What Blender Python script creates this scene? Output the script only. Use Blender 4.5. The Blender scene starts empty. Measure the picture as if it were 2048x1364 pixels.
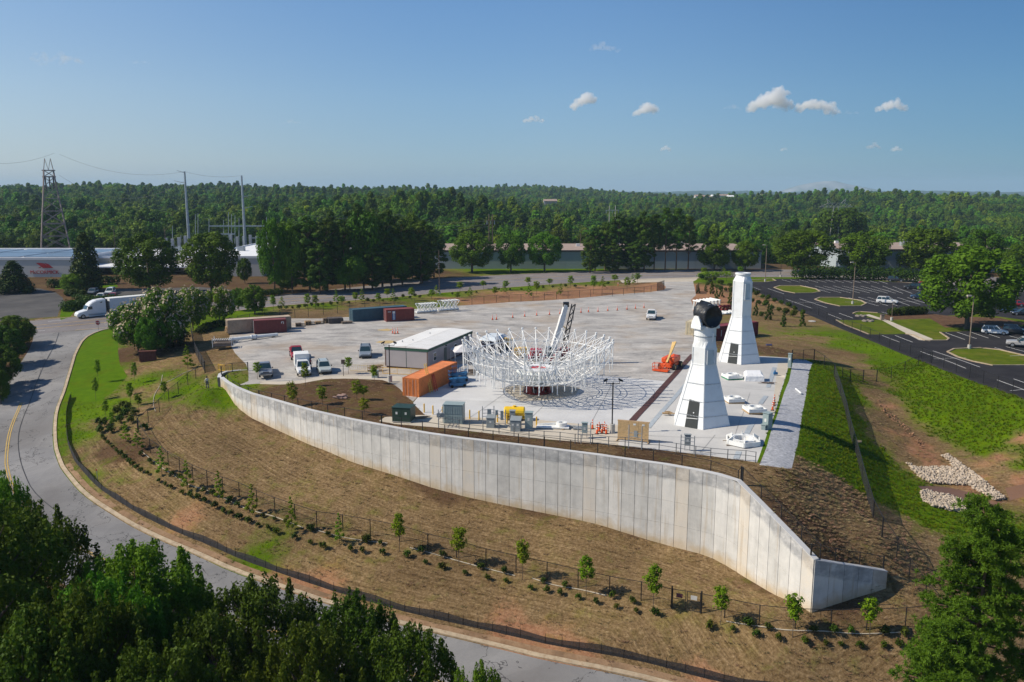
import bpy, math, random, numpy as np
from mathutils import Vector, Matrix
from mathutils.geometry import delaunay_2d_cdt
R = math.radians
sc = bpy.context.scene
COL = sc.collection
rng = np.random.default_rng(7)
random.seed(7)

# ------------------------------------------------------------------ camera, sky, sun, exposure
FPX, CAMH = 1700.0, 27.3
PITCH = math.atan(302 / FPX)
cam_d = bpy.data.cameras.new('camera')
cam = bpy.data.objects.new('camera', cam_d)
COL.objects.link(cam)
cam.location = (0, 0, CAMH)
cam.rotation_euler = (math.pi / 2 - PITCH, 0, 0)
cam_d.sensor_width = 36
cam_d.lens = FPX / 2048 * 36
cam_d.clip_start = 0.5
cam_d.clip_end = 60000
sc.camera = cam
SUN_EL, SUN_AZ = 41.0, 184.0          # azimuth of the sun measured from +X, counterclockwise
world = bpy.data.worlds.new('World')
sc.world = world
world.use_nodes = True
wn = world.node_tree
bg = wn.nodes['Background']
sky = wn.nodes.new('ShaderNodeTexSky')
sky.sky_type = 'NISHITA'
sky.sun_disc = False
sky.sun_elevation = R(SUN_EL)
sky.sun_rotation = R(90 - SUN_AZ)
sky.altitude = 0
sky.air_density = 1.0
sky.dust_density = 0.0
sky.ozone_density = 6.0
# humid summer sky: greyer blue towards the horizon, paler on the sun's side
_tc = wn.nodes.new('ShaderNodeTexCoord'); _sx = wn.nodes.new('ShaderNodeSeparateXYZ'); wn.links.new(_tc.outputs['Generated'], _sx.inputs[0])
def _wramp(sock, lo, hi, cols):
    mr = wn.nodes.new('ShaderNodeMapRange'); mr.inputs['From Min'].default_value = lo; mr.inputs['From Max'].default_value = hi; wn.links.new(sock, mr.inputs['Value'])
    r = wn.nodes.new('ShaderNodeValToRGB'); r.color_ramp.interpolation = 'B_SPLINE' if len(cols) > 3 else 'EASE'; e = r.color_ramp.elements
    while len(e) < len(cols): e.new(.5)
    for k, (p, c) in enumerate(cols): e[k].position = p; e[k].color = (c[0] / 1.5, c[1] / 1.5, c[2] / 1.5, 1)
    wn.links.new(mr.outputs[0], r.inputs[0]); return r.outputs[0]
def _wmul(a, b):
    m = wn.nodes.new('ShaderNodeVectorMath'); m.operation = 'MULTIPLY'; wn.links.new(a, m.inputs[0]); wn.links.new(b, m.inputs[1]); s = wn.nodes.new('ShaderNodeVectorMath'); s.operation = 'SCALE'; s.inputs[3].default_value = 1.5; wn.links.new(m.outputs[0], s.inputs[0]); return s.outputs[0]
_c = _wmul(sky.outputs[0], _wramp(_sx.outputs[2], 0.0, 0.25, [(0.0, (.49, .66, 1.04)), (0.12, (.66, .80, 1.03)), (.42, (.97, 1.0, 1.04)), (1.0, (.96, 1.14, 1.26))]))
_c = _wmul(_c, _wramp(_sx.outputs[0], -.62, .62, [(0.0, (1.42, 1.13, .97)), (.5, (1, 1, 1)), (1.0, (.46, .62, .70))]))
wn.links.new(_c, bg.inputs[0])
bg.inputs[1].default_value = 0.09
sun_d = bpy.data.lights.new('sun', 'SUN')
sun = bpy.data.objects.new('sun', sun_d)
COL.objects.link(sun)
sun_d.energy = 5.0
sun_d.angle = R(0.55)
sun_d.color = (1.0, 0.90, 0.75)
sd = Vector((math.cos(R(SUN_AZ)) * math.cos(R(SUN_EL)), math.sin(R(SUN_AZ)) * math.cos(R(SUN_EL)), math.sin(R(SUN_EL))))
sun.rotation_euler = sd.to_track_quat('Z', 'Y').to_euler()
sun.location = (0, 0, 120)
sc.view_settings.view_transform = 'Standard'
sc.view_settings.look = 'None'
sc.view_settings.gamma = 1
sc.view_settings.use_curve_mapping = False
sc.view_settings.exposure = 0.1
sc.render.engine = 'CYCLES'
cy = sc.cycles
cy.max_bounces = 5
cy.diffuse_bounces = 2
cy.glossy_bounces = 2
cy.transmission_bounces = 2
cy.volume_bounces = 3
cy.transparent_max_bounces = 24
cy.use_denoising = True
cy.caustics_reflective = False
cy.caustics_refractive = False

# ------------------------------------------------------------------ pixel <-> place helpers (used to find where things stand)
_cp, _sp = math.cos(PITCH), math.sin(PITCH)
def ray(px, py):
    u = (px - 1024) / FPX; v = (682 - py) / FPX
    return u, _cp + v * _sp, -_sp + v * _cp
def G(px, py, z=0.0):
    dx, dy, dz = ray(px, py)
    t = (z - CAMH) / dz
    return (dx * t, dy * t)
def atY(px, py, Y):
    dx, dy, dz = ray(px, py)
    t = Y / dy
    return Vector((dx * t, Y, CAMH + dz * t))

# ------------------------------------------------------------------ terrain height
WALL_TOP = [(441, 755), (452, 764), (470, 774.5), (500, 787), (560, 804), (620, 821), (700, 839), (800, 858), (860, 868), (925, 877),
            (1057, 893), (1200, 911), (1232, 916), (1333, 930), (1400, 942), (1437, 950), (1475, 961)]
WPTS = [G(x, y, 0) for x, y in WALL_TOP]
WEND = [(22.65, 75.2), (23.75, 72.6), (24.8, 70.1), (25.76, 68.0)]
WING = [(28.2, 68.8), (30.7, 69.7), (33.2, 70.5)]
WALLLINE = WPTS + WEND + WING
_lx = np.array([-160, -75, -50] + [p[0] for p in WALLLINE] + [45, 70, 160])
_ly = np.array([240, 148, 128] + [p[1] for p in WALLLINE] + [68, 62, 50])
# (px, py, z, side)   L = below the wall, U = behind the wall, B = both
CTRL = [
 (441,775,-1.5,'L'),(555,860,-3.95,'L'),(650,900,-4.7,'L'),(725,933,-5.5,'L'),(805,955,-5.85,'L'),(945,996,-6.8,'L'),(1057,1020,-7.2,'L'),
 (1225,1057,-7.75,'L'),(1310,1081,-8.3,'L'),(1350,1092,-8.45,'L'),(1475,1140,-9.0,'L'),(1622,1222,-8.45,'L'),(1560,1190,-8.9,'L'),
 (1777,1187,-7.8,'B'),
 (301,906,-5.6,'L'),(360,944,-6.5,'L'),(415,971,-7.0,'L'),(478,992,-7.6,'L'),(550,1026,-8.0,'L'),(634,1055,-8.4,'L'),(741,1072,-8.8,'L'),
 (856,1101,-9.2,'L'),(972,1132,-9.6,'L'),(1094,1160,-9.8,'L'),(1219,1189,-9.8,'L'),(1343,1216,-9.8,'L'),(1449,1235,-9.7,'L'),
 (1518,1250,-9.6,'L'),(1661,1259,-9.2,'L'),(1810,1258,-8.9,'L'),(1920,1250,-8.6,'B'),
 (225,655,-1.5,'B'),(160,680,-2.0,'B'),(147,710,-2.5,'B'),(132,760,-3.5,'B'),(115,807,-4.8,'B'),(106,847,-6.0,'B'),(106,895,-7.2,'B'),
 (120,930,-7.9,'B'),(165,990,-8.8,'B'),(200,1015,-9.2,'L'),(300,1072,-10.2,'L'),(390,1115,-10.8,'L'),(462,1147,-11.2,'L'),(643,1205,-11.8,'L'),
 (1000,1300,-12.4,'L'),(1286,1364,-12.8,'L'),(800,1250,-12.1,'L'),(1150,1300,-12.0,'L'),(1500,1364,-12.4,'L'),(1700,1364,-12.0,'L'),(1450,1310,-11.6,'L'),
 (50,700,-2.8,'B'),(20,760,-4.2,'B'),(5,850,-6.8,'B'),(15,950,-8.6,'B'),(60,1040,-9.6,'B'),(170,1110,-10.6,'L'),(300,1180,-11.4,'L'),
 (500,1260,-12.1,'L'),(760,1340,-12.7,'L'),(60,1180,-10.6,'B'),(100,1364,-12.2,'L'),(400,1364,-12.9,'L'),
 (415,777,-0.9,'B'),(400,740,-1.0,'B'),(345,800,-3.2,'B'),(275,862,-4.8,'B'),(200,700,-2.2,'B'),(240,760,-3.2,'B'),(190,800,-4.2,'B'),
 (160,860,-5.6,'B'),(250,900,-5.6,'B'),(330,690,-1.2,'B'),(280,660,-1.2,'B'),(380,690,-0.8,'B'),(430,820,-3.0,'L'),(470,900,-5.2,'L'),
 (600,960,-6.6,'L'),(800,1030,-7.8,'L'),(1000,1080,-8.6,'L'),(1250,1130,-9.2,'L'),
 (150,635,-1.5,'B'),(0,640,-1.8,'B'),(240,632,-1.2,'B'),(60,600,-1.0,'B'),(180,590,-0.8,'B'),(0,580,-0.5,'B'),(350,600,-0.6,'B'),
 (470,775,-1.0,'U'),(500,792,-0.9,'U'),(560,800,-0.5,'U'),(620,815,-0.25,'U'),(700,835,-0.15,'U'),(800,854,-0.15,'U'),(925,873,-0.15,'U'),
 (1057,889,-0.15,'U'),(1200,907,-0.15,'U'),(1333,925,-0.15,'U'),(1437,945,-0.2,'U'),(1475,957,-0.4,'U'),
 (500,752,-0.3,'U'),(560,785,-0.3,'U'),(650,760,-0.1,'U'),
 (1550,1040,-1.9,'U'),(1629,1120,-4.0,'U'),(1700,1130,-5.1,'U'),(1520,942,-0.25,'U'),(1575,940,-0.3,'U'),(1605,950,-1.0,'U'),
 (1640,1000,-2.5,'U'),(1600,1010,-1.9,'U'),(1690,1000,-3.2,'U'),(1700,1060,-4.0,'U'),(1765,1072,-4.3,'U'),(1700,1110,-4.9,'U'),(1772,1140,-6.0,'U'),
 (1818,1155,-7.0,'B'),(1793,1114,-5.6,'B'),(1860,1200,-8.1,'B'),
 (1668,727,-0.6,'B'),(1620,720,-0.2,'B'),(1586,716,0,'B'),(1612,790,-0.1,'B'),(1598,860,-0.1,'B'),(1590,905,-0.2,'B'),
 (1640,860,-1.6,'B'),(1640,780,-0.7,'B'),(1690,900,-2.9,'B'),(1745,1040,-4.6,'B'),(1720,960,-3.9,'B'),(1700,800,-2.3,'B'),(1725,765,-1.9,'B'),
 (1755,900,-4.6,'B'),(1790,930,-5.6,'B'),(1790,1000,-5.2,'B'),(1850,1010,-5.9,'B'),(1760,820,-3.4,'B'),(1800,860,-4.4,'B'),(1850,900,-5.6,'B'),
 (1870,935,-6.2,'B'),(1900,960,-6.5,'B'),(1950,985,-6.7,'B'),(2000,1010,-6.8,'B'),(2048,1000,-6.6,'B'),(1900,1000,-6.7,'B'),(1880,1030,-6.2,'B'),
 (1900,1080,-6.4,'B'),(1980,1060,-6.8,'B'),(1900,1130,-7.2,'B'),(2000,1150,-7.6,'B'),(1900,1250,-9.2,'B'),(2048,1300,-10.5,'B'),(1950,1364,-11.4,'B'),
 (1800,740,-1.8,'B'),(1850,780,-2.4,'B'),(1900,780,-1.9,'B'),(1900,840,-3.6,'B'),(1950,860,-4.0,'B'),(2000,900,-4.6,'B'),(2048,940,-4.8,'B'),
 (2048,860,-2.8,'B'),(1980,940,-5.6,'B'),(1780,780,-3.0,'B'),(1840,850,-4.6,'B'),
 (1622,624,-0.7,'B'),(1686,654,-0.8,'B'),(1740,676,-0.8,'B'),(1799,701,-0.8,'B'),(1863,726,-0.8,'B'),(1939,755,-0.8,'B'),(2025,786,-0.8,'B'),
 (2048,650,-0.8,'B'),(1900,700,-0.8,'B'),(2048,740,-0.8,'B'),(1750,620,-0.8,'B'),(1850,640,-0.8,'B'),(1900,600,-0.8,'B'),(2048,590,-0.8,'B'),
 (1700,580,-0.7,'B'),(1550,575,-0.6,'B'),(1800,565,-0.5,'B'),(1560,600,-0.4,'B'),
 (1560,660,-0.3,'B'),(1600,690,-0.4,'B'),(1650,700,-0.9,'B'),(1700,720,-1.5,'B'),
]
for _p in [(470,745),(600,700),(700,740),(520,690),(600,650),(800,690),(900,640),(1000,700),(1100,640),(1200,600),(1250,700),(1350,640),(1350,575),
           (900,760),(850,810),(1000,830),(1100,790),(1200,850),(1300,800),(1350,880),(1420,900),(1500,910),(1450,760),(1540,780),(1500,830),(1560,730),
           (1440,690),(1500,640),(1450,600),(880,857),(1057,875),(1275,895),(1570,850),(1580,780),(780,660),(700,620),(500,650),(960,610)]:
    CTRL.append((_p[0], _p[1], 0.0, 'U'))
for _p in [(540,612),(700,600),(900,583),(1100,570),(1250,560),(1400,555),(600,580),(800,562),(1000,550),(1200,541),(1400,540),(1600,540),(1850,545),(2048,560),
           (300,570),(100,555),(450,560),(700,545),(1300,530),(1700,530),(2048,530),(900,540),(0,550)]:
    CTRL.append((_p[0], _p[1], 0.2, 'B'))
FARP = [(x, y, 0.0) for x in (-330, -200, -90, 0, 90, 200, 330) for y in (345, 420)] + [(-200,180,-1),(-150,90,-9),(-100,40,-12),(-40,15,-13),(40,15,-13),(110,40,-11),(140,100,-3),(180,180,-.8)]
def _fit(sides):
    P = []; Z = []
    for px, py, z, s in CTRL:
        if s in sides:
            g = G(px, py, z); P.append(g); Z.append(z)
    for x, y, z in FARP: P.append((x, y)); Z.append(z)
    P = np.array(P); Z = np.array(Z)
    D = np.sqrt(((P[:, None] - P[None]) ** 2).sum(-1) + 4.0)
    n = len(P)
    A = np.zeros((n + 1, n + 1)); A[:n, :n] = D - np.eye(n) * 0.15; A[:n, n] = 1; A[n, :n] = 1
    w = np.linalg.solve(A, np.append(Z, 0))
    return P, w
RB = {k: _fit(k + 'B') for k in 'LU'}
def _ev(k, xy):
    P, w = RB[k]
    out = np.empty(len(xy))
    for i in range(0, len(xy), 4000):
        q = xy[i:i + 4000]
        D = np.sqrt(((q[:, None] - P[None]) ** 2).sum(-1) + 4.0)
        out[i:i + 4000] = D @ w[:-1] + w[-1]
    return out
def smooth(a, b, x):
    t = np.clip((x - a) / (b - a), 0, 1); return t * t * (3 - 2 * t)
def far_z(x, y):
    d = np.hypot(x, y); az = np.degrees(np.arctan2(x, y))
    g = lambda m, s: np.exp(-((d - m) / s) ** 2)
    z = -5.0 - 11 * g(720, 300) * smooth(-4, 6, az) + 17 * g(1500, 380) * smooth(2, -6, az) + 8 * g(620, 130) * np.exp(-((az + 8) / 6.5) ** 2) - 5 * g(420, 90)
    z = z + 13 * g(1250, 220) * np.exp(-((az - 23.5) / 4.5) ** 2) + 20 * g(2150, 420) * np.exp(-((az - 1) / 5.5) ** 2)
    z = z - 14 * smooth(1500, 2600, d) * smooth(4, 9, az) + 12 * g(5200, 1500) * (0.6 + .4 * np.sin(az * .35)) + 30 * g(9000, 1500) * (0.45 + .25 * np.sin(az * .5 + 1) + .12 * np.sin(az * 1.7))
    z = z + 2.5 * np.sin(x / 190 + y / 310) + 2 * np.sin(x / 83 - y / 140)
    return z
def HZa(xy):
    xy = np.asarray(xy, float).reshape(-1, 2)
    ly = np.interp(xy[:, 0], _lx, _ly)
    s = (xy[:, 1] - ly) * 0.75 - .12
    over = np.maximum(0, np.maximum(WPTS[0][0] - xy[:, 0], xy[:, 0] - WING[-1][0]))
    soft = 0.06 + over * 0.9
    w = smooth(-1, 1, s / soft)
    z = _ev('L', xy) * (1 - w) + _ev('U', xy) * w
    f = smooth(330, 380, np.hypot(xy[:, 0], xy[:, 1]))
    return z * (1 - f) + far_z(xy[:, 0], xy[:, 1]) * f
def HZ(x, y): return float(HZa([(x, y)])[0])
def Tmany(pp):
    out = []
    ts = np.concatenate([np.arange(20, 200, 1.0), np.arange(200, 700, 4.0)])
    for px, py in pp:
        dx, dy, dz = ray(px, py)
        xy = np.stack([dx * ts, dy * ts], 1)
        h = CAMH + dz * ts - HZa(xy)
        k = np.argmax(h < 0)
        if h[k] >= 0: out.append(Vector((dx * 600, dy * 600, 0))); continue
        a, b = ts[max(k - 1, 0)], ts[k]
        tt = np.linspace(a, b, 24)
        h = CAMH + dz * tt - HZa(np.stack([dx * tt, dy * tt], 1))
        k = max(1, int(np.argmax(h < 0)))
        t = tt[k - 1] + (tt[k] - tt[k - 1]) * (h[k - 1] / max(1e-9, h[k - 1] - h[k]))
        out.append(Vector((dx * t, dy * t, HZ(dx * t, dy * t))))
    return out
def T(px, py): return Tmany([(px, py)])[0]

# ------------------------------------------------------------------ materials
MATS = {}
def nodes_of(m): return m.node_tree.nodes, m.node_tree.links
def mat(name, col, rough=0.6, metal=0.0, var=0.12, scale=1.5, bump=0.0, spec=0.4, transp=0.0, transl=0.0, obj_var=0.0, coat=0.0, dirt=None, emit=None):
    if name in MATS: return MATS[name]
    m = bpy.data.materials.new(name); m.use_nodes = True
    N, L = nodes_of(m)
    b = N['Principled BSDF']; out = N['Material Output']
    b.inputs['Roughness'].default_value = rough
    b.inputs['Metallic'].default_value = metal
    b.inputs['Specular IOR Level'].default_value = spec
    b.inputs['Coat Weight'].default_value = coat
    tc = N.new('ShaderNodeTexCoord')
    nz = N.new('ShaderNodeTexNoise'); nz.inputs['Scale'].default_value = scale; nz.inputs['Detail'].default_value = 6
    L.new(tc.outputs['Object'], nz.inputs['Vector'])
    mr = N.new('ShaderNodeMapRange'); mr.inputs['From Min'].default_value = 0.3; mr.inputs['From Max'].default_value = 0.7
    mr.inputs['To Min'].default_value = 1 - var; mr.inputs['To Max'].default_value = 1 + var
    L.new(nz.outputs['Fac'], mr.inputs['Value'])
    hv = N.new('ShaderNodeHueSaturation'); hv.inputs['Color'].default_value = (*col, 1)
    L.new(mr.outputs[0], hv.inputs['Value'])
    csock = hv.outputs[0]
    if obj_var:
        oi = N.new('ShaderNodeObjectInfo')
        m2 = N.new('ShaderNodeMapRange'); m2.inputs['To Min'].default_value = 1 - obj_var; m2.inputs['To Max'].default_value = 1 + obj_var
        L.new(oi.outputs['Random'], m2.inputs['Value'])
        h2 = N.new('ShaderNodeHueSaturation'); L.new(csock, h2.inputs['Color']); L.new(m2.outputs[0], h2.inputs['Value'])
        m3 = N.new('ShaderNodeMapRange'); m3.inputs['To Min'].default_value = 0.5 + obj_var * .07; m3.inputs['To Max'].default_value = 0.5 - obj_var * .07
        L.new(oi.outputs['Random'], m3.inputs['Value']); L.new(m3.outputs[0], h2.inputs['Hue'])
        csock = h2.outputs[0]
    if dirt:
        n2 = N.new('ShaderNodeTexNoise'); n2.inputs['Scale'].default_value = scale * 2.3; n2.inputs['Detail'].default_value = 9; n2.inputs['Roughness'].default_value = .65
        L.new(tc.outputs['Object'], n2.inputs['Vector'])
        r2 = N.new('ShaderNodeValToRGB'); r2.color_ramp.elements[0].position = .5; r2.color_ramp.elements[1].position = .66
        L.new(n2.outputs['Fac'], r2.inputs[0])
        mx = N.new('ShaderNodeMixRGB'); mx.inputs[2].default_value = (*dirt, 1)
        mm = N.new('ShaderNodeMath'); mm.operation = 'MULTIPLY'; mm.inputs[1].default_value = .6
        L.new(r2.outputs[0], mm.inputs[0]); L.new(mm.outputs[0], mx.inputs[0]); L.new(csock, mx.inputs[1]); csock = mx.outputs[0]
    L.new(csock, b.inputs['Base Color'])
    if bump:
        bp = N.new('ShaderNodeBump'); bp.inputs['Strength'].default_value = 1; bp.inputs['Distance'].default_value = bump
        L.new(nz.outputs['Fac'], bp.inputs['Height']); L.new(bp.outputs[0], b.inputs['Normal'])
    sh = b.outputs[0]
    if transl:
        tr = N.new('ShaderNodeBsdfTranslucent'); L.new(csock, tr.inputs['Color'])
        mx = N.new('ShaderNodeMixShader'); mx.inputs[0].default_value = transl
        L.new(sh, mx.inputs[1]); L.new(tr.outputs[0], mx.inputs[2]); sh = mx.outputs[0]
    if transp:
        tr = N.new('ShaderNodeBsdfTransparent')
        mx = N.new('ShaderNodeMixShader'); mx.inputs[0].default_value = transp
        L.new(sh, mx.inputs[1]); L.new(tr.outputs[0], mx.inputs[2]); sh = mx.outputs[0]
    if sh is not b.outputs[0]: L.new(sh, out.inputs[0])
    MATS[name] = m
    return m

white_paint = mat('white_steel_paint', (.80, .81, .79), .45, var=.03, scale=.7, dirt=(.66, .65, .61))
black_steel = mat('black_steel', (.018, .018, .02), .45)
grey_steel = mat('galvanised_steel', (.33, .36, .38), .5, metal=.3, var=.12)
mesh_black = mat('chainlink_black', (.015, .015, .017), .6, transp=.86)
mesh_grey = mat('chainlink_screen', (.03, .03, .035), .7, transp=.35)
glass_dark = mat('dark_glass', (.02, .045, .055), .08, spec=.8, var=.05)
rubber = mat('rubber', (.015, .015, .016), .8)
chrome = mat('alloy_rim', (.45, .46, .48), .35, metal=.7)
wood = mat('sawn_wood', (.42, .29, .16), .8, var=.22, scale=3)
wood_grey = mat('weathered_wood', (.22, .17, .13), .85, var=.25, scale=3)
concrete_m = mat('plain_concrete', (.47, .46, .43), .85, var=.12, scale=1.2)
yellow = mat('yellow_paint', (.78, .46, .03), .5, var=.06)
orange_plastic = mat('orange_plastic', (.80, .12, .03), .5, var=.05)
red_paint = mat('dark_red_paint', (.19, .018, .02), .5, var=.12, dirt=(.12, .02, .015))
asphalt_line = mat('white_road_paint', (.62, .62, .60), .7, var=.15, scale=4)
yellow_line = mat('yellow_road_paint', (.46, .31, .08), .7, var=.2, scale=4)
kerb_m = mat('kerb_concrete', (.40, .32, .22), .85, var=.2, scale=1.0, dirt=(.25, .15, .08))

# ------------------------------------------------------------------ object helpers
def link(o, parent=None):
    COL.objects.link(o)
    if parent is not None: o.parent = parent
    return o
def tag(o, label=None, cat=None, group=None, kind=None):
    if label: o['label'] = label
    if cat: o['category'] = cat
    if group: o['group'] = group
    if kind: o['kind'] = kind
    return o
def thing(name, label, cat, loc=(0, 0, 0), rz=0.0, group=None):
    o = bpy.data.objects.new(name, None); o.empty_display_size = .3
    link(o); o.location = loc; o.rotation_euler = (0, 0, rz)
    return tag(o, label, cat, group)
def copy_tree(o, parent=None):
    c = o.copy(); COL.objects.link(c)
    if parent is not None: c.parent = parent
    for ch in list(o.children): copy_tree(ch, c)
    return c
class MB:
    def __init__(s): s.v = []; s.f = []; s.m = []
    def add(s, v, f, m=0):
        k = len(s.v); s.v += [tuple(p) for p in v]; s.f += [tuple(i + k for i in q) for q in f]; s.m += [m] * len(f); return s
    def box(s, x0, y0, z0, x1, y1, z1, m=0, M=None):
        v = [Vector(p) for p in ((x0,y0,z0),(x1,y0,z0),(x1,y1,z0),(x0,y1,z0),(x0,y0,z1),(x1,y0,z1),(x1,y1,z1),(x0,y1,z1))]
        if M is not None: v = [M @ p for p in v]
        return s.add(v, [(3,2,1,0),(4,5,6,7),(0,1,5,4),(1,2,6,5),(2,3,7,6),(3,0,4,7)], m)
    def bar(s, a, b, w, h=None, m=0):
        a = Vector(a); b = Vector(b); d = b - a
        if d.length < 1e-6: return s
        h = h or w; n = d.normalized(); u = n.cross(Vector((0, 0, 1)))
        if u.length < 1e-3: u = Vector((1, 0, 0))
        u.normalize(); t = u.cross(n); u *= w / 2; t *= h / 2
        return s.add([a-u-t, a+u-t, a+u+t, a-u+t, b-u-t, b+u-t, b+u+t, b-u+t], [(0,1,2,3),(7,6,5,4),(0,4,5,1),(1,5,6,2),(2,6,7,3),(3,7,4,0)], m)
    def tube(s, a, b, r0, r1=None, n=6, m=0, cap=True):
        a = Vector(a); b = Vector(b); d = b - a
        if d.length < 1e-6: return s
        r1 = r0 if r1 is None else r1
        q = d.normalized().to_track_quat('Z', 'Y')
        A = [a + q @ Vector((math.cos(2*math.pi*i/n)*r0, math.sin(2*math.pi*i/n)*r0, 0)) for i in range(n)]
        B = [b + q @ Vector((math.cos(2*math.pi*i/n)*r1, math.sin(2*math.pi*i/n)*r1, 0)) for i in range(n)]
        f = [(i, (i+1) % n, n + (i+1) % n, n + i) for i in range(n)]
        if cap: f += [tuple(range(n))[::-1], tuple(range(n, 2*n))]
        return s.add(A + B, f, m)
    def loft(s, secs, m=0, cap=True, closed=True):
        n = len(secs[0]); v = [p for q in secs for p in q]; f = []
        for k in range(len(secs) - 1):
            for i in range(n if closed else n - 1):
                f.append((k*n+i, k*n+(i+1) % n, (k+1)*n+(i+1) % n, (k+1)*n+i))
        if cap: f += [tuple(range(n))[::-1], tuple(range((len(secs)-1)*n, len(secs)*n))]
        return s.add(v, f, m)
    def ring(s, r0, r1, z0, z1, n=24, m=0, c=(0, 0)):
        pr = [(r1, z0), (r1, z1), (r0, z1), (r0, z0)]
        secs = [[(c[0]+r*math.cos(2*math.pi*i/n), c[1]+r*math.sin(2*math.pi*i/n), z) for r, z in pr] for i in range(n)] 
        secs.append(secs[0]); return s.loft(secs, m, cap=False)
    def poly(s, pts, m=0): return s.add(pts, [tuple(range(len(pts)))], m)
    def build(s, name, mats, parent=None, loc=None, smooth_=False, bevel=0):
        me = bpy.data.meshes.new(name); me.from_pydata(s.v, [], s.f)
        for q in (mats if isinstance(mats, (list, tuple)) else [mats]): me.materials.append(q)
        me.polygons.foreach_set('material_index', s.m)
        if smooth_: me.polygons.foreach_set('use_smooth', [True] * len(s.f))
        me.update()
        o = bpy.data.objects.new(name, me); link(o, parent)
        if loc is not None: o.location = loc
        if bevel:
            bv = o.modifiers.new('b', 'BEVEL'); bv.width = bevel; bv.segments = 2; bv.limit_method = 'ANGLE'; bv.angle_limit = R(40)
        return o
def np_mesh(name, V, F, mats, parent=None, attr=None, midx=None, smooth_=False):
    """V (n,3), F (m,k) arrays"""
    me = bpy.data.meshes.new(name); k = F.shape[1]
    me.vertices.add(len(V)); me.vertices.foreach_set('co', np.asarray(V, np.float32).ravel())
    me.loops.add(F.size); me.loops.foreach_set('vertex_index', F.astype(np.int32).ravel())
    me.polygons.add(len(F)); me.polygons.foreach_set('loop_start', np.arange(0, F.size, k, dtype=np.int32))
    for q in mats: me.materials.append(q)
    if midx is not None: me.polygons.foreach_set('material_index', midx.astype(np.int32))
    if smooth_: me.polygons.foreach_set('use_smooth', np.ones(len(F), bool))
    me.update(calc_edges=True)
    if attr:
        for an, (dom, val) in attr.items():
            a = me.attributes.new(an, 'FLOAT', dom); a.data.foreach_set('value', np.asarray(val, np.float32))
    return me
ORD = ['first','second','third','fourth','fifth','sixth','seventh','eighth','ninth','tenth','eleventh','twelfth','thirteenth','fourteenth','fifteenth','sixteenth','seventeenth','eighteenth','nineteenth']
TENS = ['', '', 'twent', 'thirt', 'fort', 'fift', 'sixt', 'sevent', 'eight']
def nth(i):
    if i < 19: return ORD[i]
    i += 1; t, u = divmod(i, 10)
    return TENS[t] + 'ieth' if u == 0 else TENS[t] + 'y-' + ORD[u - 1]
# ------------------------------------------------------------------ ground materials
def ramp(N, pts):
    r = N.new('ShaderNodeValToRGB'); e = r.color_ramp.elements
    e[0].position, e[0].color = pts[0][0], (*pts[0][1], 1)
    e[1].position, e[1].color = pts[-1][0], (*pts[-1][1], 1)
    for p, c in pts[1:-1]:
        q = e.new(p); q.color = (*c, 1)
    return r
def noise(N, L, vec, scale, detail=6, rough=.55, dist=0.0):
    n = N.new('ShaderNodeTexNoise'); n.inputs['Scale'].default_value = scale; n.inputs['Detail'].default_value = detail
    n.inputs['Roughness'].default_value = rough; n.inputs['Distortion'].default_value = dist
    L.new(vec, n.inputs['Vector']); return n.outputs['Fac']
def mixc(N, L, f, a, b, mode='MIX'):
    m = N.new('ShaderNodeMixRGB'); m.blend_type = mode
    for s, i in ((f, 0), (a, 1), (b, 2)):
        if hasattr(s, 'is_output'): L.new(s, m.inputs[i])
        else: m.inputs[i].default_value = s if i == 0 else (*s, 1)
    return m.outputs[0]
def mathn(N, L, op, a, b=0.0, c=0.0, clamp=False):
    m = N.new('ShaderNodeMath'); m.operation = op; m.use_clamp = clamp
    for s, i in ((a, 0), (b, 1), (c, 2)):
        if hasattr(s, 'is_output'): L.new(s, m.inputs[i])
        else: m.inputs[i].default_value = s
    return m.outputs[0]
def mapv(N, L, vec, scale, rot=(0, 0, 0)):
    m = N.new('ShaderNodeMapping'); m.inputs['Scale'].default_value = scale; m.inputs['Rotation'].default_value = rot
    L.new(vec, m.inputs['Vector']); return m.outputs[0]
def surf(name, rough=.9, spec=.04):
    m = bpy.data.materials.new(name); m.use_nodes = True; N, L = nodes_of(m)
    b = N['Principled BSDF']; b.inputs['Roughness'].default_value = rough; b.inputs['Specular IOR Level'].default_value = spec
    tc = N.new('ShaderNodeTexCoord'); return m, N, L, b, tc.outputs['Object']
def bumpn(N, L, b, h, dist):
    bp = N.new('ShaderNodeBump'); bp.inputs['Distance'].default_value = dist; bp.inputs['Strength'].default_value = 1
    L.new(h, bp.inputs['Height']); L.new(bp.outputs[0], b.inputs['Normal'])

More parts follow.
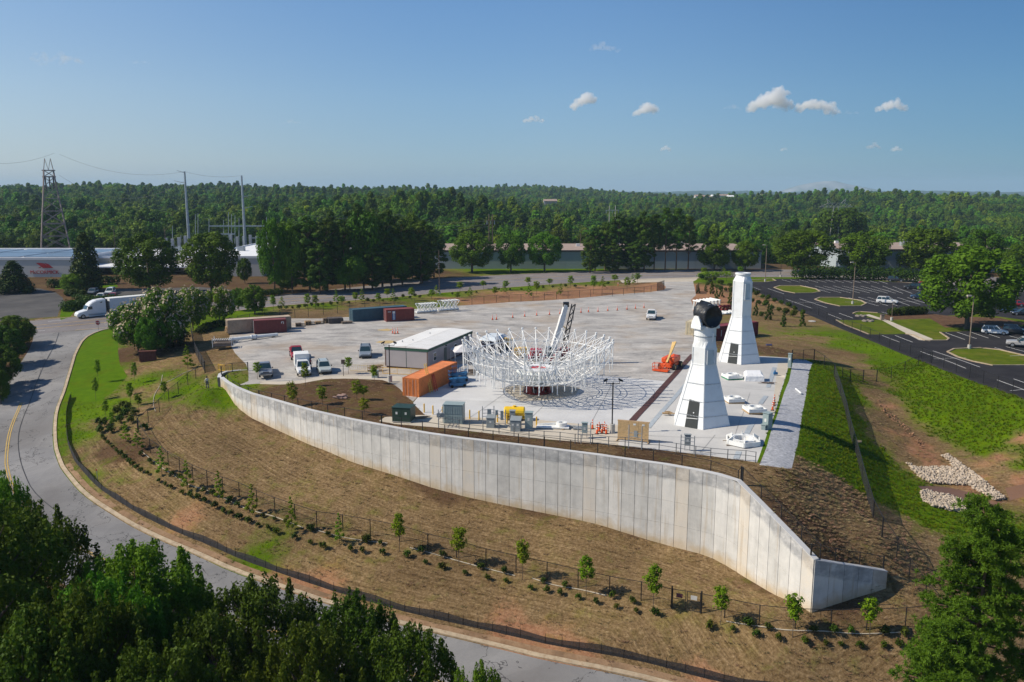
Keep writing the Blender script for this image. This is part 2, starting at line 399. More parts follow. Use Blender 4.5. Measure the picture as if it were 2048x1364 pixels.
def ground_material():
    m, N, L, b, P = surf('ground_cover')
    def at(n):
        a = N.new('ShaderNodeAttribute'); a.attribute_name = n; return a.outputs['Fac']
    fine = noise(N, L, P, 3.4, 9, .78); mid = noise(N, L, P, .55, 6, .6); big = noise(N, L, P, .09, 4, .5)
    cx = N.new('ShaderNodeCombineXYZ'); L.new(mathn(N, L, 'MULTIPLY', at('wall_dist'), 4.2), cx.inputs[0]); L.new(mathn(N, L, 'MULTIPLY', at('along'), .22), cx.inputs[1])
    stre = noise(N, L, cx.outputs[0], 1.0, 7, .7, .35)
    a1 = mathn(N, L, 'MULTIPLY_ADD', fine, .60, mathn(N, L, 'MULTIPLY', stre, .40))
    rs = ramp(N, [(.34, (.054, .032, .014)), (.45, (.145, .094, .044)), (.54, (.242, .164, .084)), (.66, (.44, .32, .18))]); L.new(a1, rs.inputs[0])
    rg = ramp(N, [(.3, (.035, .075, .001)), (.5, (.080, .150, .001)), (.72, (.160, .215, .006))]); L.new(mathn(N, L, 'MULTIPLY_ADD', fine, .6, mathn(N, L, 'MULTIPLY', mid, .4)), rg.inputs[0])
    rc = ramp(N, [(.3, (.20, .085, .045)), (.5, (.33, .17, .095)), (.7, (.45, .28, .17))]); L.new(a1, rc.inputs[0])
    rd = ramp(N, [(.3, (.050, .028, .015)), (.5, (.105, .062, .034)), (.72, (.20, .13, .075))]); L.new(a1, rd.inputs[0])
    pert = mathn(N, L, 'MULTIPLY_ADD', mathn(N, L, 'ADD', mid, mathn(N, L, 'MULTIPLY', fine, .55)), 1.5, -1.16)
    def cut(w, k=.20):
        s = mathn(N, L, 'ADD', w, pert)
        mr = N.new('ShaderNodeMapRange'); mr.inputs['From Min'].default_value = .5 - k; mr.inputs['From Max'].default_value = .5 + k
        L.new(s, mr.inputs['Value']); return mr.outputs[0]
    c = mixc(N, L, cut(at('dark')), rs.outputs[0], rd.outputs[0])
    c = mixc(N, L, cut(at('clay')), c, rc.outputs[0])
    c = mixc(N, L, cut(at('grass'), .40), c, rg.outputs[0])
    # scattered weeds greening over the straw, patches of redder soil
    wd = N.new('ShaderNodeMapRange'); wd.inputs['From Min'].default_value = .54; wd.inputs['From Max'].default_value = .74; wd.inputs['To Max'].default_value = .24
    L.new(mathn(N, L, 'MULTIPLY_ADD', big, .5, mathn(N, L, 'MULTIPLY', mid, .6)), wd.inputs['Value'])
    c = mixc(N, L, wd.outputs[0], c, (.100, .105, .006))
    v = N.new('ShaderNodeMapRange'); v.inputs['From Min'].default_value = .35; v.inputs['From Max'].default_value = .65; v.inputs['To Min'].default_value = .80; v.inputs['To Max'].default_value = 1.17
    L.new(big, v.inputs['Value'])
    hs = N.new('ShaderNodeHueSaturation'); L.new(c, hs.inputs['Color']); L.new(v.outputs[0], hs.inputs['Value'])
    L.new(hs.outputs[0], b.inputs['Base Color'])
    bumpn(N, L, b, mathn(N, L, 'ADD', a1, mathn(N, L, 'MULTIPLY', mid, 1.2)), .22)
    return m
def simple_ground(name, lo, hi, scale=1.0, stain=None, st_amt=.6, bump=.02, stretch=None, rough=.9, cracks=0, fine=6.0):
    m, N, L, b, P = surf(name, rough)
    Q = mapv(N, L, P, stretch[0], (0, 0, stretch[1])) if stretch else P
    n1 = noise(N, L, Q, scale, 8, .6, .9 if stretch else 0); n2 = noise(N, L, P, fine, 5, .7)
    r = ramp(N, [(.32, lo), (.68, hi)]); L.new(mathn(N, L, 'MULTIPLY_ADD', n1, .7, mathn(N, L, 'MULTIPLY', n2, .3)), r.inputs[0])
    c = r.outputs[0]
    if stain:
        n3 = noise(N, L, P, scale * .35, 7, .6)
        r3 = ramp(N, [(.50, (0, 0, 0)), (.68, (1, 1, 1))]); L.new(n3, r3.inputs[0])
        c = mixc(N, L, mathn(N, L, 'MULTIPLY', r3.outputs[0], st_amt), c, stain)
    if cracks:
        n4 = noise(N, L, P, .13, 6, .62, .4); q = mathn(N, L, 'ABSOLUTE', mathn(N, L, 'SUBTRACT', n4, .5)); k = N.new('ShaderNodeMapRange'); k.inputs['From Min'].default_value = .0045; k.inputs['From Max'].default_value = .0015; k.inputs['To Max'].default_value = cracks
        L.new(q, k.inputs['Value']); c = mixc(N, L, k.outputs[0], c, (.04, .04, .042))
        n5 = noise(N, L, P, .05, 3, .5); k2 = N.new('ShaderNodeMapRange'); k2.interpolation_type = 'STEPPED'; k2.inputs['Steps'].default_value = 3; k2.inputs['From Min'].default_value = .38; k2.inputs['From Max'].default_value = .62; k2.inputs['To Min'].default_value = .9; k2.inputs['To Max'].default_value = 1.08
        L.new(n5, k2.inputs['Value']); hs = N.new('ShaderNodeHueSaturation'); L.new(c, hs.inputs['Color']); L.new(k2.outputs[0], hs.inputs['Value']); c = hs.outputs[0]
    L.new(c, b.inputs['Base Color'])
    bumpn(N, L, b, n2, bump)
    return m
M_ground = ground_material()
M_gravel = simple_ground('yard_gravel', (.22, .215, .21), (.56, .535, .50), .22, (.36, .27, .18), .55, .10, ((.8, 1.3, 1), R(-12)), fine=2.2)
M_pad = simple_ground('pad_concrete', (.47, .475, .48), (.60, .605, .605), .25, (.42, .42, .40), .4, .003)
M_apron = simple_ground('apron_concrete', (.46, .41, .33), (.56, .51, .43), .3, (.50, .45, .37), .4, .003)
M_pad2 = simple_ground('tower_pad_concrete', (.42, .42, .41), (.56, .55, .53), .22, (.48, .48, .47), .5, .003)
M_road = simple_ground('road_asphalt', (.175, .175, .18), (.27, .265, .26), .16, (.15, .14, .135), .6, .01, ((1, 1, 1), 0), cracks=.8)
M_mainroad = simple_ground('main_road_asphalt', (.17, .16, .165), (.24, .225, .225), .08, (.20, .165, .15), .6, .01, cracks=.4)
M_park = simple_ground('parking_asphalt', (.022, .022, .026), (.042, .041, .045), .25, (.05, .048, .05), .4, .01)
M_oldlot = simple_ground('old_asphalt', (.07, .07, .075), (.13, .125, .12), .2, (.05, .05, .05), .5, .01)
M_white_gravel = simple_ground('white_gravel', (.22, .23, .25), (.56, .57, .60), 2.6, (.36, .36, .38), .3, .08, fine=5)
M_lawn = simple_ground('mown_lawn', (.050, .080, .004), (.115, .150, .010), .5, (.16, .14, .03), .6, .05)
M_green = simple_ground('bright_lawn', (.050, .115, .001), (.098, .175, .002), .8, (.10, .120, .004), .65, .06)
M_mulch = simple_ground('bark_mulch', (.07, .04, .025), (.17, .10, .06), 1.0, None, 0, .05)
M_walk = simple_ground('sidewalk_concrete', (.42, .37, .30), (.55, .50, .42), .6, None, 0, .003)
M_water = simple_ground('muddy_water', (.13, .075, .055), (.21, .12, .075), .12, (.11, .07, .065), .7, .001, rough=.22)
M_rust = mat('rust_red_strip', (.085, .035, .028), .7, var=.2, scale=2)
M_drain = mat('drain_grating', (.36, .40, .43), .6, var=.15, scale=3)

# ------------------------------------------------------------------ ground regions (later ones lie over earlier ones)
def off(line, d):
    """offset a world polyline sideways (positive = to the left of travel)"""
    out = []
    for i, p in enumerate(line):
        a = line[max(0, i - 1)]; b = line[min(len(line) - 1, i + 1)]
        t = Vector((b[0] - a[0], b[1] - a[1])).normalized()
        out.append((p[0] - t.y * d, p[1] + t.x * d))
    return out
def xy(l): return [(p[0], p[1]) for p in l]
def resample(line, step):
    out = [line[0]]
    for a, b in zip(line, line[1:]):
        n = max(1, int(round(math.hypot(b[0] - a[0], b[1] - a[1]) / step)))
        for k in range(1, n + 1): out.append((a[0] + (b[0] - a[0]) * k / n, a[1] + (b[1] - a[1]) * k / n))
    return out
def chaikin(line, it=2):
    for _ in range(it):
        o = [line[0]]
        for a, b in zip(line, line[1:]):
            o += [(a[0]*.75+b[0]*.25, a[1]*.75+b[1]*.25), (a[0]*.25+b[0]*.75, a[1]*.25+b[1]*.75)]
        o.append(line[-1]); line = o
    return line
kerb_px = [(225,655),(190,664),(164,678),(148,705),(139,735),(130,765),(120,795),(109,822),(105,850),(106,895),(112,915),(122,940),(142,966),(165,990),(200,1015),
           (250,1047),(300,1072),(350,1094),(390,1110),(462,1144),(550,1175),(643,1205),(760,1240),(880,1270),(1000,1298),(1102,1324),(1286,1361)]
kerb = chaikin(xy(Tmany(kerb_px)), 1)
d0 = Vector((kerb[-1][0] - kerb[-6][0], kerb[-1][1] - kerb[-6][1])).normalized()
kerb.append((kerb[-1][0] + d0.x * 60, kerb[-1][1] + d0.y * 60))
i0 = 14
left_far = xy(Tmany([(67,668),(66,680),(58,700),(36,735)]))
left_off = off(kerb, -11.0)[i0:]
road_poly = kerb + left_off[::-1] + left_far[::-1]
main_near = xy(Tmany([(-260,728),(-100,698),(0,680),(67,668),(150,661),(225,655),(300,645),(390,633),(470,622),(512,617),(607,608),(762,597),(882,586),(1024,574.5),(1131,567),
                      (1249,560),(1383,557),(1480,554),(1590,554.5),(1750,560),(1900,572),(2150,600)]))
main_far = xy(Tmany([(-260,668),(-100,652),(0,645),(70,641),(150,634),(290,618),(430,604),(512,595),(607,586),(762,569),(887,557),(1024,549),(1184,542.5),(1284,540),(1420,539),(1536,539),(1700,541),
                     (1850,546),(2000,555),(2150,566)]))
main_poly = main_near + main_far[::-1]
REG = []
def reg(name, m, px=None, w=None, z=None): REG.append((name, m, w if w is not None else xy(Tmany(px))))
reg('main_road', M_mainroad, w=main_poly)
reg('side_road', M_road, w=road_poly)
reg('driveway', M_oldlot, px=[(-120,648),(0,642),(60,637),(115,633),(118,622),(130,608),(125,595),(112,585),(80,577),(20,575),(-60,580),(-160,600)])
reg('office_parking', M_oldlot, px=[(170,580),(310,577),(400,574),(470,580),(460,592),(300,598),(175,592)])
reg('office_lawn', M_green, px=[(110,578),(170,577),(236,574),(232,566),(150,567),(105,571)])
reg('corner_lawn', M_green, px=[(226,656),(191,665),(165,679),(149,706),(140,736),(131,766),(121,797),(125,803),(200,803),(230,780),(255,752),(240,730),(236,705),(236,670)])
reg('road_verge', M_green, px=[(121,640),(120,632),(124,612),(140,600),(200,598),(290,598),(290,606),(212,612),(150,622),(140,634)])
reg('gravel_yard', M_gravel, px=[(478,770),(497,762),(497,745),(492,728),(470,706),(461,690),(458,676),(462,664),(475,652),(520,641),(575,637),(640,637),(700,634),(760,626),(830,618),(925,611),(1024,604),
     (1090,601),(1150,597),(1230,589),(1300,584),(1328,580),(1332,574),(1326,568),(1322,561),(1385,558),(1389,575),(1392,590),(1382,600),(1388,618),(1392,640),(1385,668),(1400,700),(1384,708),(1352,745),(1330,762),
     (1170,749),(1000,742),(925,740),(855,772),(826,803),(812,792),(799,777),(786,768),(765,759),(690,756),(650,757),(600,766),(560,768),(520,767)])
reg('yard_walk', M_walk, px=[(520,762),(560,763),(600,761),(650,752),(690,750),(765,753),(800,752),(806,757),(806,765),(788,768),(765,760),(690,757),(650,758),(600,767),(560,769),(520,768)])
reg('driveway_apron', M_walk, px=[(1240,561),(1250,558.5),(1322,556.5),(1398,554.5),(1392,560),(1386,563),(1320,564),(1245,566)])
reg('concrete_pad', M_pad, px=[(855,772),(925,740),(1000,742),(1170,749),(1330,762),(1352,745),(1384,708),(1387,709),(1259,849),(1180,850),(1060,838),(955,835),(880,831),(850,830),(826,806)])
reg('dish_plinth_slab', M_apron, px=[(1000,777),(1045,768),(1110,768),(1160,776),(1150,790),(1100,800),(1042,803),(1022,790)])
reg('equipment_apron', M_apron, px=[(838,830),(850,830),(880,831),(955,835),(1060,838),(1180,850),(1259,849),(1258,852),(1235,890),(1057,875),(940,862),(875,855),(790,848),(758,842),(770,834)])
reg('tower_pad', M_pad2, px=[(1387,709),(1400,704),(1432,705),(1517,712),(1582,716),(1580,722),(1560,790),(1540,850),(1517,925),(1400,909),(1235,890),(1258,852)])
reg('tower_pad_edge', M_apron, px=[(1556,722),(1578,719),(1578,724),(1558,790),(1538,850),(1532,850),(1548,790)])
reg('grass_strip', M_green, px=[(1582,722),(1586,720),(1578,762),(1560,812),(1546,850),(1534,892),(1519,927),(1514,925),(1530,880),(1541,850),(1561,790)])
reg('gravel_path', M_white_gravel, px=[(1586,720),(1592,718),(1612,720),(1625,726),(1618,745),(1612,790),(1604,830),(1600,860),(1594,895),(1583,938),(1560,935),(1519,930),(1534,892),(1546,850),(1560,812),(1578,762)])
park_px = [(1488,562),(1560,557.5),(1640,557.5),(1720,560),(1860,567),(1990,575),(2120,590),(2200,640),(2260,820),(2048,798),(1960,768),(1880,738),(1800,706),(1738,680),(1660,648),(1590,618),(1545,598),(1500,578)]
reg('parking_lot', M_park, px=park_px)
isl = {'a': [(1548,575),(1560,571.5),(1600,571.5),(1632,578),(1640,583.5),(1625,586),(1590,586.5),(1566,582)],
       'b': [(1630,599),(1640,595),(1680,595),(1722,601),(1732,607),(1722,612),(1680,612.5),(1650,606)],
       'c': [(1500,560),(1545,558),(1552,562),(1530,564.5),(1494,564)],
       'd': [(1895,704),(1908,698),(1960,696),(2000,700),(2060,714),(2120,724),(2110,730),(2048,731),(1985,731),(1945,723),(1915,714)]}
lawn_px = [(1706,627),(1720,623.5),(1755,626),(1790,632),(1880,632),(1960,628),(2048,640),(2120,652),(2048,652),(1960,661),(1880,664),(1897,677),(1893,681),(1850,681),(1826,668),(1811,668),(1738,669),(1716,660),(1690,650),(1672,640),(1740,640),(1760,640),(1730,634)]
for k in isl: reg('parking_island', M_lawn, px=isl[k])
reg('park_lawn', M_lawn, px=lawn_px)
reg('mulch_bed', M_mulch, px=[(1760,634),(1775,628),(1850,626),(1900,632),(2000,636),(2060,648),(2000,655),(1890,655),(1860,637),(1770,640)])
reg('footpath', M_walk, px=[(1728,630),(1738,628.5),(1775,640),(1866,678),(1860,682),(1838,680),(1765,641)])
reg('pond', M_water, px=[(1835,972),(1870,972),(1900,975),(1940,985),(1975,1000),(2010,1003),(2060,990),(2100,975),(2048,968),(2010,976),(2020,1000),(1990,1012),(1960,1024),(1935,1010),(1900,995),(1850,984)])

# CDT over all of it
X0, X1, Y0, Y1 = -330, 330, -30, 470
pts = []; edges = []
def addline(l, step, closed=False):
    l = list(l)
    if closed: l = l + [l[0]]
    l = resample(l, step)
    k = len(pts)
    for p in l: pts.append(Vector(p))
    edges.extend((k + i, k + i + 1) for i in range(len(l) - 1))
for n_, m_, w_ in REG: addline(w_, 2.5 if np.mean([p[1] for p in w_]) < 170 else 6, True)
wl = list(zip(_lx[2:-2], _ly[2:-2]))
wl_c = resample([(p[0], p[1]) for p in wl], 1.0)
addline(off(wl_c, .34), 9); addline(off(wl_c, .0), 9)
addline([(X0, Y0), (X1, Y0), (X1, Y1), (X0, Y1)], 30, True)
gx, gy = np.meshgrid(np.arange(-75, 78, 1.45), np.arange(38, 165, 1.45))
g1 = np.stack([gx.ravel(), gy.ravel()], 1) + rng.uniform(-.35, .35, (gx.size, 2))
gx, gy = np.meshgrid(np.arange(X0 + 6, X1 - 5, 7), np.arange(Y0 + 6, Y1 - 5, 7))
g2 = np.stack([gx.ravel(), gy.ravel()], 1)
g2 = g2[~((g2[:, 0] > -76) & (g2[:, 0] < 79) & (g2[:, 1] > 37) & (g2[:, 1] < 166))]
for p in np.vstack([g1, g2]): pts.append(Vector((float(p[0]), float(p[1]))))
cv, ce, cf, *_ = delaunay_2d_cdt(pts, edges, [], 0, 1e-4)
CV = np.array([(v.x, v.y) for v in cv]); CF = np.array([tuple(f) for f in cf if len(f) == 3])
a_, b_, c_ = CV[CF[:, 0]], CV[CF[:, 1]], CV[CF[:, 2]]
ar = (b_[:, 0]-a_[:, 0])*(c_[:, 1]-a_[:, 1]) - (b_[:, 1]-a_[:, 1])*(c_[:, 0]-a_[:, 0])
CF[ar < 0] = CF[ar < 0][:, ::-1]; CF = CF[np.abs(ar) > 1e-7]
CZ = HZa(CV)
cen = CV[CF].mean(1)
def inpoly(p, poly):
    x, y = p[:, 0], p[:, 1]; r = np.zeros(len(p), bool); n = len(poly)
    for i in range(n):
        x1, y1 = poly[i]; x2, y2 = poly[(i + 1) % n]
        if y1 == y2: continue
        c = ((y1 > y) != (y2 > y)) & (x < (x2 - x1) * (y - y1) / (y2 - y1) + x1); r ^= c
    return r
rid = np.zeros(len(CF), int)
for i, (n_, m_, w_) in enumerate(REG): rid[inpoly(cen, w_)] = i + 1
# ground cover classes
CLS = [  # px, py, class: g grass, s straw, c clay, d dark soil, also painted tree shade beyond the road
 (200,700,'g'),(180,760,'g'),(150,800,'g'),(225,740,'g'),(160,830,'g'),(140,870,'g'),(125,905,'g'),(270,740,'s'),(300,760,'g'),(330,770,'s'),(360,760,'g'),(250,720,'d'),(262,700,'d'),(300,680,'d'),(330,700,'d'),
 (380,720,'s'),(345,790,'g'),(300,815,'s'),(260,790,'s'),(235,800,'g'),(200,830,'g'),(190,850,'s'),(230,860,'s'),(170,870,'g'),(150,900,'s'),(170,930,'s'),(200,960,'s'),(185,965,'g'),(215,905,'d'),(255,905,'d'),
 (140,945,'g'),(240,1010,'s'),(300,1040,'s'),(330,1060,'s'),(350,1050,'c'),(400,1080,'s'),(460,1090,'s'),(500,1125,'g'),(525,1140,'g'),(540,1150,'c'),(600,1170,'c'),(650,1180,'c'),(700,1195,'s'),(610,1120,'s'),
 (410,740,'s'),(400,700,'s'),(420,670,'s'),(450,720,'s'),(432,792,'g'),(400,830,'s'),(350,860,'s'),(300,850,'s'),(380,900,'s'),(460,860,'s'),(430,800,'g'),(540,900,'s'),(600,950,'s'),(450,950,'s'),
 (700,1000,'s'),(800,1040,'s'),(900,1060,'s'),(1000,1080,'s'),(1100,1060,'s'),(1200,1090,'s'),(1300,1110,'s'),(1400,1140,'s'),(1500,1200,'s'),(1250,1160,'s'),(1100,1210,'s'),(900,1180,'s'),(750,1120,'s'),
 (760,1160,'s'),(860,1240,'s'),(950,1265,'s'),(1050,1282,'c'),(1000,1268,'c'),(1150,1310,'c'),(1250,1320,'s'),(1350,1340,'s'),(1400,1355,'c'),(1200,1260,'s'),(1450,1300,'s'),(1600,1320,'s'),(1750,1330,'s'),
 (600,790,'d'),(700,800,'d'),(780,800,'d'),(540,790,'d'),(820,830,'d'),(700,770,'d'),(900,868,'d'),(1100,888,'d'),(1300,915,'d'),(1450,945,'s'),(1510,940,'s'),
 (1560,960,'s'),(1620,990,'s'),(1560,1020,'d'),(1650,1060,'d'),(1600,970,'d'),(1700,1010,'s'),(1690,1050,'s'),(1720,1100,'s'),(1800,1080,'s'),(1850,1090,'s'),(1800,1040,'s'),(1690,1130,'d'),(1820,1180,'s'),(1800,1220,'s'),(1900,1150,'s'),
 (1560,650,'s'),(1540,620,'s'),(1450,600,'c'),(1480,620,'s'),(1500,590,'s'),(1560,690,'s'),(1600,660,'g'),(1640,680,'s'),(1620,650,'s'),(1650,665,'g'),(1700,690,'g'),(1700,710,'s'),(1640,705,'s'),(1680,710,'s'),(1600,700,'s'),(1720,730,'s'),(1740,745,'s'),(1550,700,'d'),(1590,710,'d'),(1480,690,'d'),(1390,600,'c'),
 (1680,685,'g'),(1720,700,'g'),(1760,725,'g'),(1800,745,'g'),(1830,765,'g'),(1870,790,'g'),(1820,790,'g'),(1850,810,'g'),(1880,810,'g'),(1920,800,'g'),(1890,840,'g'),(1920,870,'g'),(1930,890,'g'),(1970,850,'g'),(1970,880,'g'),(2000,830,'g'),(2000,870,'g'),(2020,850,'g'),(2030,900,'g'),(1750,700,'g'),(1790,720,'g'),(1770,740,'g'),(1830,730,'g'),(1900,770,'g'),(1840,790,'g'),(1850,830,'g'),(1790,770,'g'),(1950,800,'g'),(2030,810,'g'),(2000,850,'g'),(1990,890,'g'),(1960,900,'g'),(2040,880,'c'),(2010,910,'c'),(2048,930,'g'),(1900,870,'g'),
 (1640,740,'g'),(1660,745,'g'),(1620,760,'g'),(1700,780,'g'),(1670,790,'g'),(1680,810,'g'),(1720,840,'g'),(1660,870,'g'),(1690,890,'g'),(1750,930,'g'),(1790,975,'g'),(1760,985,'g'),(1640,900,'g'),(1710,940,'g'),(1840,1035,'g'),(1910,1040,'g'),(1640,760,'g'),(1650,830,'g'),(1630,880,'g'),(1620,800,'g'),(1690,850,'g'),(1700,920,'g'),(1720,800,'g'),(1750,900,'g'),(1770,950,'g'),(1720,960,'g'),(1680,940,'g'),(1650,915,'g'),(1600,905,'g'),(1800,1000,'g'),(1830,1025,'g'),(1880,1035,'g'),(1790,960,'g'),(1600,930,'s'),(1740,1040,'s'),(1660,965,'s'),(1720,1030,'s'),
 (1755,800,'s'),(1775,830,'s'),(1780,862,'c'),(1800,842,'s'),(1830,872,'s'),(1850,890,'c'),(1880,902,'s'),(1930,930,'s'),(1990,945,'s'),(1960,935,'c'),(1760,790,'s'),(1765,850,'s'),(1740,790,'s'),(1770,810,'c'),(1790,850,'s'),(1760,850,'s'),(1800,880,'s'),(1830,900,'c'),(1860,910,'c'),(1870,930,'c'),(1800,830,'s'),(1850,880,'s'),(1900,920,'s'),(1950,940,'s'),(2000,960,'s'),(1770,880,'s'),(1780,770,'s'),(1740,840,'s'),(1820,920,'s'),(1820,870,'c'),(1900,900,'s'),(2040,960,'c'),(1960,960,'c'),(1900,945,'c'),
 (600,620,'s'),(700,610,'s'),(520,625,'g'),(480,632,'g'),(440,650,'g'),(800,605,'s'),(900,598,'c'),(1000,590,'c'),(1100,585,'c'),(1200,578,'c'),(1300,572,'c'),(1150,590,'c'),(950,605,'c'),(780,600,'g'),(640,612,'g'),(900,589,'g'),(1050,577,'g'),(860,608,'g'),(1200,565,'g'),(1250,568,'s'),(700,625,'s'),(620,632,'s'),(560,632,'s'),
 (1450,565,'g'),(1500,550,'g'),(1600,550,'g'),(1450,575,'c'),(1430,590,'c'),(1000,540,'g'),(1200,537,'g'),(1400,536,'g'),(1700,536,'g'),(850,548,'d'),(700,570,'d'),(600,580,'d'),(1900,536,'g'),(2048,540,'g'),(100,560,'d'),(450,580,'d'),(350,568,'d'),(520,570,'d'),(560,585,'d'),(30,600,'d'),(30,700,'d'),(20,750,'d'),  # d points by grove and factory paint the trees' shade into the ground
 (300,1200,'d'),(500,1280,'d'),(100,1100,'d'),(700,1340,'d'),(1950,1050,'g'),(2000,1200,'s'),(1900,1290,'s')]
cp_ = np.array([xy([q])[0] for q in Tmany([(c[0], c[1]) for c in CLS])])
kk = np.array(['gscd'.index(c[2]) for c in CLS])
W = np.zeros((len(CV), 4))
for i in range(0, len(CV), 4000):
    D = ((CV[i:i+4000, None] - cp_[None]) ** 2).sum(-1) + 1.0
    w = D ** -1.8
    for k in range(4): W[i:i+4000, k] = w[:, kk == k].sum(1)
W /= W.sum(1, keepdims=True)
farmask = np.hypot(CV[:, 0], CV[:, 1]) > 300
W[farmask] = (.1, 0, 0, .9)  # far ground coloured dark to stand in for shade under the trees
def region_mesh(name, sel, m, kind='structure', attr=None):
    F = CF[sel]; u, inv = np.unique(F, return_inverse=True)
    V = np.column_stack([CV[u], CZ[u]])
    at = {k: ('POINT', v[u]) for k, v in attr.items()} if attr else None
    me = np_mesh(name, V, inv.reshape(F.shape), [m], attr=at, smooth_=True)
    o = link(bpy.data.objects.new(name, me)); o['kind'] = kind
    return o
_ly2 = np.interp(CV[:, 0], _lx, _ly)
wp_ = np.array(resample(list(zip(_lx, _ly)), 2.0)); wdist = np.empty(len(CV)); walong = np.empty(len(CV)); wc_ = np.r_[0, np.cumsum(np.hypot(*np.diff(wp_, axis=0).T))]
for i in range(0, len(CV), 4000):
    D = ((CV[i:i+4000, None] - wp_[None]) ** 2).sum(-1); k = D.argmin(1); wdist[i:i+4000] = np.sqrt(D[np.arange(len(k)), k]); walong[i:i+4000] = wc_[k]
region_mesh('ground', rid == 0, M_ground, attr={'grass': W[:, 0], 'clay': W[:, 2], 'dark': W[:, 3], 'wall_dist': wdist, 'along': walong})
seen_n = {}
for i, (n_, m_, w_) in enumerate(REG):
    if (rid == i + 1).any(): region_mesh(n_, rid == i + 1, m_)

# far terrain: the hills to the horizon
def hills():
    az = np.radians(np.linspace(-44, 44, 420)); d = np.geomspace(400, 11500, 260)
    A, D = np.meshgrid(az, d); X = np.sin(A) * D; Yc = np.cos(A) * D
    Z = far_z(X, Yc)
    # tree canopy relief where single trees are no longer built
    n = rng.normal(size=X.shape); n = (n + np.roll(n, 1, 0) + np.roll(n, 1, 1) + np.roll(n, -1, 1)) / 2
    cov = smooth(2500, 3000, D)
    Z = Z + cov * (12 + n * (2.2 + D / 5200))
    Z = Z - 3 * (1 - smooth(400, 520, D))
    V = np.column_stack([X.ravel(), Yc.ravel(), Z.ravel()])
    i, j = np.meshgrid(np.arange(len(d) - 1), np.arange(len(az) - 1), indexing='ij'); k = i * len(az) + j
    F = np.stack([k, k + 1, k + len(az) + 1, k + len(az)], -1).reshape(-1, 4)
    m, N, L, b, P = surf('wooded_hills')
    n1 = noise(N, L, P, .02, 7, .65); n2 = noise(N, L, P, .003, 4, .5)
    r = ramp(N, [(.35, (.012, .028, .010)), (.55, (.030, .058, .018)), (.7, (.055, .085, .028))]); L.new(mathn(N, L, 'MULTIPLY_ADD', n1, .6, mathn(N, L, 'MULTIPLY', n2, .4)), r.inputs[0])
    L.new(r.outputs[0], b.inputs['Base Color'])
    me = np_mesh('hills', V, F, [m]); o = link(bpy.data.objects.new('hills', me)); o['kind'] = 'structure'
hills()

def grey_mountain():
    # bare granite dome on the horizon
    cx, cyy = 11000 * (1655 - 1024) / FPX, 11000.0
    t = np.linspace(-1, 1, 70); s = np.linspace(-1, 1, 30); Tt, S = np.meshgrid(t, s)
    prof = np.where(Tt < -.05, 1 - np.abs((Tt + .05) / .95) ** 2.0, 1 - np.clip((Tt + .05) / 1.05, 0, 1) ** .9)
    prof = np.clip(prof, 0, 1)
    H_ = 165 * prof * np.clip(1 - S ** 2, 0, 1) ** .7 + rng.normal(size=Tt.shape) * 1.8
    X = cx + Tt * 800 + 60; Yy = cyy + S * 300
    V = np.column_stack([X.ravel(), Yy.ravel(), (H_ - 25).ravel()])
    i, j = np.meshgrid(np.arange(29), np.arange(69), indexing='ij'); k = i * 70 + j
    F = np.stack([k, k + 1, k + 71, k + 70], -1).reshape(-1, 4)
    m, N, L, b, P = surf('granite')
    r = ramp(N, [(.4, (.10, .14, .08)), (.5, (.24, .24, .23)), (.65, (.34, .33, .31))]); L.new(noise(N, L, P, .004, 6, .6), r.inputs[0]); L.new(r.outputs[0], b.inputs['Base Color'])
    o = link(bpy.data.objects.new('mountain', np_mesh('mountain', V, F, [m], smooth_=True))); o['kind'] = 'structure'
grey_mountain()

# ------------------------------------------------------------------ haze
hz = MB().box(-9500, -250, -60, 9500, 12500, 152)
mh = bpy.data.materials.new('air'); mh.use_nodes = True; N, L = nodes_of(mh); N.remove(N['Principled BSDF'])
pv = N.new('ShaderNodeVolumePrincipled'); pv.inputs['Color'].default_value = (.55, .78, 1, 1); pv.inputs['Density'].default_value = 0.9e-4; pv.inputs['Anisotropy'].default_value = .0
L.new(pv.outputs[0], N['Material Output'].inputs['Volume'])
ho = hz.build('haze', mh); ho['kind'] = 'stuff'

# ------------------------------------------------------------------ kerbs and painted markings
def strip_mesh(line, w, lift, h=0.0):
    """flat (h=0) or raised ribbon following the terrain"""
    l = resample(line, 2.0); a = off(l, w / 2); b = off(l, -w / 2)
    za = HZa(a); zb = HZa(b); mb = MB()
    if h == 0:
        for i in range(len(l) - 1):
            mb.add([(a[i][0], a[i][1], za[i]+lift), (b[i][0], b[i][1], zb[i]+lift), (b[i+1][0], b[i+1][1], zb[i+1]+lift), (a[i+1][0], a[i+1][1], za[i+1]+lift)], [(0, 1, 2, 3)])
    else:
        mb.loft([[(a[i][0], a[i][1], za[i]-.15), (a[i][0], a[i][1], za[i]+h), (b[i][0], b[i][1], zb[i]+h*.9), (b[i][0], b[i][1], zb[i]-.15)] for i in range(len(l))])
    return mb
def marking(name, line, w, m=asphalt_line, lift=.03):
    o = strip_mesh(line, w, lift).build(name, m); o['kind'] = 'structure'; return o
o = strip_mesh(off(kerb, .30), .42, 0, .13).build('kerb', kerb_m); o['kind'] = 'structure'
clay_edge = strip_mesh(off(kerb[22:], .95), .6, .02).build('verge_dirt', simple_ground('clay_verge', (.20, .12, .07), (.34, .23, .14), 1.2, (.12, .08, .05), .5, .04)); clay_edge['kind'] = 'structure'
yl = off(kerb, -5.6)[i0 - 2:-1]
marking('centre_line', off(yl, .12), .13, yellow_line); marking('centre_line', off(yl, -.16), .13, yellow_line)
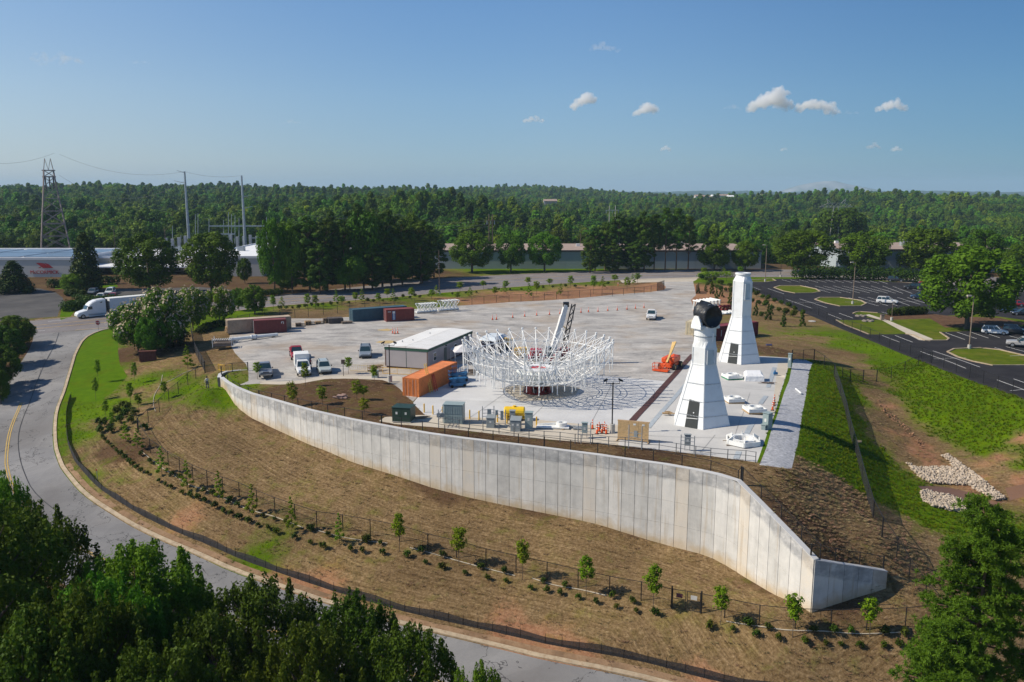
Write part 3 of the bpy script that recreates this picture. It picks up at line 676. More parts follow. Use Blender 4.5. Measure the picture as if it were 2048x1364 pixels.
def lerp_lines(t):
    out = []
    A = resample(main_near, 6.0); Bm = np.array(resample(main_far, 3.0))
    for i, p in enumerate(A):
        a = A[max(0, i-1)]; b = A[min(len(A)-1, i+1)]; tv = Vector((b[0]-a[0], b[1]-a[1])).normalized()
        r = Bm - np.array(p); along = np.abs(r @ np.array((tv.x, tv.y))); q = Bm[int(np.argmin(along + 0.02 * np.hypot(r[:, 0], r[:, 1])))]
        out.append((p[0] + (q[0]-p[0]) * t, p[1] + (q[1]-p[1]) * t))
    return chaikin(out, 1)
ylm = mat('orange_yellow_paint', (.50, .33, .10), .7, var=.2)
for t in (.36, .60): marking('centre_lane_line', lerp_lines(t), .28, ylm)
for t in (.18, .82):
    l = resample(lerp_lines(t), 3.0)
    mb = MB()
    for i in range(0, len(l) - 4, 4):
        s_ = strip_mesh(l[i:i+2], .22, .03); mb.add(s_.v, s_.f)
    o = mb.build('lane_dashes', asphalt_line); o['kind'] = 'structure'
marking('kerb', off(main_near[4:-1], .25), .5, kerb_m, .05); marking('kerb', off(main_far[3:], .2), .5, kerb_m, .05)
marking('edge_line', xy(Tmany([(67,872),(100,790)])), .12) if False else None
# long tar crack on the side road
crack = mat('tar_seam', (.03, .03, .032), .6)
marking('tar_seam', chaikin(xy(Tmany([(118,665),(110,690),(92,722),(75,760),(62,800),(48,830),(38,860),(36,890),(40,920),(50,950),(64,980),(95,1010),(140,1040)])), 1), .10, crack)
# parking bay lines (px endpoints)
bays = [(1563,559.5,1582,564.5),(1580,559.5,1600,564.5),(1598,559.5,1618,564.5),(1615,559.5,1636,565),(1633,560,1653,565),(1651,560,1671,565),(1669,560.5,1688,565.5),(1687,561,1706,566),(1705,561,1722,566),(1722,561.5,1740,566.5),(1740,562,1758,567),(1758,562,1776,568),
 (1610,572,1661,585.5),(1630,572,1682,585.5),(1647,572,1702,586),(1666,571.5,1720,586),(1685,572,1740,586),(1703,572,1758,586),(1721,572,1776,586.5),(1742,572,1791,586.5),(1765,572,1806,587),(1786,573,1824,587),(1806,574,1848,584),
 (1696,595,1757,612),(1716,594.5,1776,611.5),(1735,594.5,1795,611.5),(1776,596,1819,611),(1795,595,1840,609),(1814,595,1850,606),
 (1536,577,1568,588),(1500,572,1522,580),(1573,599,1624,617),(1599,598,1654,615.5),(1656,628,1683,638.5),(1678,626.5,1706,636.5),(1764,671,1799,684.5),(1790,671,1825,684.5),
 (1763,624,1776,627.5),(1841,703,1932,737),(1866,702,1960,734.5),(1891,665.5,1930,679.5),(1914,664.5,1953,677.5),(1943,665,1977,676.5),(1970,666,2000,676),(1989,695,2060,715),(2012,693.5,2070,709),(1994,760,2060,785),(2027,758,2080,777),(2019,672,2046,679)]
lay = MB()
for x0, y0, x1, y1 in bays:
    a, b = Tmany([(x0, y0), (x1, y1)])
    s_ = strip_mesh([(a.x, a.y), (b.x, b.y)], .15, .03); lay.add(s_.v, s_.f)
for x0, y0, x1, y1 in [(1635,580,1806,580.5),(1690,604,1840,603),(1582,604.5,1650,605),(1868,718,1932,716),(2020,712,2080,710),(2020,782,2070,778)]:
    a, b = Tmany([(x0, y0), (x1, y1)]); s_ = strip_mesh([(a.x, a.y), (b.x, b.y)], .12, .03); lay.add(s_.v, s_.f)
o = lay.build('parking_bay_lines', asphalt_line); o['kind'] = 'structure'
for k in isl:
    w = xy(Tmany(isl[k])); w = w + [w[0]]
    o = strip_mesh(chaikin(w, 0), .35, 0, .14).build('kerb', kerb_m); o['kind'] = 'structure'
o = strip_mesh(xy(Tmany([(1738,669),(1716,660),(1690,650),(1672,640)])) , .3, 0, .14).build('kerb', kerb_m); o['kind'] = 'structure'
o = strip_mesh(xy(Tmany([(1706,627),(1712,624.5),(1720,623.5),(1755,626)])), .3, 0, .14).build('kerb', kerb_m); o['kind'] = 'structure'
o = strip_mesh(xy(Tmany([(1811,668),(1826,670),(1850,681),(1893,681),(1898,677),(1880,665)])), .3, 0, .14).build('kerb', kerb_m); o['kind'] = 'structure'
# rust red rail strip and drains in the pad
marking('rail_trench', xy(Tmany([(1386,709),(1258,849)])), .85, M_rust, .05)
for q in ([(1382,757),(1296,856)], [(1549,735),(1536,775)], [(1532,792),(1520,808)], [(1511,838),(1492,870)], [(1478,903),(1472,918)]):
    marking('drain_channel', xy(Tmany(q)), .6, M_drain, .03)
jm = mat('slab_joint', (.30, .30, .29), .9)
jl = MB()
for q in ([(880,800),(1262,812)],[(1000,777),(1275,790)],[(930,757),(1310,772)],[(940,835),(1040,765)],[(1060,838),(1130,768)],[(1180,850),(1230,757)],[(1420,770),(1548,782)],[(1405,800),(1540,812)],[(1400,905),(1430,870)],[(1500,785),(1470,870)],[(1280,870),(1530,880)]):
    s_ = strip_mesh(xy(Tmany(q)), .05, .02); jl.add(s_.v, s_.f)
o = jl.build('slab_joints', jm); o['kind'] = 'structure'
sand = simple_ground('spilled_sand', (.42, .30, .13), (.55, .43, .24), 1.5, None, 0, .05)
for i, (x, y, rx, ry) in enumerate([(770,660,16,3),(730,678,26,4),(775,684,22,3),(1420,655,10,3)]):
    c = T(x, y); n = 18
    l = [(c.x + math.cos(a)*rx*.095*rng.uniform(.6,1.2), c.y + math.sin(a)*ry*.5*rng.uniform(.6,1.2), .03) for a in np.linspace(0, 2*math.pi, n, endpoint=False)]
    o = MB().poly(l).build('sand_patch', sand); o['kind'] = 'structure'
# ------------------------------------------------------------------ retaining wall
def wall_material():
    m, N, L, b, P = surf('wall_concrete', .85, .2)
    def at(n):
        a = N.new('ShaderNodeAttribute'); a.attribute_name = n; return a.outputs['Fac']
    dt, hb, pr = at('below_top'), at('above_base'), at('panel_rand')
    n1 = noise(N, L, P, .8, 8, .65); n2 = noise(N, L, P, 4, 6, .7)
    vs = noise(N, L, mapv(N, L, P, (1.6, 1.6, .12)), 1.0, 6, .6)
    r = ramp(N, [(.3, (.40, .395, .38)), (.5, (.56, .555, .53)), (.7, (.72, .705, .67))])
    f = mathn(N, L, 'MULTIPLY_ADD', n1, .5, mathn(N, L, 'MULTIPLY_ADD', vs, .34, mathn(N, L, 'MULTIPLY_ADD', pr, .20, .03)))
    L.new(f, r.inputs[0]); c = r.outputs[0]
    # darker, blotchy formed band along the top
    e = mathn(N, L, 'MULTIPLY_ADD', n1, 1.0, -.5)
    band = N.new('ShaderNodeMapRange'); band.inputs['From Min'].default_value = 1.55; band.inputs['From Max'].default_value = 1.15
    L.new(mathn(N, L, 'ADD', dt, mathn(N, L, 'MULTIPLY', e, 1.1)), band.inputs['Value'])
    rb = ramp(N, [(.35, (.26, .265, .27)), (.5, (.37, .375, .38)), (.66, (.60, .59, .57))]); L.new(noise(N, L, mapv(N, L, P, (1, 1, 1.3)), .9, 8, .7), rb.inputs[0])
    c = mixc(N, L, mathn(N, L, 'MULTIPLY', band.outputs[0], .85), c, rb.outputs[0])
    # earth splashed on the foot and rusty panels
    ft = N.new('ShaderNodeMapRange'); ft.inputs['From Min'].default_value = 1.35; ft.inputs['From Max'].default_value = .15
    L.new(mathn(N, L, 'ADD', hb, mathn(N, L, 'MULTIPLY', e, 2.2)), ft.inputs['Value'])
    c = mixc(N, L, mathn(N, L, 'MULTIPLY', ft.outputs[0], .62), c, (.52, .36, .15))
    rp = N.new('ShaderNodeMapRange'); rp.inputs['From Min'].default_value = .88; rp.inputs['From Max'].default_value = .98; rp.inputs['To Max'].default_value = .38
    L.new(mathn(N, L, 'ADD', pr, mathn(N, L, 'MULTIPLY', e, .25)), rp.inputs['Value'])
    c = mixc(N, L, rp.outputs[0], c, (.58, .47, .32))
    dr = ramp(N, [(.57, (0, 0, 0)), (.70, (1, 1, 1))]); L.new(noise(N, L, mapv(N, L, P, (2.2, 2.2, .10)), 1.0, 4, .6), dr.inputs[0])
    c = mixc(N, L, mathn(N, L, 'MULTIPLY', dr.outputs[0], .5), c, (.42, .33, .22))
    L.new(c, b.inputs['Base Color']); bumpn(N, L, b, n2, .01)
    return m
M_wall = wall_material(); M_gap = mat('wall_joint', (.20, .19, .18), .9)
rw = thing('retaining_wall', 'tall curved concrete retaining wall holding up the construction yard', 'retaining wall')
def z_top(s_idx, p):
    return 0.0
front = resample(WPTS, .5)
def cum(l):
    a = [0]
    for p, q in zip(l, l[1:]): a.append(a[-1] + math.hypot(q[0]-p[0], q[1]-p[1]))
    return np.array(a)
mainl = WPTS + WEND
cm = cum(mainl); zt_knots_s = [0, cm[len(WPTS)-2], cm[len(WPTS)-1]]; 
tops = [0.0] * len(WPTS)
tops[-1] = -0.05
dz = [-1.0, -1.95, -2.85, -3.72]
tops += dz
tops_s = np.array(tops)
def along(l, cu, s):
    return (float(np.interp(s, cu, [p[0] for p in l])), float(np.interp(s, cu, [p[1] for p in l])))
def wall_run(line, ztops, label_part, pw=1.42, th=.45, start=0):
    line = [(p[0], p[1]) for p in line]
    cu = cum(line); Ls = cu[-1]; n = max(1, int(round(Ls / pw)))
    for i in range(n):
        s0, s1 = Ls * i / n, Ls * (i + 1) / n
        pr = rng.uniform(0, .9) if rng.uniform() > .13 else rng.uniform(.90, 1.0)
        A, B = along(line, cu, s0), along(line, cu, s1)
        t = Vector((B[0]-A[0], B[1]-A[1])).normalized(); nrm = Vector((t.y, -t.x))   # towards the low side
        gap = .023
        A = (A[0] + t.x * gap, A[1] + t.y * gap); B2 = (B[0] - t.x * gap, B[1] - t.y * gap)
        zt0, zt1 = float(np.interp(s0, cu, ztops)), float(np.interp(s1, cu, ztops))
        fa = (A[0] + nrm.x * .06, A[1] + nrm.y * .06); fb = (B2[0] + nrm.x * .06, B2[1] + nrm.y * .06)
        zb = float(min(HZa([(A[0] + nrm.x * .8, A[1] + nrm.y * .8), (B[0] + nrm.x * .8, B[1] + nrm.y * .8)])))
        zb0 = float(HZa([(A[0] + nrm.x * .6, A[1] + nrm.y * .6)])[0]); zb1 = float(HZa([(B[0] + nrm.x * .6, B[1] + nrm.y * .6)])[0])
        # rows: horizontal joints as thin recessed lines between the lifts
        rows = 5; mb = MB(); bt = []; ab = []
        capd = 1.25
        lev = [(0.0, 0.0)]
        H0, H1 = zt0 - zb0, zt1 - zb1
        hs = [0.0, min(capd, .5 * min(H0, H1))]
        while hs[-1] + 2.45 < min(H0, H1) - .6: hs.append(hs[-1] + 2.45)
        hs.append(None)
        for k in range(len(hs) - 1):
            gz = .010 if k else 0
            ta, tb = zt0 - hs[k] - gz, zt1 - hs[k] - gz
            if hs[k+1] is None: ba, bb = zb0 - .6, zb1 - .6
            else: ba, bb = zt0 - hs[k+1] + .008, zt1 - hs[k+1] + .008
            ins = 0.012 * (k == 0)
            nd = [(fa[0]+nrm.x*ins, fa[1]+nrm.y*ins), (fb[0]+nrm.x*ins, fb[1]+nrm.y*ins), (B2[0]-nrm.x*.02, B2[1]-nrm.y*.02), (A[0]-nrm.x*.02, A[1]-nrm.y*.02)]
            mb.add([(nd[0][0], nd[0][1], ba), (nd[1][0], nd[1][1], bb), (nd[2][0], nd[2][1], bb), (nd[3][0], nd[3][1], ba),
                    (nd[0][0], nd[0][1], ta), (nd[1][0], nd[1][1], tb), (nd[2][0], nd[2][1], tb), (nd[3][0], nd[3][1], ta)],
                   [(3,2,1,0),(4,5,6,7),(0,1,5,4),(1,2,6,5),(2,3,7,6),(3,0,4,7)])
            bt += [zt0-ba, zt1-bb, zt1-bb, zt0-ba, zt0-ta, zt1-tb, zt1-tb, zt0-ta]
            ab += [ba-zb0, bb-zb1, bb-zb1, ba-zb0, ta-zb0, tb-zb1, tb-zb1, ta-zb0]
        o = mb.build('wall_panel', M_wall, rw)
        for nme, val in (('below_top', bt), ('above_base', ab), ('panel_rand', [pr] * len(bt))):
            a = o.data.attributes.new(nme, 'FLOAT', 'POINT'); a.data.foreach_set('value', np.array(val, np.float32))
    # the body behind the panels, a little lower and set back, and the coping
    l = resample(line, .8); cu2 = cum(l) / cum(l)[-1] * Ls
    zt = [float(np.interp(s, cu, ztops)) for s in cu2]
    bk = off(l, th); fr = off(l, .012)
    MB().loft([[(fr[i][0], fr[i][1], zt[i]-.015), (bk[i][0], bk[i][1], zt[i]-.015), (bk[i][0], bk[i][1], zt[i]-1.2 if zt[i] > -3 else zt[i]-2.5), (fr[i][0], fr[i][1], min(zt[i]-.9, float(HZ(fr[i][0]+.5, fr[i][1]-.8))-.5))] for i in range(len(l))]).build('wall_core', M_gap, rw)
    f2 = off(l, -.08); b2 = off(l, th + .02)
    MB().loft([[(f2[i][0], f2[i][1], zt[i]-.01), (f2[i][0], f2[i][1], zt[i]+.06), (b2[i][0], b2[i][1], zt[i]+.06), (b2[i][0], b2[i][1], zt[i]-.01)] for i in range(len(l))]).build('coping', M_pad, rw)
wall_run(mainl, tops_s, 'panel')
wall_run([WEND[-1]] + WING, [-3.72, -4.45, -5.2, -5.95], 'panel', pw=1.6)
# curled return at the far end
ret = xy([G(441,755,0), G(443,748,0), G(455,743,0), G(475,741.5,0), G(497,740,0)])
wall_run(ret, [0.0] * 5, 'panel', pw=1.3)

# ------------------------------------------------------------------ fences
def fence(name, label, posts, h, m_mesh=mesh_black, post_r=.048, bottom_rail=False, tops=None, cat='fence', rail_r=.03, mid=False, big=(), mfr=black_steel, group=None):
    P = [Vector(p) for p in posts]
    root = thing(name, label, cat, tuple(P[0]), group=group)
    Q = [p - P[0] for p in P]
    for i, q in enumerate(Q):
        r = post_r * (1.6 if i in big else 1)
        MB().tube(q - Vector((0, 0, .2)), q + Vector((0, 0, h + .04)), r, n=6).build('post', mfr, root)
    for a, b in zip(Q, Q[1:]):
        u = Vector((0, 0, h))
        MB().tube(a + u, b + u, rail_r, n=5, cap=False).build('rail', mfr, root)
        if bottom_rail: MB().tube(a + Vector((0,0,.12)), b + Vector((0,0,.12)), rail_r, n=5, cap=False).build('rail', mfr, root)
        if mid: MB().tube(a + u * .55, b + u * .55, rail_r, n=5, cap=False).build('rail', mfr, root)
        if m_mesh:
            n = max(1, int((b - a).length / 1.5)); mb = MB()
            for k in range(n):
                p, q_ = a.lerp(b, k / n), a.lerp(b, (k + 1) / n)
                pw, qw = P[0] + p, P[0] + q_
                zp = min(p.z + .1, HZ(pw.x, pw.y) - P[0].z) if n > 1 and 0 < k else p.z
                zq = min(q_.z + .1, HZ(qw.x, qw.y) - P[0].z) if n > 1 and k + 1 < n else q_.z
                mb.poly([(p.x, p.y, min(zp, p.z)), (q_.x, q_.y, min(zq, q_.z)), (q_.x, q_.y, q_.z + h - .02), (p.x, p.y, p.z + h - .02)])
            mb.build('mesh_panel', m_mesh, root)
    return root
def on(pl): return Tmany(pl)
F_low = [(276,864),(301,906),(337,931),(360,944),(386,959),(415,971),(446,984),(479,995),(514,1011),(550,1026),(590,1040),(634,1055),(686,1062),(741,1072),(799,1083),(856,1101),(913,1115),(972,1132),(1032,1146),(1094,1160),(1156,1175),(1219,1189),(1282,1201),(1343,1216)]
fence('chainlink_fence', 'long black chain-link fence curving across the brown slope below the retaining wall', on(F_low), 1.83, big=(0, len(F_low)-1))
fence('chainlink_fence', 'black chain-link fence from the double gate past the end of the retaining wall', on([(1402,1226),(1449,1235),(1518,1250),(1590,1257),(1661,1260),(1733,1259),(1810,1256),(1880,1248),(1935,1243)]), 1.83, big=(0,))
fence('chainlink_fence', 'black chain-link fence climbing the left lawn towards the yard corner', on([(277,862),(297,845),(319,824),(338,803),(357,788),(376,770),(392,758),(410,746)]), 1.83, big=(0, 7))
fence('screened_fence', 'fence with dark windscreen running away beside the left trees', on([(410,745),(404,733),(398,722),(392,710),(388,700),(386,688),(384,676),(382,664)]), 1.83, mesh_grey, big=(0,))
back_f = [(470,655)]
fence('chainlink_fence', 'black fence between the gravel yard and the planted berm by the main road', on([(476,650),(500,645),(530,640),(560,637),(590,636),(617,634),(647,630),(675,627),(700,622),(730,618),(760,615),(790,613),(830,612),(870,612),(918,611),(944,610),(968,607),(993,605),(1018,604),(1042,603.5),(1066,601.5),(1089,600),(1113,598),(1136,596.5),(1159,595),(1181,593.5),(1204,592),(1225,593),(1247,590.5),(1269,588.5),(1288,587.5),(1302,585),(1314,582),(1328,580)]), 1.83, big=(33,))
fence('sliding_gate', 'dark wide gate leaf with white sign standing at the yard entrance', on([(1314,582),(1328,577)]), 2.3, mesh_grey, cat='gate')
fence('gate_leaf', 'short dark gate leaf on the parking side of the yard entrance', on([(1392,588),(1397,582)]), 2.3, mesh_grey, cat='gate')
pf = [(1399,580),(1430,572),(1453,562),(1480,568),(1500,578),(1520,585),(1542,594),(1567,605),(1587,614),(1608,620),(1622,624),(1637,631),(1653,640),(1670,647),(1686,654),(1703.5,661),(1721,667),(1740,676),(1758,685),(1779,694),(1799,701),(1820,710),(1843,717),(1863,726),(1887,735),(1912,745),(1939,755),(1966,766),(1995,776),(2025,786),(2060,800)]
fence('chainlink_fence', 'long black chain-link fence along the edge of the parking lot', on(pf), 1.83, big=(23,))
fence('chainlink_fence', 'black chain-link fence from the gravel path to the ravine gate', on([(1584,722),(1606,722),(1628,721),(1648,734),(1668,752),(1684,757),(1700,763)]), 1.83, big=(0,2,4,6))
fence('ravine_gate', 'black double gate across the dirt track at the head of the ravine', on([(1700,763),(1726,764),(1753,763)]), 1.9, cat='gate', mid=True, bottom_rail=True, big=(0,1,2))
fence('chainlink_fence', 'black chain-link fence from the ravine gate up to the parking lot fence', on([(1753,763),(1782,757),(1809,745),(1836,733),(1860,726)]), 1.83)
fence('chainlink_fence', 'steep black chain-link fence running down the green slope from path to basin', on([(1668,752),(1680,790),(1692,832),(1700,868),(1712,912),(1724,960),(1735,1000),(1746,1036)]), 1.83, mesh_grey, big=(0,7))
fence('chainlink_fence', 'stepped black fence on the brown bank behind the end of the wall', on([(1746,1036),(1764,1072),(1793,1114),(1818,1155),(1850,1200),(1885,1240)]), 1.83, mesh_black, big=(1,))
# fence on top of the wall
wt = off(resample(WPTS, .6), .75)
cw = cum(wt)
wp = []
for s in np.arange(1.2, cw[-1] - .3, 3.02): q = along(wt, cw, s); wp.append((q[0], q[1], HZ(*q)))
q = off(WPTS, .6)[-1]; wp.append((q[0], q[1], 0.0))
fence('wall_top_fence', 'low black chain-link fence along the top of the retaining wall', wp, 1.25, mat('chainlink_thin', (.02, .02, .02), .6, transp=.94), big=(4, 12, 19, len(wp)-1))
de = off([WPTS[-1]] + WEND, .62)
fence('wall_top_fence', 'black fence dropping down the sloping end of the retaining wall', [(de[0][0], de[0][1], -.05), (de[1][0], de[1][1], -1.0), (de[2][0], de[2][1], -1.95), (de[3][0], de[3][1], -2.85), (de[4][0], de[4][1], -3.7)], 1.25, mesh_black, big=(0,))
we = off([WEND[-1]] + WING, .5)
fence('wall_top_fence', 'black fence on top of the shaded wing wall', [(we[0][0], we[0][1], -3.75), (we[1][0], we[1][1], -4.5), (we[2][0], we[2][1], -5.25), (we[3][0], we[3][1], -6.0)], 1.25, mesh_black, big=(0,3))
fence('wall_top_fence', 'short black fence on the curled end of the retaining wall', [(*G(443,750,0), 0), (*G(465,743,0), 0), (*G(496,741,0), 0)], 1.3, mesh_black, big=(0,2))
# guard rail round the equipment apron
gr = on([(877,853),(918,857),(939,859),(966,862),(998,867),(1028,874),(1058,878),(1088,882),(1120,884),(1150,888),(1185,888),(1217,893),(1250,894),(1284,899),(1318,901),(1352,907),(1391,913),(1421,917),(1455,920),(1491,922),(1511,925)])
gr = [(v.x, v.y, 0.0) for v in gr]
fence('guard_rail', 'grey pipe guard rail along the front of the concrete apron', gr, 1.07, None, .045, cat='railing', mid=True, rail_r=.03, mfr=mat('rail_dark_grey', (.13, .14, .15), .5, metal=.2))
# double gate in the lower fence
a, b = on([(1343,1216)])[0], on([(1402,1226)])[0]
g = thing('pedestrian_gate', 'black double gate with small signs in the lower chain-link fence', 'gate', tuple(a))
dv = (b - a); 
MB().tube((0,0,-.2), (0,0,2.1), .07).build('post', black_steel, g); MB().tube(dv + Vector((0,0,-.2)), dv + Vector((0,0,2.1)), .07).build('post', black_steel, g)
for k in range(2):
    p, q = dv * (.03 + .49 * k), dv * (.47 + .49 * k)
    lf = MB()
    for h in (.1, 1.0, 1.85): lf.tube(p + Vector((0,0,h)), q + Vector((0,0,h)), .028)
    lf.tube(p + Vector((0,0,.05)), p + Vector((0,0,1.9)), .03); lf.tube(q + Vector((0,0,.05)), q + Vector((0,0,1.9)), .03)
    lo = lf.build('gate_leaf', black_steel, g)
    MB().poly([(p.x,p.y,p.z+.1),(q.x,q.y,q.z+.1),(q.x,q.y,q.z+1.85),(p.x,p.y,p.z+1.85)]).build('mesh_panel', mesh_black, lo)
    c = p.lerp(q, .5); u = dv.normalized()
    MB().box(-.28, -.02, 1.15, .28, .0, 1.55, M=Matrix.Translation(c + Vector((0,-.05,0))) @ Matrix.Rotation(math.atan2(u.y, u.x), 4, 'Z')).build('sign', mat('sign_white' if k else 'sign_maroon', (.6,.6,.58) if k else (.16,.05,.07), .5), lo)

# silt fence beside the side road
silt = mat('silt_fabric', (.022, .022, .026), .8, var=.3, scale=3, transp=.12)
sl = off(kerb, 1.75); k0 = 11
sl = [p for p in sl[k0 + 2:]]
ss = resample(sl, 1.6)
root = thing('silt_fence', 'long low black fabric silt fence along the clay verge of the side road', 'silt fence', (0, 0, 0))
zz = HZa(ss); mb = MB()
for i in range(len(ss) - 1):
    lean = rng.uniform(-.1, .12); h0 = .72 + .12 * math.sin(i * 1.3) ; h1 = .72 + .12 * math.sin((i+1) * 1.3)
    mb.poly([(ss[i][0], ss[i][1], zz[i]-.05), (ss[i+1][0], ss[i+1][1], zz[i+1]-.05), (ss[i+1][0]+.05, ss[i+1][1]+.05, zz[i+1]+h1), (ss[i][0]+.05, ss[i][1]+.05, zz[i]+h0)])
mb.build('fabric', silt, root)
for i in range(0, len(ss)):
    MB().tube((ss[i][0], ss[i][1], zz[i]-.2), (ss[i][0]+.06, ss[i][1]+.05, zz[i]+.95), .025, n=5).build('stake', black_steel, root)
# drip hoses
hose = mat('white_hose', (.50, .45, .36), .7, var=.25, scale=2)
def hose_line(label, px, r=.042):
    l = chaikin(xy(Tmany(px)), 2); l = resample(l, 1.5); z = HZa(l); mb = MB()
    for i in range(len(l) - 1): mb.tube((l[i][0], l[i][1], z[i]+r), (l[i+1][0], l[i+1][1], z[i+1]+r), r, n=5, cap=False)
    o = mb.build('water_pipe', hose); tag(o, label, 'pipe')
hose_line('pale pipe lying along the slope below the lower fence, left stretch', [(285,905),(325,937),(350,953),(382,973),(415,981),(450,998),(470,1007),(500,1021),(550,1034),(606,1056)])
hose_line('white pipe lying on the slope below the fence under the wall middle', [(636,1062),(680,1074),(720,1081),(775,1087)])
hose_line('short white pipe on the brown slope between two shrubs', [(820,1096),(880,1112),(955,1133),(1030,1152)])
hose_line('white pipe on the slope just before the double gate', [(1064,1157),(1110,1172),(1155,1178),(1213,1192)])
hose_line('white pipe on the slope beside the shrubs past the double gate', [(1452,1243),(1520,1254),(1580,1263),(1660,1265),(1740,1268),(1820,1266)])
hose_line('yellowish hose winding over the left grass beside the fence', [(325,750),(322,770),(308,790),(306,808),(311,823)])
hose_line('pale hose on the grass crossing towards the fence corner', [(331,766),(350,757),(370,745),(392,738)])
# ------------------------------------------------------------------ vegetation
def leaf_mat(name, lo, hi, transl=.22, sc=.35, ov=.16, rough=.6, sat=.45, loc=0):
    lo = (lo[0], lo[1], lo[2] * sat); hi = (hi[0], hi[1], hi[2] * sat)
    m = bpy.data.materials.new(name); m.use_nodes = True; N, L = nodes_of(m)
    b = N['Principled BSDF']; b.inputs['Roughness'].default_value = rough; b.inputs['Specular IOR Level'].default_value = .10
    tc = N.new('ShaderNodeTexCoord'); P = tc.outputs['Object']
    n1 = noise(N, L, P, sc, 3, .5); n2 = noise(N, L, P, sc * 9, 4, .7)
    r = ramp(N, [(.32, lo), (.68, hi)]); L.new(mathn(N, L, 'MULTIPLY_ADD', n1, .55, mathn(N, L, 'MULTIPLY', n2, .45)), r.inputs[0])
    oi = N.new('ShaderNodeObjectInfo')
    a = N.new('ShaderNodeMapRange'); a.inputs['To Min'].default_value = 1 - ov; a.inputs['To Max'].default_value = 1 + ov; L.new(oi.outputs['Random'], a.inputs['Value'])
    h = N.new('ShaderNodeHueSaturation'); L.new(r.outputs[0], h.inputs['Color']); L.new(a.outputs[0], h.inputs['Value'])
    f = mathn(N, L, 'FRACT', mathn(N, L, 'MULTIPLY', oi.outputs['Random'], 17.3))
    a2 = N.new('ShaderNodeMapRange'); a2.inputs['To Min'].default_value = .5 - ov * .14; a2.inputs['To Max'].default_value = .5 + ov * .10; L.new(f, a2.inputs['Value']); L.new(a2.outputs[0], h.inputs['Hue'])
    if loc:   # stands of different species: colour drifts over tens of metres
        n3 = noise(N, L, oi.outputs['Location'], .011, 3, .7); rr = ramp(N, [(.36, (.42, .50, .60)), (.48, (.85, .88, .85)), (.56, (1.15, 1.15, .9)), (.66, (1.75, 1.6, 1.1))]); L.new(n3, rr.inputs[0])
        hh_ = N.new('ShaderNodeVectorMath'); hh_.operation = 'MULTIPLY'; L.new(h.outputs[0], hh_.inputs[0]); L.new(rr.outputs[0], hh_.inputs[1]); h = hh_
    L.new(h.outputs[0], b.inputs['Base Color'])
    tr = N.new('ShaderNodeBsdfTranslucent'); L.new(h.outputs[0], tr.inputs['Color'])
    mx = N.new('ShaderNodeMixShader'); mx.inputs[0].default_value = transl
    L.new(b.outputs[0], mx.inputs[1]); L.new(tr.outputs[0], mx.inputs[2]); L.new(mx.outputs[0], N['Material Output'].inputs[0])
    return m
LF = {'oak': leaf_mat('oak_leaves', (.034, .085, .008), (.105, .195, .022)),
      'bright': leaf_mat('maple_leaves', (.045, .125, .014), (.140, .280, .034), .32),
      'near': leaf_mat('dark_broad_leaves', (.030, .062, .010), (.098, .155, .026), .28),
      'cedar': leaf_mat('cedar_foliage', (.014, .034, .008), (.050, .085, .020), .1),
      'pine': leaf_mat('pine_needles', (.020, .055, .008), (.075, .140, .022), .15),
      'far': leaf_mat('forest_foliage', (.036, .092, .010), (.120, .225, .026), .22, .12, .30, loc=1),
      'sapling': leaf_mat('sapling_leaves', (.100, .190, .010), (.240, .350, .030), .35),
      'yellowsap': leaf_mat('yellow_green_leaves', (.10, .15, .012), (.24, .28, .03), .3),
      'shrub': leaf_mat('shrub_leaves', (.022, .050, .010), (.080, .120, .020), .2, 1.2, .3),
      'hedge': leaf_mat('hedge_leaves', (.014, .034, .006), (.050, .090, .015), .15, 1.0)}
blossom = leaf_mat('cream_blossom', (.36, .30, .18), (.62, .54, .40), .2, sat=1)
bark = mat('bark', (.11, .085, .065), .9, var=.3, scale=4)
bark_red = mat('pine_bark', (.16, .095, .06), .9, var=.3, scale=4)

def leaf_cloud(n, C, Rr, size, g, up=.35, shell=.6, sq=(1, 1, 1), asp=.62, rn=.32):
    C = np.asarray(C); Rr = np.asarray(Rr); p = Rr ** 2 / (Rr ** 2).sum()
    k = g.choice(len(C), n, p=p)
    d = g.normal(size=(n, 3)); d[:, 2] += up * .8; d /= np.linalg.norm(d, axis=1, keepdims=True)
    r = Rr[k] * (shell + (1 - shell) * g.random(n)) * np.clip(1 + g.normal(size=n) * .13, .6, 1.5)
    P = C[k] + d * r[:, None] * np.array(sq)
    nr = d + g.normal(size=(n, 3)) * rn; nr[:, 2] += up * .5; nr /= np.linalg.norm(nr, axis=1, keepdims=True)
    t = np.cross(nr, g.normal(size=(n, 3))); t /= np.linalg.norm(t, axis=1, keepdims=True) + 1e-9
    b = np.cross(nr, t); s = size * (.55 + .8 * g.random(n))[:, None]
    V = np.stack([P - t * s, P - b * s * asp, P + t * s, P + b * s * asp], 1).reshape(-1, 3)
    F = np.arange(4 * n).reshape(n, 4)
    return V, F
def tube_np(a, b, r0, r1, n=5):
    a = np.array(a, float); b = np.array(b, float); d = b - a; L_ = np.linalg.norm(d); d /= max(L_, 1e-6)
    u = np.cross(d, (0, 0, 1.0)); u = u / np.linalg.norm(u) if np.linalg.norm(u) > 1e-3 else np.array((1.0, 0, 0)); v = np.cross(d, u)
    an = np.arange(n) * 2 * math.pi / n; c = np.cos(an)[:, None] * u + np.sin(an)[:, None] * v
    V = np.vstack([a + c * r0, b + c * r1]); F = np.array([(i, (i+1) % n, n + (i+1) % n, n + i) for i in range(n)])
    return V, F
def join_np(parts):
    V = []; F = []; k = 0
    for v, f in parts: V.append(v); F.append(f + k); k += len(v)
    return np.vstack(V), np.vstack(F)
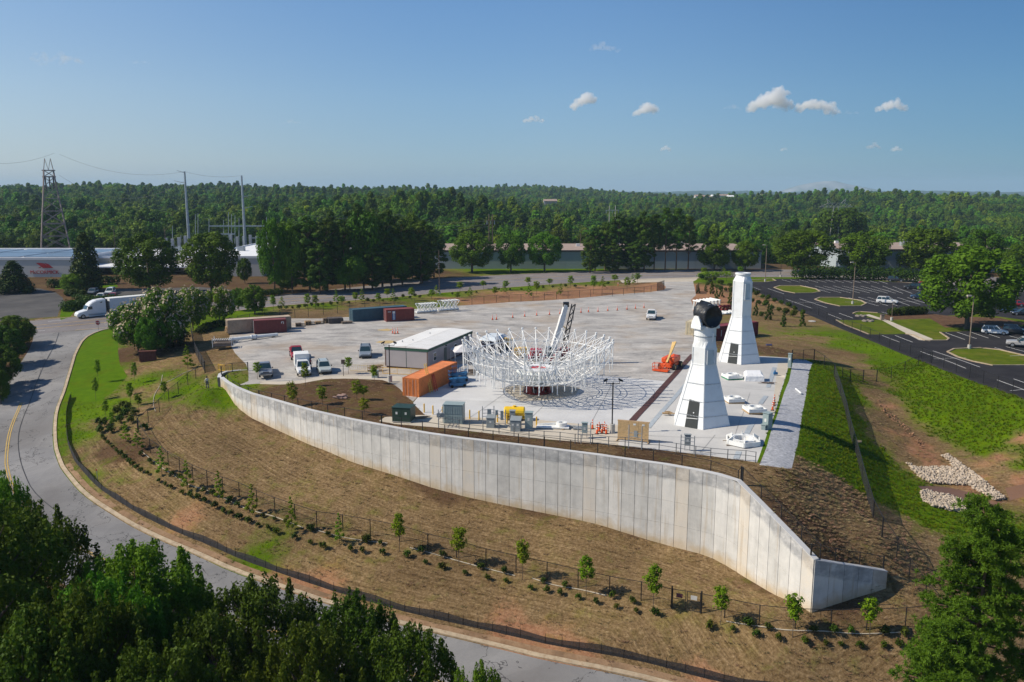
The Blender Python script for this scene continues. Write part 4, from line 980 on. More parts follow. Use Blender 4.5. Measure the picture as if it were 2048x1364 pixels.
def crown_lobes(kind, H, Rw, base, nl, g, lr=(.26, .44)):
    C = []; Rr = []
    for i in range(nl):
        t = (i + .5) / nl
        a = i * 2.39996 + g.uniform(-.4, .4)
        if kind == 'round':
            zz = 1 - 1.93 * t; q = math.sqrt(max(0, 1 - abs(zz) ** 2.6)); r = Rw * g.uniform(*lr)
            ah = (H - base) / 2; f = (1 - (lr[0] + lr[1]) / 2 * g.uniform(.75, 1.25)) * (.5 if i % 4 == 3 else 1); rad = Rw * q * f; z = base + ah + zz * (ah - r * .9) * g.uniform(.85, 1.04)
        elif kind == 'broad':
            z = base + (H - base) * (1 - t) ** .8 * .93 + .02 * H
            env = math.sin(math.pi * min(1, max(.04, ((z - base) / (H - base)) ** .75 * .82 + .12)))
            rad = Rw * env * g.uniform(.35, .86) if i > 1 else 0
            r = Rw * g.uniform(.20, .34)
            z = min(z, H - r * .9)
        elif kind == 'cone':
            z = base + (H - base) * t; env = (1 - t) ** .8 + .04; rad = Rw * env * g.uniform(.45, .8); r = Rw * (.16 + .24 * (1 - t))
            z = min(z, H - r * .6)
        elif kind == 'vase':
            z = base + (H - base) * g.uniform(.1, .9); rad = Rw * (.25 + .6 * (z - base) / (H - base)) * g.uniform(.3, 1); r = Rw * g.uniform(.28, .42); z = min(z, H - r * .7)
        elif kind == 'pine':
            z = base + (H - base) * t; env = .55 + .45 * math.sin(math.pi * min(1, t * 1.05 + .1)); rad = Rw * env * g.uniform(.25, .95) * (1 - .75 * t ** 3); r = Rw * g.uniform(.17, .30); z = min(z, H - r * .5)
        C.append((math.cos(a) * rad, math.sin(a) * rad, z)); Rr.append(r)
    return C, Rr
def tree_mesh(kind, H, Rw, base, nl, nleaf, size, seed, sq=(1, 1, 1), trunk_r=.2, rn=.32, limbs=True, up=.35, shell=.6, second=None, asp=.62, lr=(.26, .44), shoots=0):
    g = np.random.default_rng(seed)
    C, Rr = crown_lobes(kind, H, Rw, base, nl, g, lr)
    for i in range(shoots):
        a = g.uniform(0, 6.28); q = Rw * math.sqrt(g.random()) * .95; z = base + (H - base) * (.5 + .42 * math.sqrt(max(0, 1 - (q / Rw) ** 2)))
        for k in range(3): C.append((math.cos(a) * q, math.sin(a) * q, min(H * 1.06, z + k * .42))); Rr.append(.40 - .09 * k)
    Vc, Fc = leaf_cloud(nleaf, C, Rr, size, g, up, shell, sq, asp, rn)
    tr = [tube_np((0, 0, -.4), (g.uniform(-.1, .1) * Rw * .3, 0, base + (H - base) * .35), trunk_r, trunk_r * .6, 7), tube_np((0, 0, base + (H - base) * .34), (0, 0, H * .92), trunk_r * .6, trunk_r * .12)]
    if limbs:
        for c, r in list(zip(C, Rr))[:min(nl, 16)]:
            z0 = max(base * .75, c[2] - math.hypot(c[0], c[1]) * .8 - .3)
            tr.append(tube_np((0, 0, min(z0, H * .8)), c, trunk_r * .32, trunk_r * .1, 4))
    Vt, Ft = join_np(tr)
    sec = None
    if second:
        n2, s2 = second
        d = g.normal(size=(len(C), 3))
        Vb, Fb = leaf_cloud(n2, [(c[0], c[1], c[2] + r * .25) for c, r in zip(C, Rr)], Rr, s2, g, .9, .97, sq)
        sec = (Vb, Fb)
    return (Vc, Fc), (Vt, Ft), sec
PROTO = {}
def proto(key, leafkey, barkm, *a, **k):
    (Vc, Fc), (Vt, Ft), sec = tree_mesh(*a, **k)
    crown = np_mesh('crown', Vc, Fc, [LF[leafkey]]); trunk = np_mesh('trunk', Vt, Ft, [barkm])
    bl = np_mesh('blossom', sec[0], sec[1], [blossom]) if sec else None
    PROTO[key] = (crown, trunk, bl, a[1], a[2])
for i in range(4): proto('oak%d' % i, 'oak', bark, 'round', 14, 5.5, .8, 64, 13000, .24, 20 + i, trunk_r=.32, shell=.72, lr=(.13, .30), rn=.42)
for i in range(3): proto('bright%d' % i, 'bright', bark, 'round', 14, 5.5, 1.0, 64, 14000, .23, 120 + i, trunk_r=.3, shell=.72, lr=(.13, .30), rn=.42)
for i in range(2): proto('cedar%d' % i, 'cedar', bark, 'cone', 12, 4.2, .5, 46, 6000, .28, 40 + i, trunk_r=.3, up=.1)
for i in range(3): proto('pine%d' % i, 'pine', bark_red, 'pine', 18, 4.2, 6.5, 44, 5200, .30, 60 + i, (1, 1, .55), trunk_r=.24, asp=.3)
for i in range(2): proto('lowpine%d' % i, 'pine', bark_red, 'round', 16, 4.6, .2, 70, 12000, .27, 70 + i, (1, 1, .55), trunk_r=.28, asp=.45, lr=(.14, .30), shell=.8)
for i in range(2): proto('myrtle%d' % i, 'bright', bark, 'round', 7, 3.8, .5, 40, 8000, .18, 80 + i, trunk_r=.13, second=(1100, .20), lr=(.15, .30), shell=.7)
for i in range(4): proto('sapling%d' % i, 'sapling', bark, 'round', 4.2, .8, 1.25, 14, 1100, .10, 90 + i, trunk_r=.03, shell=.1, lr=(.35, .6))
for i in range(2): proto('yellowsap%d' % i, 'yellowsap', bark, 'round', 4.0, .85, .9, 14, 1000, .10, 96 + i, trunk_r=.03, shell=.1, lr=(.35, .6))
for i in range(3): proto('slimsap%d' % i, 'sapling', bark, 'cone', 4.6, .85, .6, 18, 1000, .10, 190 + i, trunk_r=.03, shell=.2)
for i in range(3): proto('shrub%d' % i, 'shrub', bark, 'round', .8, .45, .04, 8, 260, .075, 100 + i, trunk_r=.02, limbs=False, shell=.2, lr=(.35, .6))
for i in range(3): proto('roundshrub%d' % i, 'shrub', bark, 'round', 1.5, .8, .05, 9, 700, .11, 110 + i, trunk_r=.03, limbs=False, shell=.5, lr=(.35, .6))
for i in range(2): proto('smallcone%d' % i, 'shrub', bark, 'cone', 2.9, .9, .1, 16, 900, .12, 115 + i, trunk_r=.03, limbs=False, shell=.5, up=.1)
FARM = []
for i in range(6):
    kind = ('round', 'round', 'round', 'round', 'round', 'pine')[i]; hh = (15, 16.5, 13.5, 17, 16, 20)[i]
    (Vc, Fc), (Vt, Ft), _ = tree_mesh(kind, hh, (9.2, 10, 8.4, 9.4, 7.4, 5)[i], (1, 2, 1, 2, 1, 4)[i], 30, 2600, .68, 300 + i, trunk_r=.3, limbs=False, up=.3, shell=.85, lr=(.18, .34))
    FARM.append((Vc, Fc, Vt, Ft))
    proto('far%d' % i, 'far', bark, kind, hh, (7.6, 8.2, 7, 7.8, 6.4, 5)[i], (1, 2, 1, 2, 1, 4)[i], 34, 5500, .42, 300 + i, trunk_r=.3, limbs=False, shell=.8, lr=(.2, .38))

def plant(key, loc, H, Rw, name, label, cat, group=None, rz=None, parts=True):
    crown, trunk, bl, h0, r0 = PROTO[key]
    o = thing(name, label, cat, loc, rng.uniform(0, 6.28) if rz is None else rz, group)
    o.scale = (Rw / r0, Rw / r0, H / h0)
    t = bpy.data.objects.new('trunk', trunk); link(t, o)
    c = bpy.data.objects.new('crown', crown); link(c, o)
    if bl: b = bpy.data.objects.new('blossom', bl); link(b, o)
    return o
def plant_px(key, px, py, top, width, name, label, cat='tree', group=None):
    p = T(px, py); H = max(.4, atY(px, top, p.y).z - p.z)
    width *= 1.18 if 'sap' in key else 1
    zc = p.y * _cp - ((p.z + H / 2) - CAMH) * _sp
    Rw = width / 2 * zc / FPX
    return plant(key, p, H, Rw / (1.0), name, label, cat, group)
kc = {}
def pick(base, n):
    kc[base] = kc.get(base, -1) + 1; return base + str(kc[base] % n)

# trees in the middle distance, one by one
mid = [('cedar',2,175,582,466,80,'cedar_tree','dark dense cedar beside the logo on the white factory wall'),
 ('oak',4,300,590,462,128,'shade_tree','broad tree in front of the factory, first one to the right of the dark cedar'),
 ('oak',4,424,588,459,118,'shade_tree','broad rounded tree on the office lawn between the two factory roof halves'),
 ('bright',3,550,588,432,62,'tall_tree','tall yellow-green tree at the left edge of the dark grove'),
 ('bright',3,783,572,466,92,'maple_tree','bright round maple standing before the dark pine grove'),
 ('oak',4,490,567,515,30,'small_tree','small yellow-green tree half hidden at the factory corner'),
 ('bright',3,148,586,545,52,'small_tree','small spreading tree on the lawn left of the parked cars'),
 ('oak',4,576,582,540,46,'small_tree','low bluish tree at the roadside edge of the grove'),
 ('oak',4,652,560,505,40,'small_tree','small tree in a gap of the dark pine grove'),
 ('bright',3,944,545,462,92,'street_tree','round street tree, first before the long low warehouse'),
 ('bright',3,1022,544,466,66,'street_tree','round street tree, second before the long low warehouse'),
 ('bright',3,1089,543,461,72,'street_tree','round street tree just before the warehouse roof vent'),
 ('oak',4,1428,541,469,70,'street_tree','round tree with slim trunk right of the pine clump'),
 ('oak',4,1490,541,480,56,'street_tree','round tree just left of the tall parking light by the road'),
 ('oak',4,1606,545,455,125,'shade_tree','wide tree over the hedge, first of three along the parking lot'),
 ('oak',4,1722,548,461,112,'shade_tree','wide tree over the hedge, second of three along the parking lot'),
 ('oak',4,1855,551,452,135,'shade_tree','wide tree over the hedge, third of three along the parking lot'),
 ('far',4,1675,530,412,120,'dark_tree','tall dark tree rising behind the parking lot trees'),
 ('bright',3,1933,658,487,196,'shade_tree','big round green tree standing in the parking lot lawn'),
 ('oak',4,2050,560,480,90,'shade_tree','tree at the right end of the parking lot'),
 ('oak',4,1965,545,455,90,'shade_tree','leafy tree behind the big parking lot tree'),
 ('oak',4,510,628,568,52,'small_tree','dark rounded tree at the roadside beside the yard fence'),
 ('bright',3,478,622,574,32,'small_tree','thin bright tree between the blossoming bushes and the dark roadside tree'),
 ('myrtle',2,277,705,600,104,'crape_myrtle','large crape myrtle with cream blossom near the stop sign'),
 ('myrtle',2,325,700,573,112,'crape_myrtle','blossoming crape myrtle in front of the semi trailer'),
 ('bright',3,306,712,630,62,'small_tree','dense green tree beneath the blossoming crape myrtles'),
 ('myrtle',2,386,660,571,74,'crape_myrtle','blossoming crape myrtle between the trailer and the yard corner'),
 ('myrtle',2,440,645,572,66,'crape_myrtle','blossoming crape myrtle nearest to the stacked containers'),
 ('cedar',2,350,690,600,60,'bushy_tree','dark bushy tree beside the windscreened fence'),
 ('cedar',2,30,585,522,84,'bushy_tree','drooping grey-green tree at the left edge below the factory wall')]
for b_, n_, px, py, top, w, nm, lb in mid: plant_px(pick(b_, n_), px, py, top, w, nm, lb)
grove = [(585,586,446,70),(620,584,425,72),(655,582,436,70),(690,580,428,76),(728,577,420,78),(765,574,428,70),(805,571,430,74),(842,568,438,60),(610,566,440,60),(665,565,420,64),(720,562,408,70),(775,560,410,64),(825,558,425,60),(570,566,432,58),(868,556,455,50),(640,588,490,60),(700,584,500,60),(745,580,495,56),(845,566,500,56)]
for i, (px, py, top, w) in enumerate(grove):
    plant_px(pick('lowpine', 2) if i % 4 else pick('far', 4), px, py, top + (i * 37 % 23) - 10, w * (1.15 if i % 3 else .9), 'pine_tree', 'dark pine in the grove before the factory, %s in the row from its left end' % nth(i), group='trees of the dark grove')
pines = [(1190,542,452,46,0),(1210,540,440,50,0),(1236,541,424,56,0),(1262,541,430,52,0),(1288,542,420,58,0),(1308,540,428,50,1),(1330,541,415,52,1),(1352,541,416,56,1),(1376,539,432,50,1),(1180,546,470,40,0),(1225,544,485,44,0),(1270,544,480,46,0)]
for i, (px, py, top, w, b_) in enumerate(pines):
    plant_px(pick('pine' if b_ else 'lowpine', 3 if b_ else 2), px, py, top, w, 'pine_tree', 'tall dark pine of the clump hiding the warehouse, %s from its left end' % nth(i), group='pines of the clump before the warehouse')
# left edge trees
for i, (px, py, top, w) in enumerate([(28,700,628,82),(10,735,650,80),(40,690,640,60),(5,775,690,74),(-30,800,700,80),(2,808,735,40)]):
    plant_px(pick('oak', 4), px, py, top, w, 'roadside_tree', 'dense dark tree overhanging the far side of the side road, %s from the junction' % nth(i), group='trees at the left of the side road')
# hedges
def hedge(label, px, w, h, name='hedge', leaf='hedge', n=900, size=.16):
    l = resample(xy(Tmany(px)), w * .55); g = np.random.default_rng(len(label)); zz = HZa(l)
    C = [(p[0], p[1], z + h * .45 + g.uniform(-.05, .05) * h) for p, z in zip(l, zz)]; Rr = [w * .5 * g.uniform(.85, 1.15) for _ in l]
    V, F = leaf_cloud(n, C, Rr, size, g, .3, .75, (1, 1, h / w * 1.05))
    o = link(bpy.data.objects.new(name, np_mesh(name, V, F, [LF[leaf]]))); tag(o, label, 'hedge'); return o
hedge('long dark hedge between the road and the parking lot bays', [(1596,558),(1640,557),(1700,559),(1760,560),(1810,563),(1862,568)], 4.4, 4.2, n=7000, size=.3)
hedge('trimmed light green hedge beside the mulch bed in the parking lot', [(1781,631),(1800,630),(1820,629),(1846,628)], 2.0, 1.9, n=3500, size=.2)
hedge('low clipped hedge behind the semi truck cab', [(136,622),(160,618),(190,614),(205,612)], 3.4, 2.6, n=2500, size=.25)
hedge('clipped hedge row below the parked cars at the factory', [(152,600),(180,601),(205,602),(240,602),(285,600)], 2.2, 1.6, n=2500, size=.22)
hedge('round dark bush beside the parked car at the factory', [(138,592),(165,592)], 2.6, 2.0, n=1500, size=.22)
hedge('hedge along the foot of the white factory wall', [(105,575),(150,573),(200,570),(232,568)], 3, 2.6, n=2500, size=.3)
hedge('dark hedge under the blossoming bushes at the yard corner', [(400,668),(430,655),(460,650)], 2.0, 1.6, n=2000, size=.2)
hedge('low dark hedge at the roadside below the grove', [(470,600),(510,596),(560,590)], 2.5, 2.0, n=1800, size=.25)
hedge('green ornamental bushes at the yard entrance by the road', [(1400,556),(1420,554),(1440,553),(1458,553)], 2.6, 1.8, leaf='sapling', n=1500, size=.22)

# saplings: base px,py , top py , width
def row(lst, keys, name, label, cat, group):
    for i, q in enumerate(lst):
        px, py, top, w = q[:4]
        b_, n_ = keys[i % len(keys)] if len(q) < 5 else q[4]
        plant_px(pick(b_, n_), px, py, top, w, name, label % nth(i), cat, group)
SAP, SLIM, YEL = ('sapling', 4), ('slimsap', 3), ('yellowsap', 2)
row([(324,950,893,26,SLIM),(375,980,920,26,SLIM),(439,1001,942,24,SLIM),(505,1030,968,26,SLIM),(584,1066,992,24,SLIM),(679,1088,1025,22,SLIM),(799,1103,1022,30),(918,1132,1050,34),(1045,1160,1074,30),(1172,1190,1106,36),(1306,1222,1126,38),(1441,1250,1168,34),(1585,1274,1182,40),(1739,1273,1190,38),(1885,1272,1200,34)],
    [SAP], 'young_tree', 'staked young tree on the slope outside the lower fence, %s counting from the left', 'young tree', 'young trees outside the lower fence')
row([(197,765,715,14),(192,801,752,14),(270,768,722,14),(262,812,762,16),(329,798,760,16),(278,823,785,18),(212,836,798,16),(225,862,822,16),(252,884,842,22,SLIM),(276,898,856,24,SLIM),(376,738,690,26,SLIM),(258,790,765,12)],
    [SAP], 'young_tree', 'young tree on the left lawn inside the road bend, %s counting from the stop sign', 'young tree', 'young trees on the left lawn')
row([(728,800,768,20),(611,773,722,18),(515,758,722,18),(697,748,712,18),(749,768,728,18),(585,815,760,24,YEL),(645,810,770,26,YEL),(714,800,758,26,YEL),(729,830,793,24,YEL)],
    [SAP], 'young_tree', 'young tree in the brown bed behind the retaining wall, %s in the bed', 'young tree', 'young trees in the bed behind the wall')
bk = [(547,622,588),(564,612,592),(615,618,586),(631,618,588),(673,606,578),(684,612,590),(711,607,583),(724,602,577),(757,607,585),(775,598,576),(787,606,577),(823,601,573),(863,598,578),(873,590,570),(915,601,582),(920,584,562),(940,592,574),(967,578,560),(990,594,572),(1008,586,566),(1012,580,560),
      (1056,572,553),(1058,594,566),(1073,590,560),(1099,572,556),(1121,590,566),(1141,576,550),(1187,588,548),(1205,576,552),(1229,566,548),(1254,582,552),(1265,568,547),(1275,566,545),(1408,552,534),(1448,550,533),(1481,549,532)]
row([(x, y, t, 15) for x, y, t in bk], [SAP, SLIM, SAP], 'young_tree', 'young tree on the planted berm along the main road, %s counting from the left', 'young tree', 'young trees on the road berm')
# shrubs
def shr(lst, label, group, key='shrub', n=3, H=.8, Rw=.45, name='shrub'):
    for i, (p, q) in enumerate(zip(lst, Tmany(lst))):
        s = rng.uniform(.75, 1.25)
        plant(pick(key, n), q, H * s, Rw * s, name, label % nth(i), 'shrub', group)
shr([(205,877),(210,882),(216,889),(225,897),(233,904),(241,912),(250,920),(258,927),(265,933),(273,939),(283,945),(295,950),(318,965),(331,972),(342,978),(365,989),(381,995),(396,1000),(409,1005),(429,1017),(447,1026),(462,1032),(479,1040),(497,1047),(516,1054),(536,1060),(553,1069),(589,1079),(621,1089),(646,1098),(701,1103),(725,1106),(765,1110),(815,1116),(851,1129),(884,1139),(930,1151),(975,1161),(1012,1166),(1062,1180),(1093,1186),(1120,1191),(1157,1199),(1192,1208),(1233,1218),(1272,1226),(1310,1232),(1419,1258),(1466,1263),(1513,1275),(1557,1282),(1609,1288),(1652,1292),(1682,1294),(1720,1296),(1768,1297),(1799,1296),(1833,1295),(1872,1290)],
    'low shrub in the outer row below the lower fence, %s counting from the left', 'shrubs of the outer row')
shr([(282,912),(300,927),(407,986),(425,992),(345,952),(360,960),(460,1006),(476,1014),(495,1022),(526,1035),(549,1042),(571,1047),(619,1063),(625,1060),(656,1073),(730,1086),(735,1084),(761,1090),(844,1106),(885,1116),(962,1140),(1009,1148),(1087,1168),(1130,1176),(1225,1196),(1265,1208),(1494,1251),(1500,1254),(1536,1261),(1627,1266),(1668,1268),(1702,1267),(1769,1271),(1809,1273),(1838,1271),(1872,1264)],
    'dark shrub in the inner row close under the lower fence, %s counting from the left', 'shrubs of the inner row')
shr([(246,815),(256,818),(235,830),(252,833),(270,832),(222,866),(200,866),(209,852),(233,822),(240,846),(262,846),(248,862),(196,848),(290,860)], 'leafy shrub on the left lawn inside the bend, %s counting from the top', 'shrubs on the left lawn', H=1.2, Rw=.8)
shr([(x, y) for x, y in [(523,624),(560,619),(573,619),(585,618),(598,618),(611,616),(623,613),(635,614),(646,612),(662,611),(675,609),(698,608),(735,604),(747,605),(766,604),(793,600),(806,596),(820,598),(830,594),(840,596),(857,593),(905,590),(932,588),(953,587),(998,581),(1020,581),(1043,581),(1086,578),(1105,576),(1131,575),(1150,575),(1172,574),(1216,570)]], 'small dark shrub on the berm between the young trees, %s counting from the left', 'small shrubs on the road berm', H=1.0, Rw=.6)
c8 = lambda l: [(1200 + x / 4, 540 + y / 4) for x, y in l]
shr(c8([(810,75),(850,88),(880,104),(915,90),(955,114),(862,128),(900,146),(935,150),(970,120),(965,168),(1005,172),(1040,140),(1047,186),(1210,192),(1250,212),(1300,230),(1345,242),(1220,262),(1270,282),(1325,296),(1395,262),(1450,280),(1375,318),(1430,336),(1510,302),(1555,328),(1485,358),(1545,376),(1620,364),(1290,376),(1180,170),(1150,150)]),
    'round green shrub on the brown bank beside the parking lot, %s counting from the road', 'round shrubs on the bank', 'roundshrub', 3, 1.6, .85)
shr(c8([(845,172),(895,192),(930,258),(970,218),(1040,280),(785,185),(1245,366),(1345,398),(1367,360),(1467,450),(1615,448)]), 'small pointed evergreen on the brown bank beside the parking lot, %s counting from the road', 'pointed evergreens on the bank', 'smallcone', 2, 2.9, .72, 'evergreen_shrub')

# trees in the foreground, tall enough to reach into the picture from below
for i in range(2): proto('nearmaple%d' % i, 'bright', bark, 'round', 13, 5, 2, 90, 46000, .105, 400 + i, trunk_r=.28, shell=.5, lr=(.09, .25), shoots=46, rn=.6)
for i in range(3): proto('neardark%d' % i, 'near', bark, 'round', 13, 5, 2, 90, 42000, .10, 410 + i, trunk_r=.28, shell=.5, lr=(.09, .25), shoots=34, rn=.6)
def near_tree(key, px, top, Y, Rw, label, cat='tree', name='broadleaf_tree'):
    t = atY(px, top, Y); z = HZ(t.x, Y)
    return plant(key, (t.x, Y, z), t.z - z, Rw, name, label, cat)
near_tree('neardark0', 30, 1010, 57, 5.2, 'large dark tree at the bottom left corner overhanging the side road')
near_tree('neardark1', -60, 1010, 50, 6, 'dark tree cut by the left edge below the road')
near_tree('nearmaple0', 0, 945, 62, 2.6, 'bright leafy treetop at the left edge where the road leaves')
near_tree('nearmaple1', 265, 1092, 52, 5.2, 'bright green maple in the middle of the bottom left trees')
near_tree('nearmaple0', 195, 1150, 47, 4.0, 'bright maple between the dark corner tree and the big maple')
near_tree('nearmaple1', 350, 1170, 56, 3.6, 'bright maple with upright shoots reaching over the road')
near_tree('neardark2', 130, 1175, 43, 4.5, 'dark tree in the bottom left, in front of the bright maples')
near_tree('neardark0', 510, 1160, 51, 4.6, 'dark olive tree right of the bright maples, touching the road')
near_tree('neardark1', 420, 1230, 46, 4.2, 'dark olive tree low at the bottom edge below the maples')
near_tree('neardark2', 690, 1190, 50, 4.0, 'dark olive tree with airy top in front of the silt fence')
near_tree('neardark0', 800, 1252, 46, 3.8, 'dark olive tree at the bottom edge, last of the dark ones')
near_tree('neardark1', 610, 1255, 44, 4.2, 'dark olive tree at the bottom edge between the airy tops')
near_tree('nearmaple0', 950, 1328, 44, 2.4, 'small bright treetop peeking in at the bottom edge')
near_tree('neardark2', 300, 1290, 40, 4.5, 'shaded tree at the very bottom left of the picture')
near_tree('neardark1', 40, 1230, 41, 5, 'shaded tree filling the bottom left corner')

# the big pine at the right: whorled boughs with needle tufts
def big_pine(px, top, Y, Rw, label, seed):
    g = np.random.default_rng(seed); t = atY(px, top, Y); z0 = HZ(t.x, Y); H = t.z - z0
    root = thing('pine_tree', label, 'tree', (t.x, Y, z0))
    tr = [tube_np((0, 0, -.5), (0, 0, H * .97), .3, .05, 8)]; tuft = []; 
    nb = 60
    for i in range(nb):
        f = i / nb; z = H * (.30 + .68 * f); a = i * 2.4 + g.uniform(-.3, .3); L_ = Rw * (1.02 - f) ** .55 * g.uniform(.7, 1.05)
        e = np.array((math.cos(a) * L_, math.sin(a) * L_, z + L_ * g.uniform(.02, .3)))
        tr.append(tube_np((0, 0, z), e, .09 * (1 - f * .6), .03, 5))
        for k in range(8):
            s = g.uniform(.35, 1.0); c = np.array((0, 0, z)) * (1 - s) + e * s + g.normal(size=3) * (.38, .38, .22)
            tuft.append(c); tr.append(tube_np(np.array((0, 0, z)) * (1 - s * .8) + e * s * .8, c, .03, .015, 3))
    n = 130; V = []
    C = np.array(tuft); m = len(C)
    # each tuft: clusters of bottlebrush tips
    sub = C[:, None] + g.normal(size=(m, 12, 3)) * (.28, .28, .16); sub = sub.reshape(-1, 3)
    nd = 30; c = np.repeat(sub, nd, 0); d = g.normal(size=(len(c), 3)); d[:, 2] += .35; d /= np.linalg.norm(d, axis=1, keepdims=True)
    s = np.cross(d, g.normal(size=d.shape)); s /= np.linalg.norm(s, axis=1, keepdims=True); L2 = g.uniform(.14, .27, len(c))[:, None]
    V = np.stack([c - s * .012, c + s * .012, c + d * L2 + s * .018, c + d * L2 - s * .018], 1).reshape(-1, 3)
    F = np.arange(len(V)).reshape(-1, 4)
    link(bpy.data.objects.new('trunk', np_mesh('trunk', *join_np(tr), [bark_red])), root)
    link(bpy.data.objects.new('crown', np_mesh('crown', V, F, [LF['bigpine']])), root)
LF['bigpine'] = leaf_mat('fresh_pine_needles', (.040, .115, .020), (.125, .270, .045), .35, .9)
big_pine(1985, 1000, 45, 5.0, 'large fresh green pine at the bottom right corner', 5)
big_pine(1905, 1240, 43, 3.6, 'smaller pine low at the bottom right beside the large one', 8)

# ------------------------------------------------------------------ forest
fe = []
for i, az in enumerate(np.linspace(-32.5, 32.5, 74)):
    y = (352 if az > -4 else 378) + rng.uniform(0, 10) + (38 if -24 < az < -14 else 0); x = math.tan(R(az)) * y
    plant('far%d' % int(rng.integers(0, 6)), (x, y, float(HZ(x, y))), rng.uniform(13, 19), rng.uniform(5.5, 8), 'forest_tree', 'tall tree at the forest edge behind the buildings, %s from the left' % nth(i), 'tree', 'trees in the front edge of the forest')
hid = bpy.data.collections.new('forest_crowns')
for i, (Vc, Fc, Vt, Ft) in enumerate(FARM):
    V, F = join_np([(Vc, Fc), (Vt, Ft)])
    me = np_mesh('far_tree', V, F, [LF['far'], bark], midx=np.r_[np.zeros(len(Fc)), np.ones(len(Ft))])
    o = bpy.data.objects.new('far_tree', me); hid.objects.link(o)
P_ = []; S_ = []
d = 372.0
while d < 3100:
    s = 10.2 + d / 300
    n = int(1.2 * d / s); az = (np.arange(n) / n - .5) * 1.2 + rng.normal(size=n) * .25 * s / d
    dd = d + rng.normal(size=n) * s * .3
    P_.append(np.stack([np.sin(az) * dd, np.cos(az) * dd], 1)); S_.append(np.full(n, s / 11.5)); d += s * .92
P_ = np.vstack(P_); S_ = np.concatenate(S_)
az = np.degrees(np.arctan2(P_[:, 0], P_[:, 1])); dd = np.hypot(P_[:, 0], P_[:, 1])
keep = ~((az < -14) & (az > -24) & (P_[:, 1] < 425)) & (P_[:, 1] > np.where(az > -4, 362, 390))
clump = np.sin(P_[:, 0] / 37) * np.sin(P_[:, 1] / 53 + 1)
P_, S_, clump = P_[keep], S_[keep], clump[keep]
Z_ = np.where(np.hypot(P_[:, 0], P_[:, 1]) < 400, HZa(P_), far_z(P_[:, 0], P_[:, 1]))
me = bpy.data.meshes.new('forest'); me.vertices.add(len(P_)); me.vertices.foreach_set('co', np.column_stack([P_, Z_]).astype(np.float32).ravel())
hs = (S_ * .35 + .62) * (1 + .12 * rng.normal(size=len(S_)) + .14 * clump); 
sc3 = np.column_stack([S_ * rng.uniform(.8, 1.15, len(S_)), S_ * rng.uniform(.8, 1.15, len(S_)), np.clip(hs, .55, 1.45)]).astype(np.float32)
a = me.attributes.new('tscale', 'FLOAT_VECTOR', 'POINT'); a.data.foreach_set('vector', sc3.ravel())
a = me.attributes.new('trot', 'FLOAT', 'POINT'); a.data.foreach_set('value', rng.uniform(0, 6.28, len(S_)).astype(np.float32))
a = me.attributes.new('tidx', 'INT', 'POINT'); a.data.foreach_set('value', rng.integers(0, 6, len(S_)).astype(np.int32))
def instancer(name, me, coll, kind='stuff'):
    o = bpy.data.objects.new(name, me); link(o); o['kind'] = kind
    ng = bpy.data.node_groups.new(name + '_nodes', 'GeometryNodeTree')
    ng.interface.new_socket('Geometry', in_out='INPUT', socket_type='NodeSocketGeometry'); ng.interface.new_socket('Geometry', in_out='OUTPUT', socket_type='NodeSocketGeometry')
    N = ng.nodes; L = ng.links
    gi = N.new('NodeGroupInput'); go = N.new('NodeGroupOutput'); ip = N.new('GeometryNodeInstanceOnPoints'); ci = N.new('GeometryNodeCollectionInfo')
    ci.inputs['Collection'].default_value = coll; ci.inputs['Separate Children'].default_value = True; ci.inputs['Reset Children'].default_value = True
    ip.inputs['Pick Instance'].default_value = True
    def na(nm, t):
        q = N.new('GeometryNodeInputNamedAttribute'); q.data_type = t; q.inputs['Name'].default_value = nm; return q.outputs['Attribute']
    cx = N.new('ShaderNodeCombineXYZ'); L.new(na('trot', 'FLOAT'), cx.inputs[2])
    L.new(gi.outputs[0], ip.inputs['Points']); L.new(ci.outputs[0], ip.inputs['Instance']); L.new(na('tidx', 'INT'), ip.inputs['Instance Index'])
    L.new(cx.outputs[0], ip.inputs['Rotation']); L.new(na('tscale', 'FLOAT_VECTOR'), ip.inputs['Scale']); L.new(ip.outputs[0], go.inputs[0])
    md = o.modifiers.new('scatter', 'NODES'); md.node_group = ng
    return o
instancer('forest', me, hid)

# rank grass tufts on the green slopes, straw tufts on the brown ones
hg = bpy.data.collections.new('tufts')
tg = leaf_mat('rank_grass', (.085, .160, .008), (.180, .250, .018), .45, 2.0, .35); ts_ = leaf_mat('dry_straw', (.16, .11, .05), (.36, .27, .15), .2, 2.0, .35, sat=1)
for i in range(4):
    g = np.random.default_rng(500 + i); n = 26
    a = g.uniform(0, 6.28, n); r = g.uniform(0, .28, n); L_ = g.uniform(.22, .55, n) * (1 if i < 2 else .6); b0 = np.stack([np.cos(a) * r, np.sin(a) * r, -.03 * np.ones(n)], 1)
    tp = b0 + np.stack([np.cos(a) * L_ * (.4 if i < 2 else 1.0), np.sin(a) * L_ * (.4 if i < 2 else 1.0), L_ * (1 if i < 2 else .35)], 1); w = np.stack([-np.sin(a), np.cos(a), 0 * a], 1) * .035
    V = np.stack([b0 - w, b0 + w, tp + w * .3, tp - w * .3], 1).reshape(-1, 3)
    o = bpy.data.objects.new('tuft', np_mesh('tuft', V, np.arange(len(V)).reshape(-1, 4), [tg if i < 2 else ts_])); hg.objects.link(o)
sel = CF[rid == 0]; A3 = np.column_stack([CV, CZ])
area = np.linalg.norm(np.cross(A3[sel[:, 1]] - A3[sel[:, 0]], A3[sel[:, 2]] - A3[sel[:, 0]]), axis=1) / 2
cn = CV[sel].mean(1); wg = W[sel].mean(1)
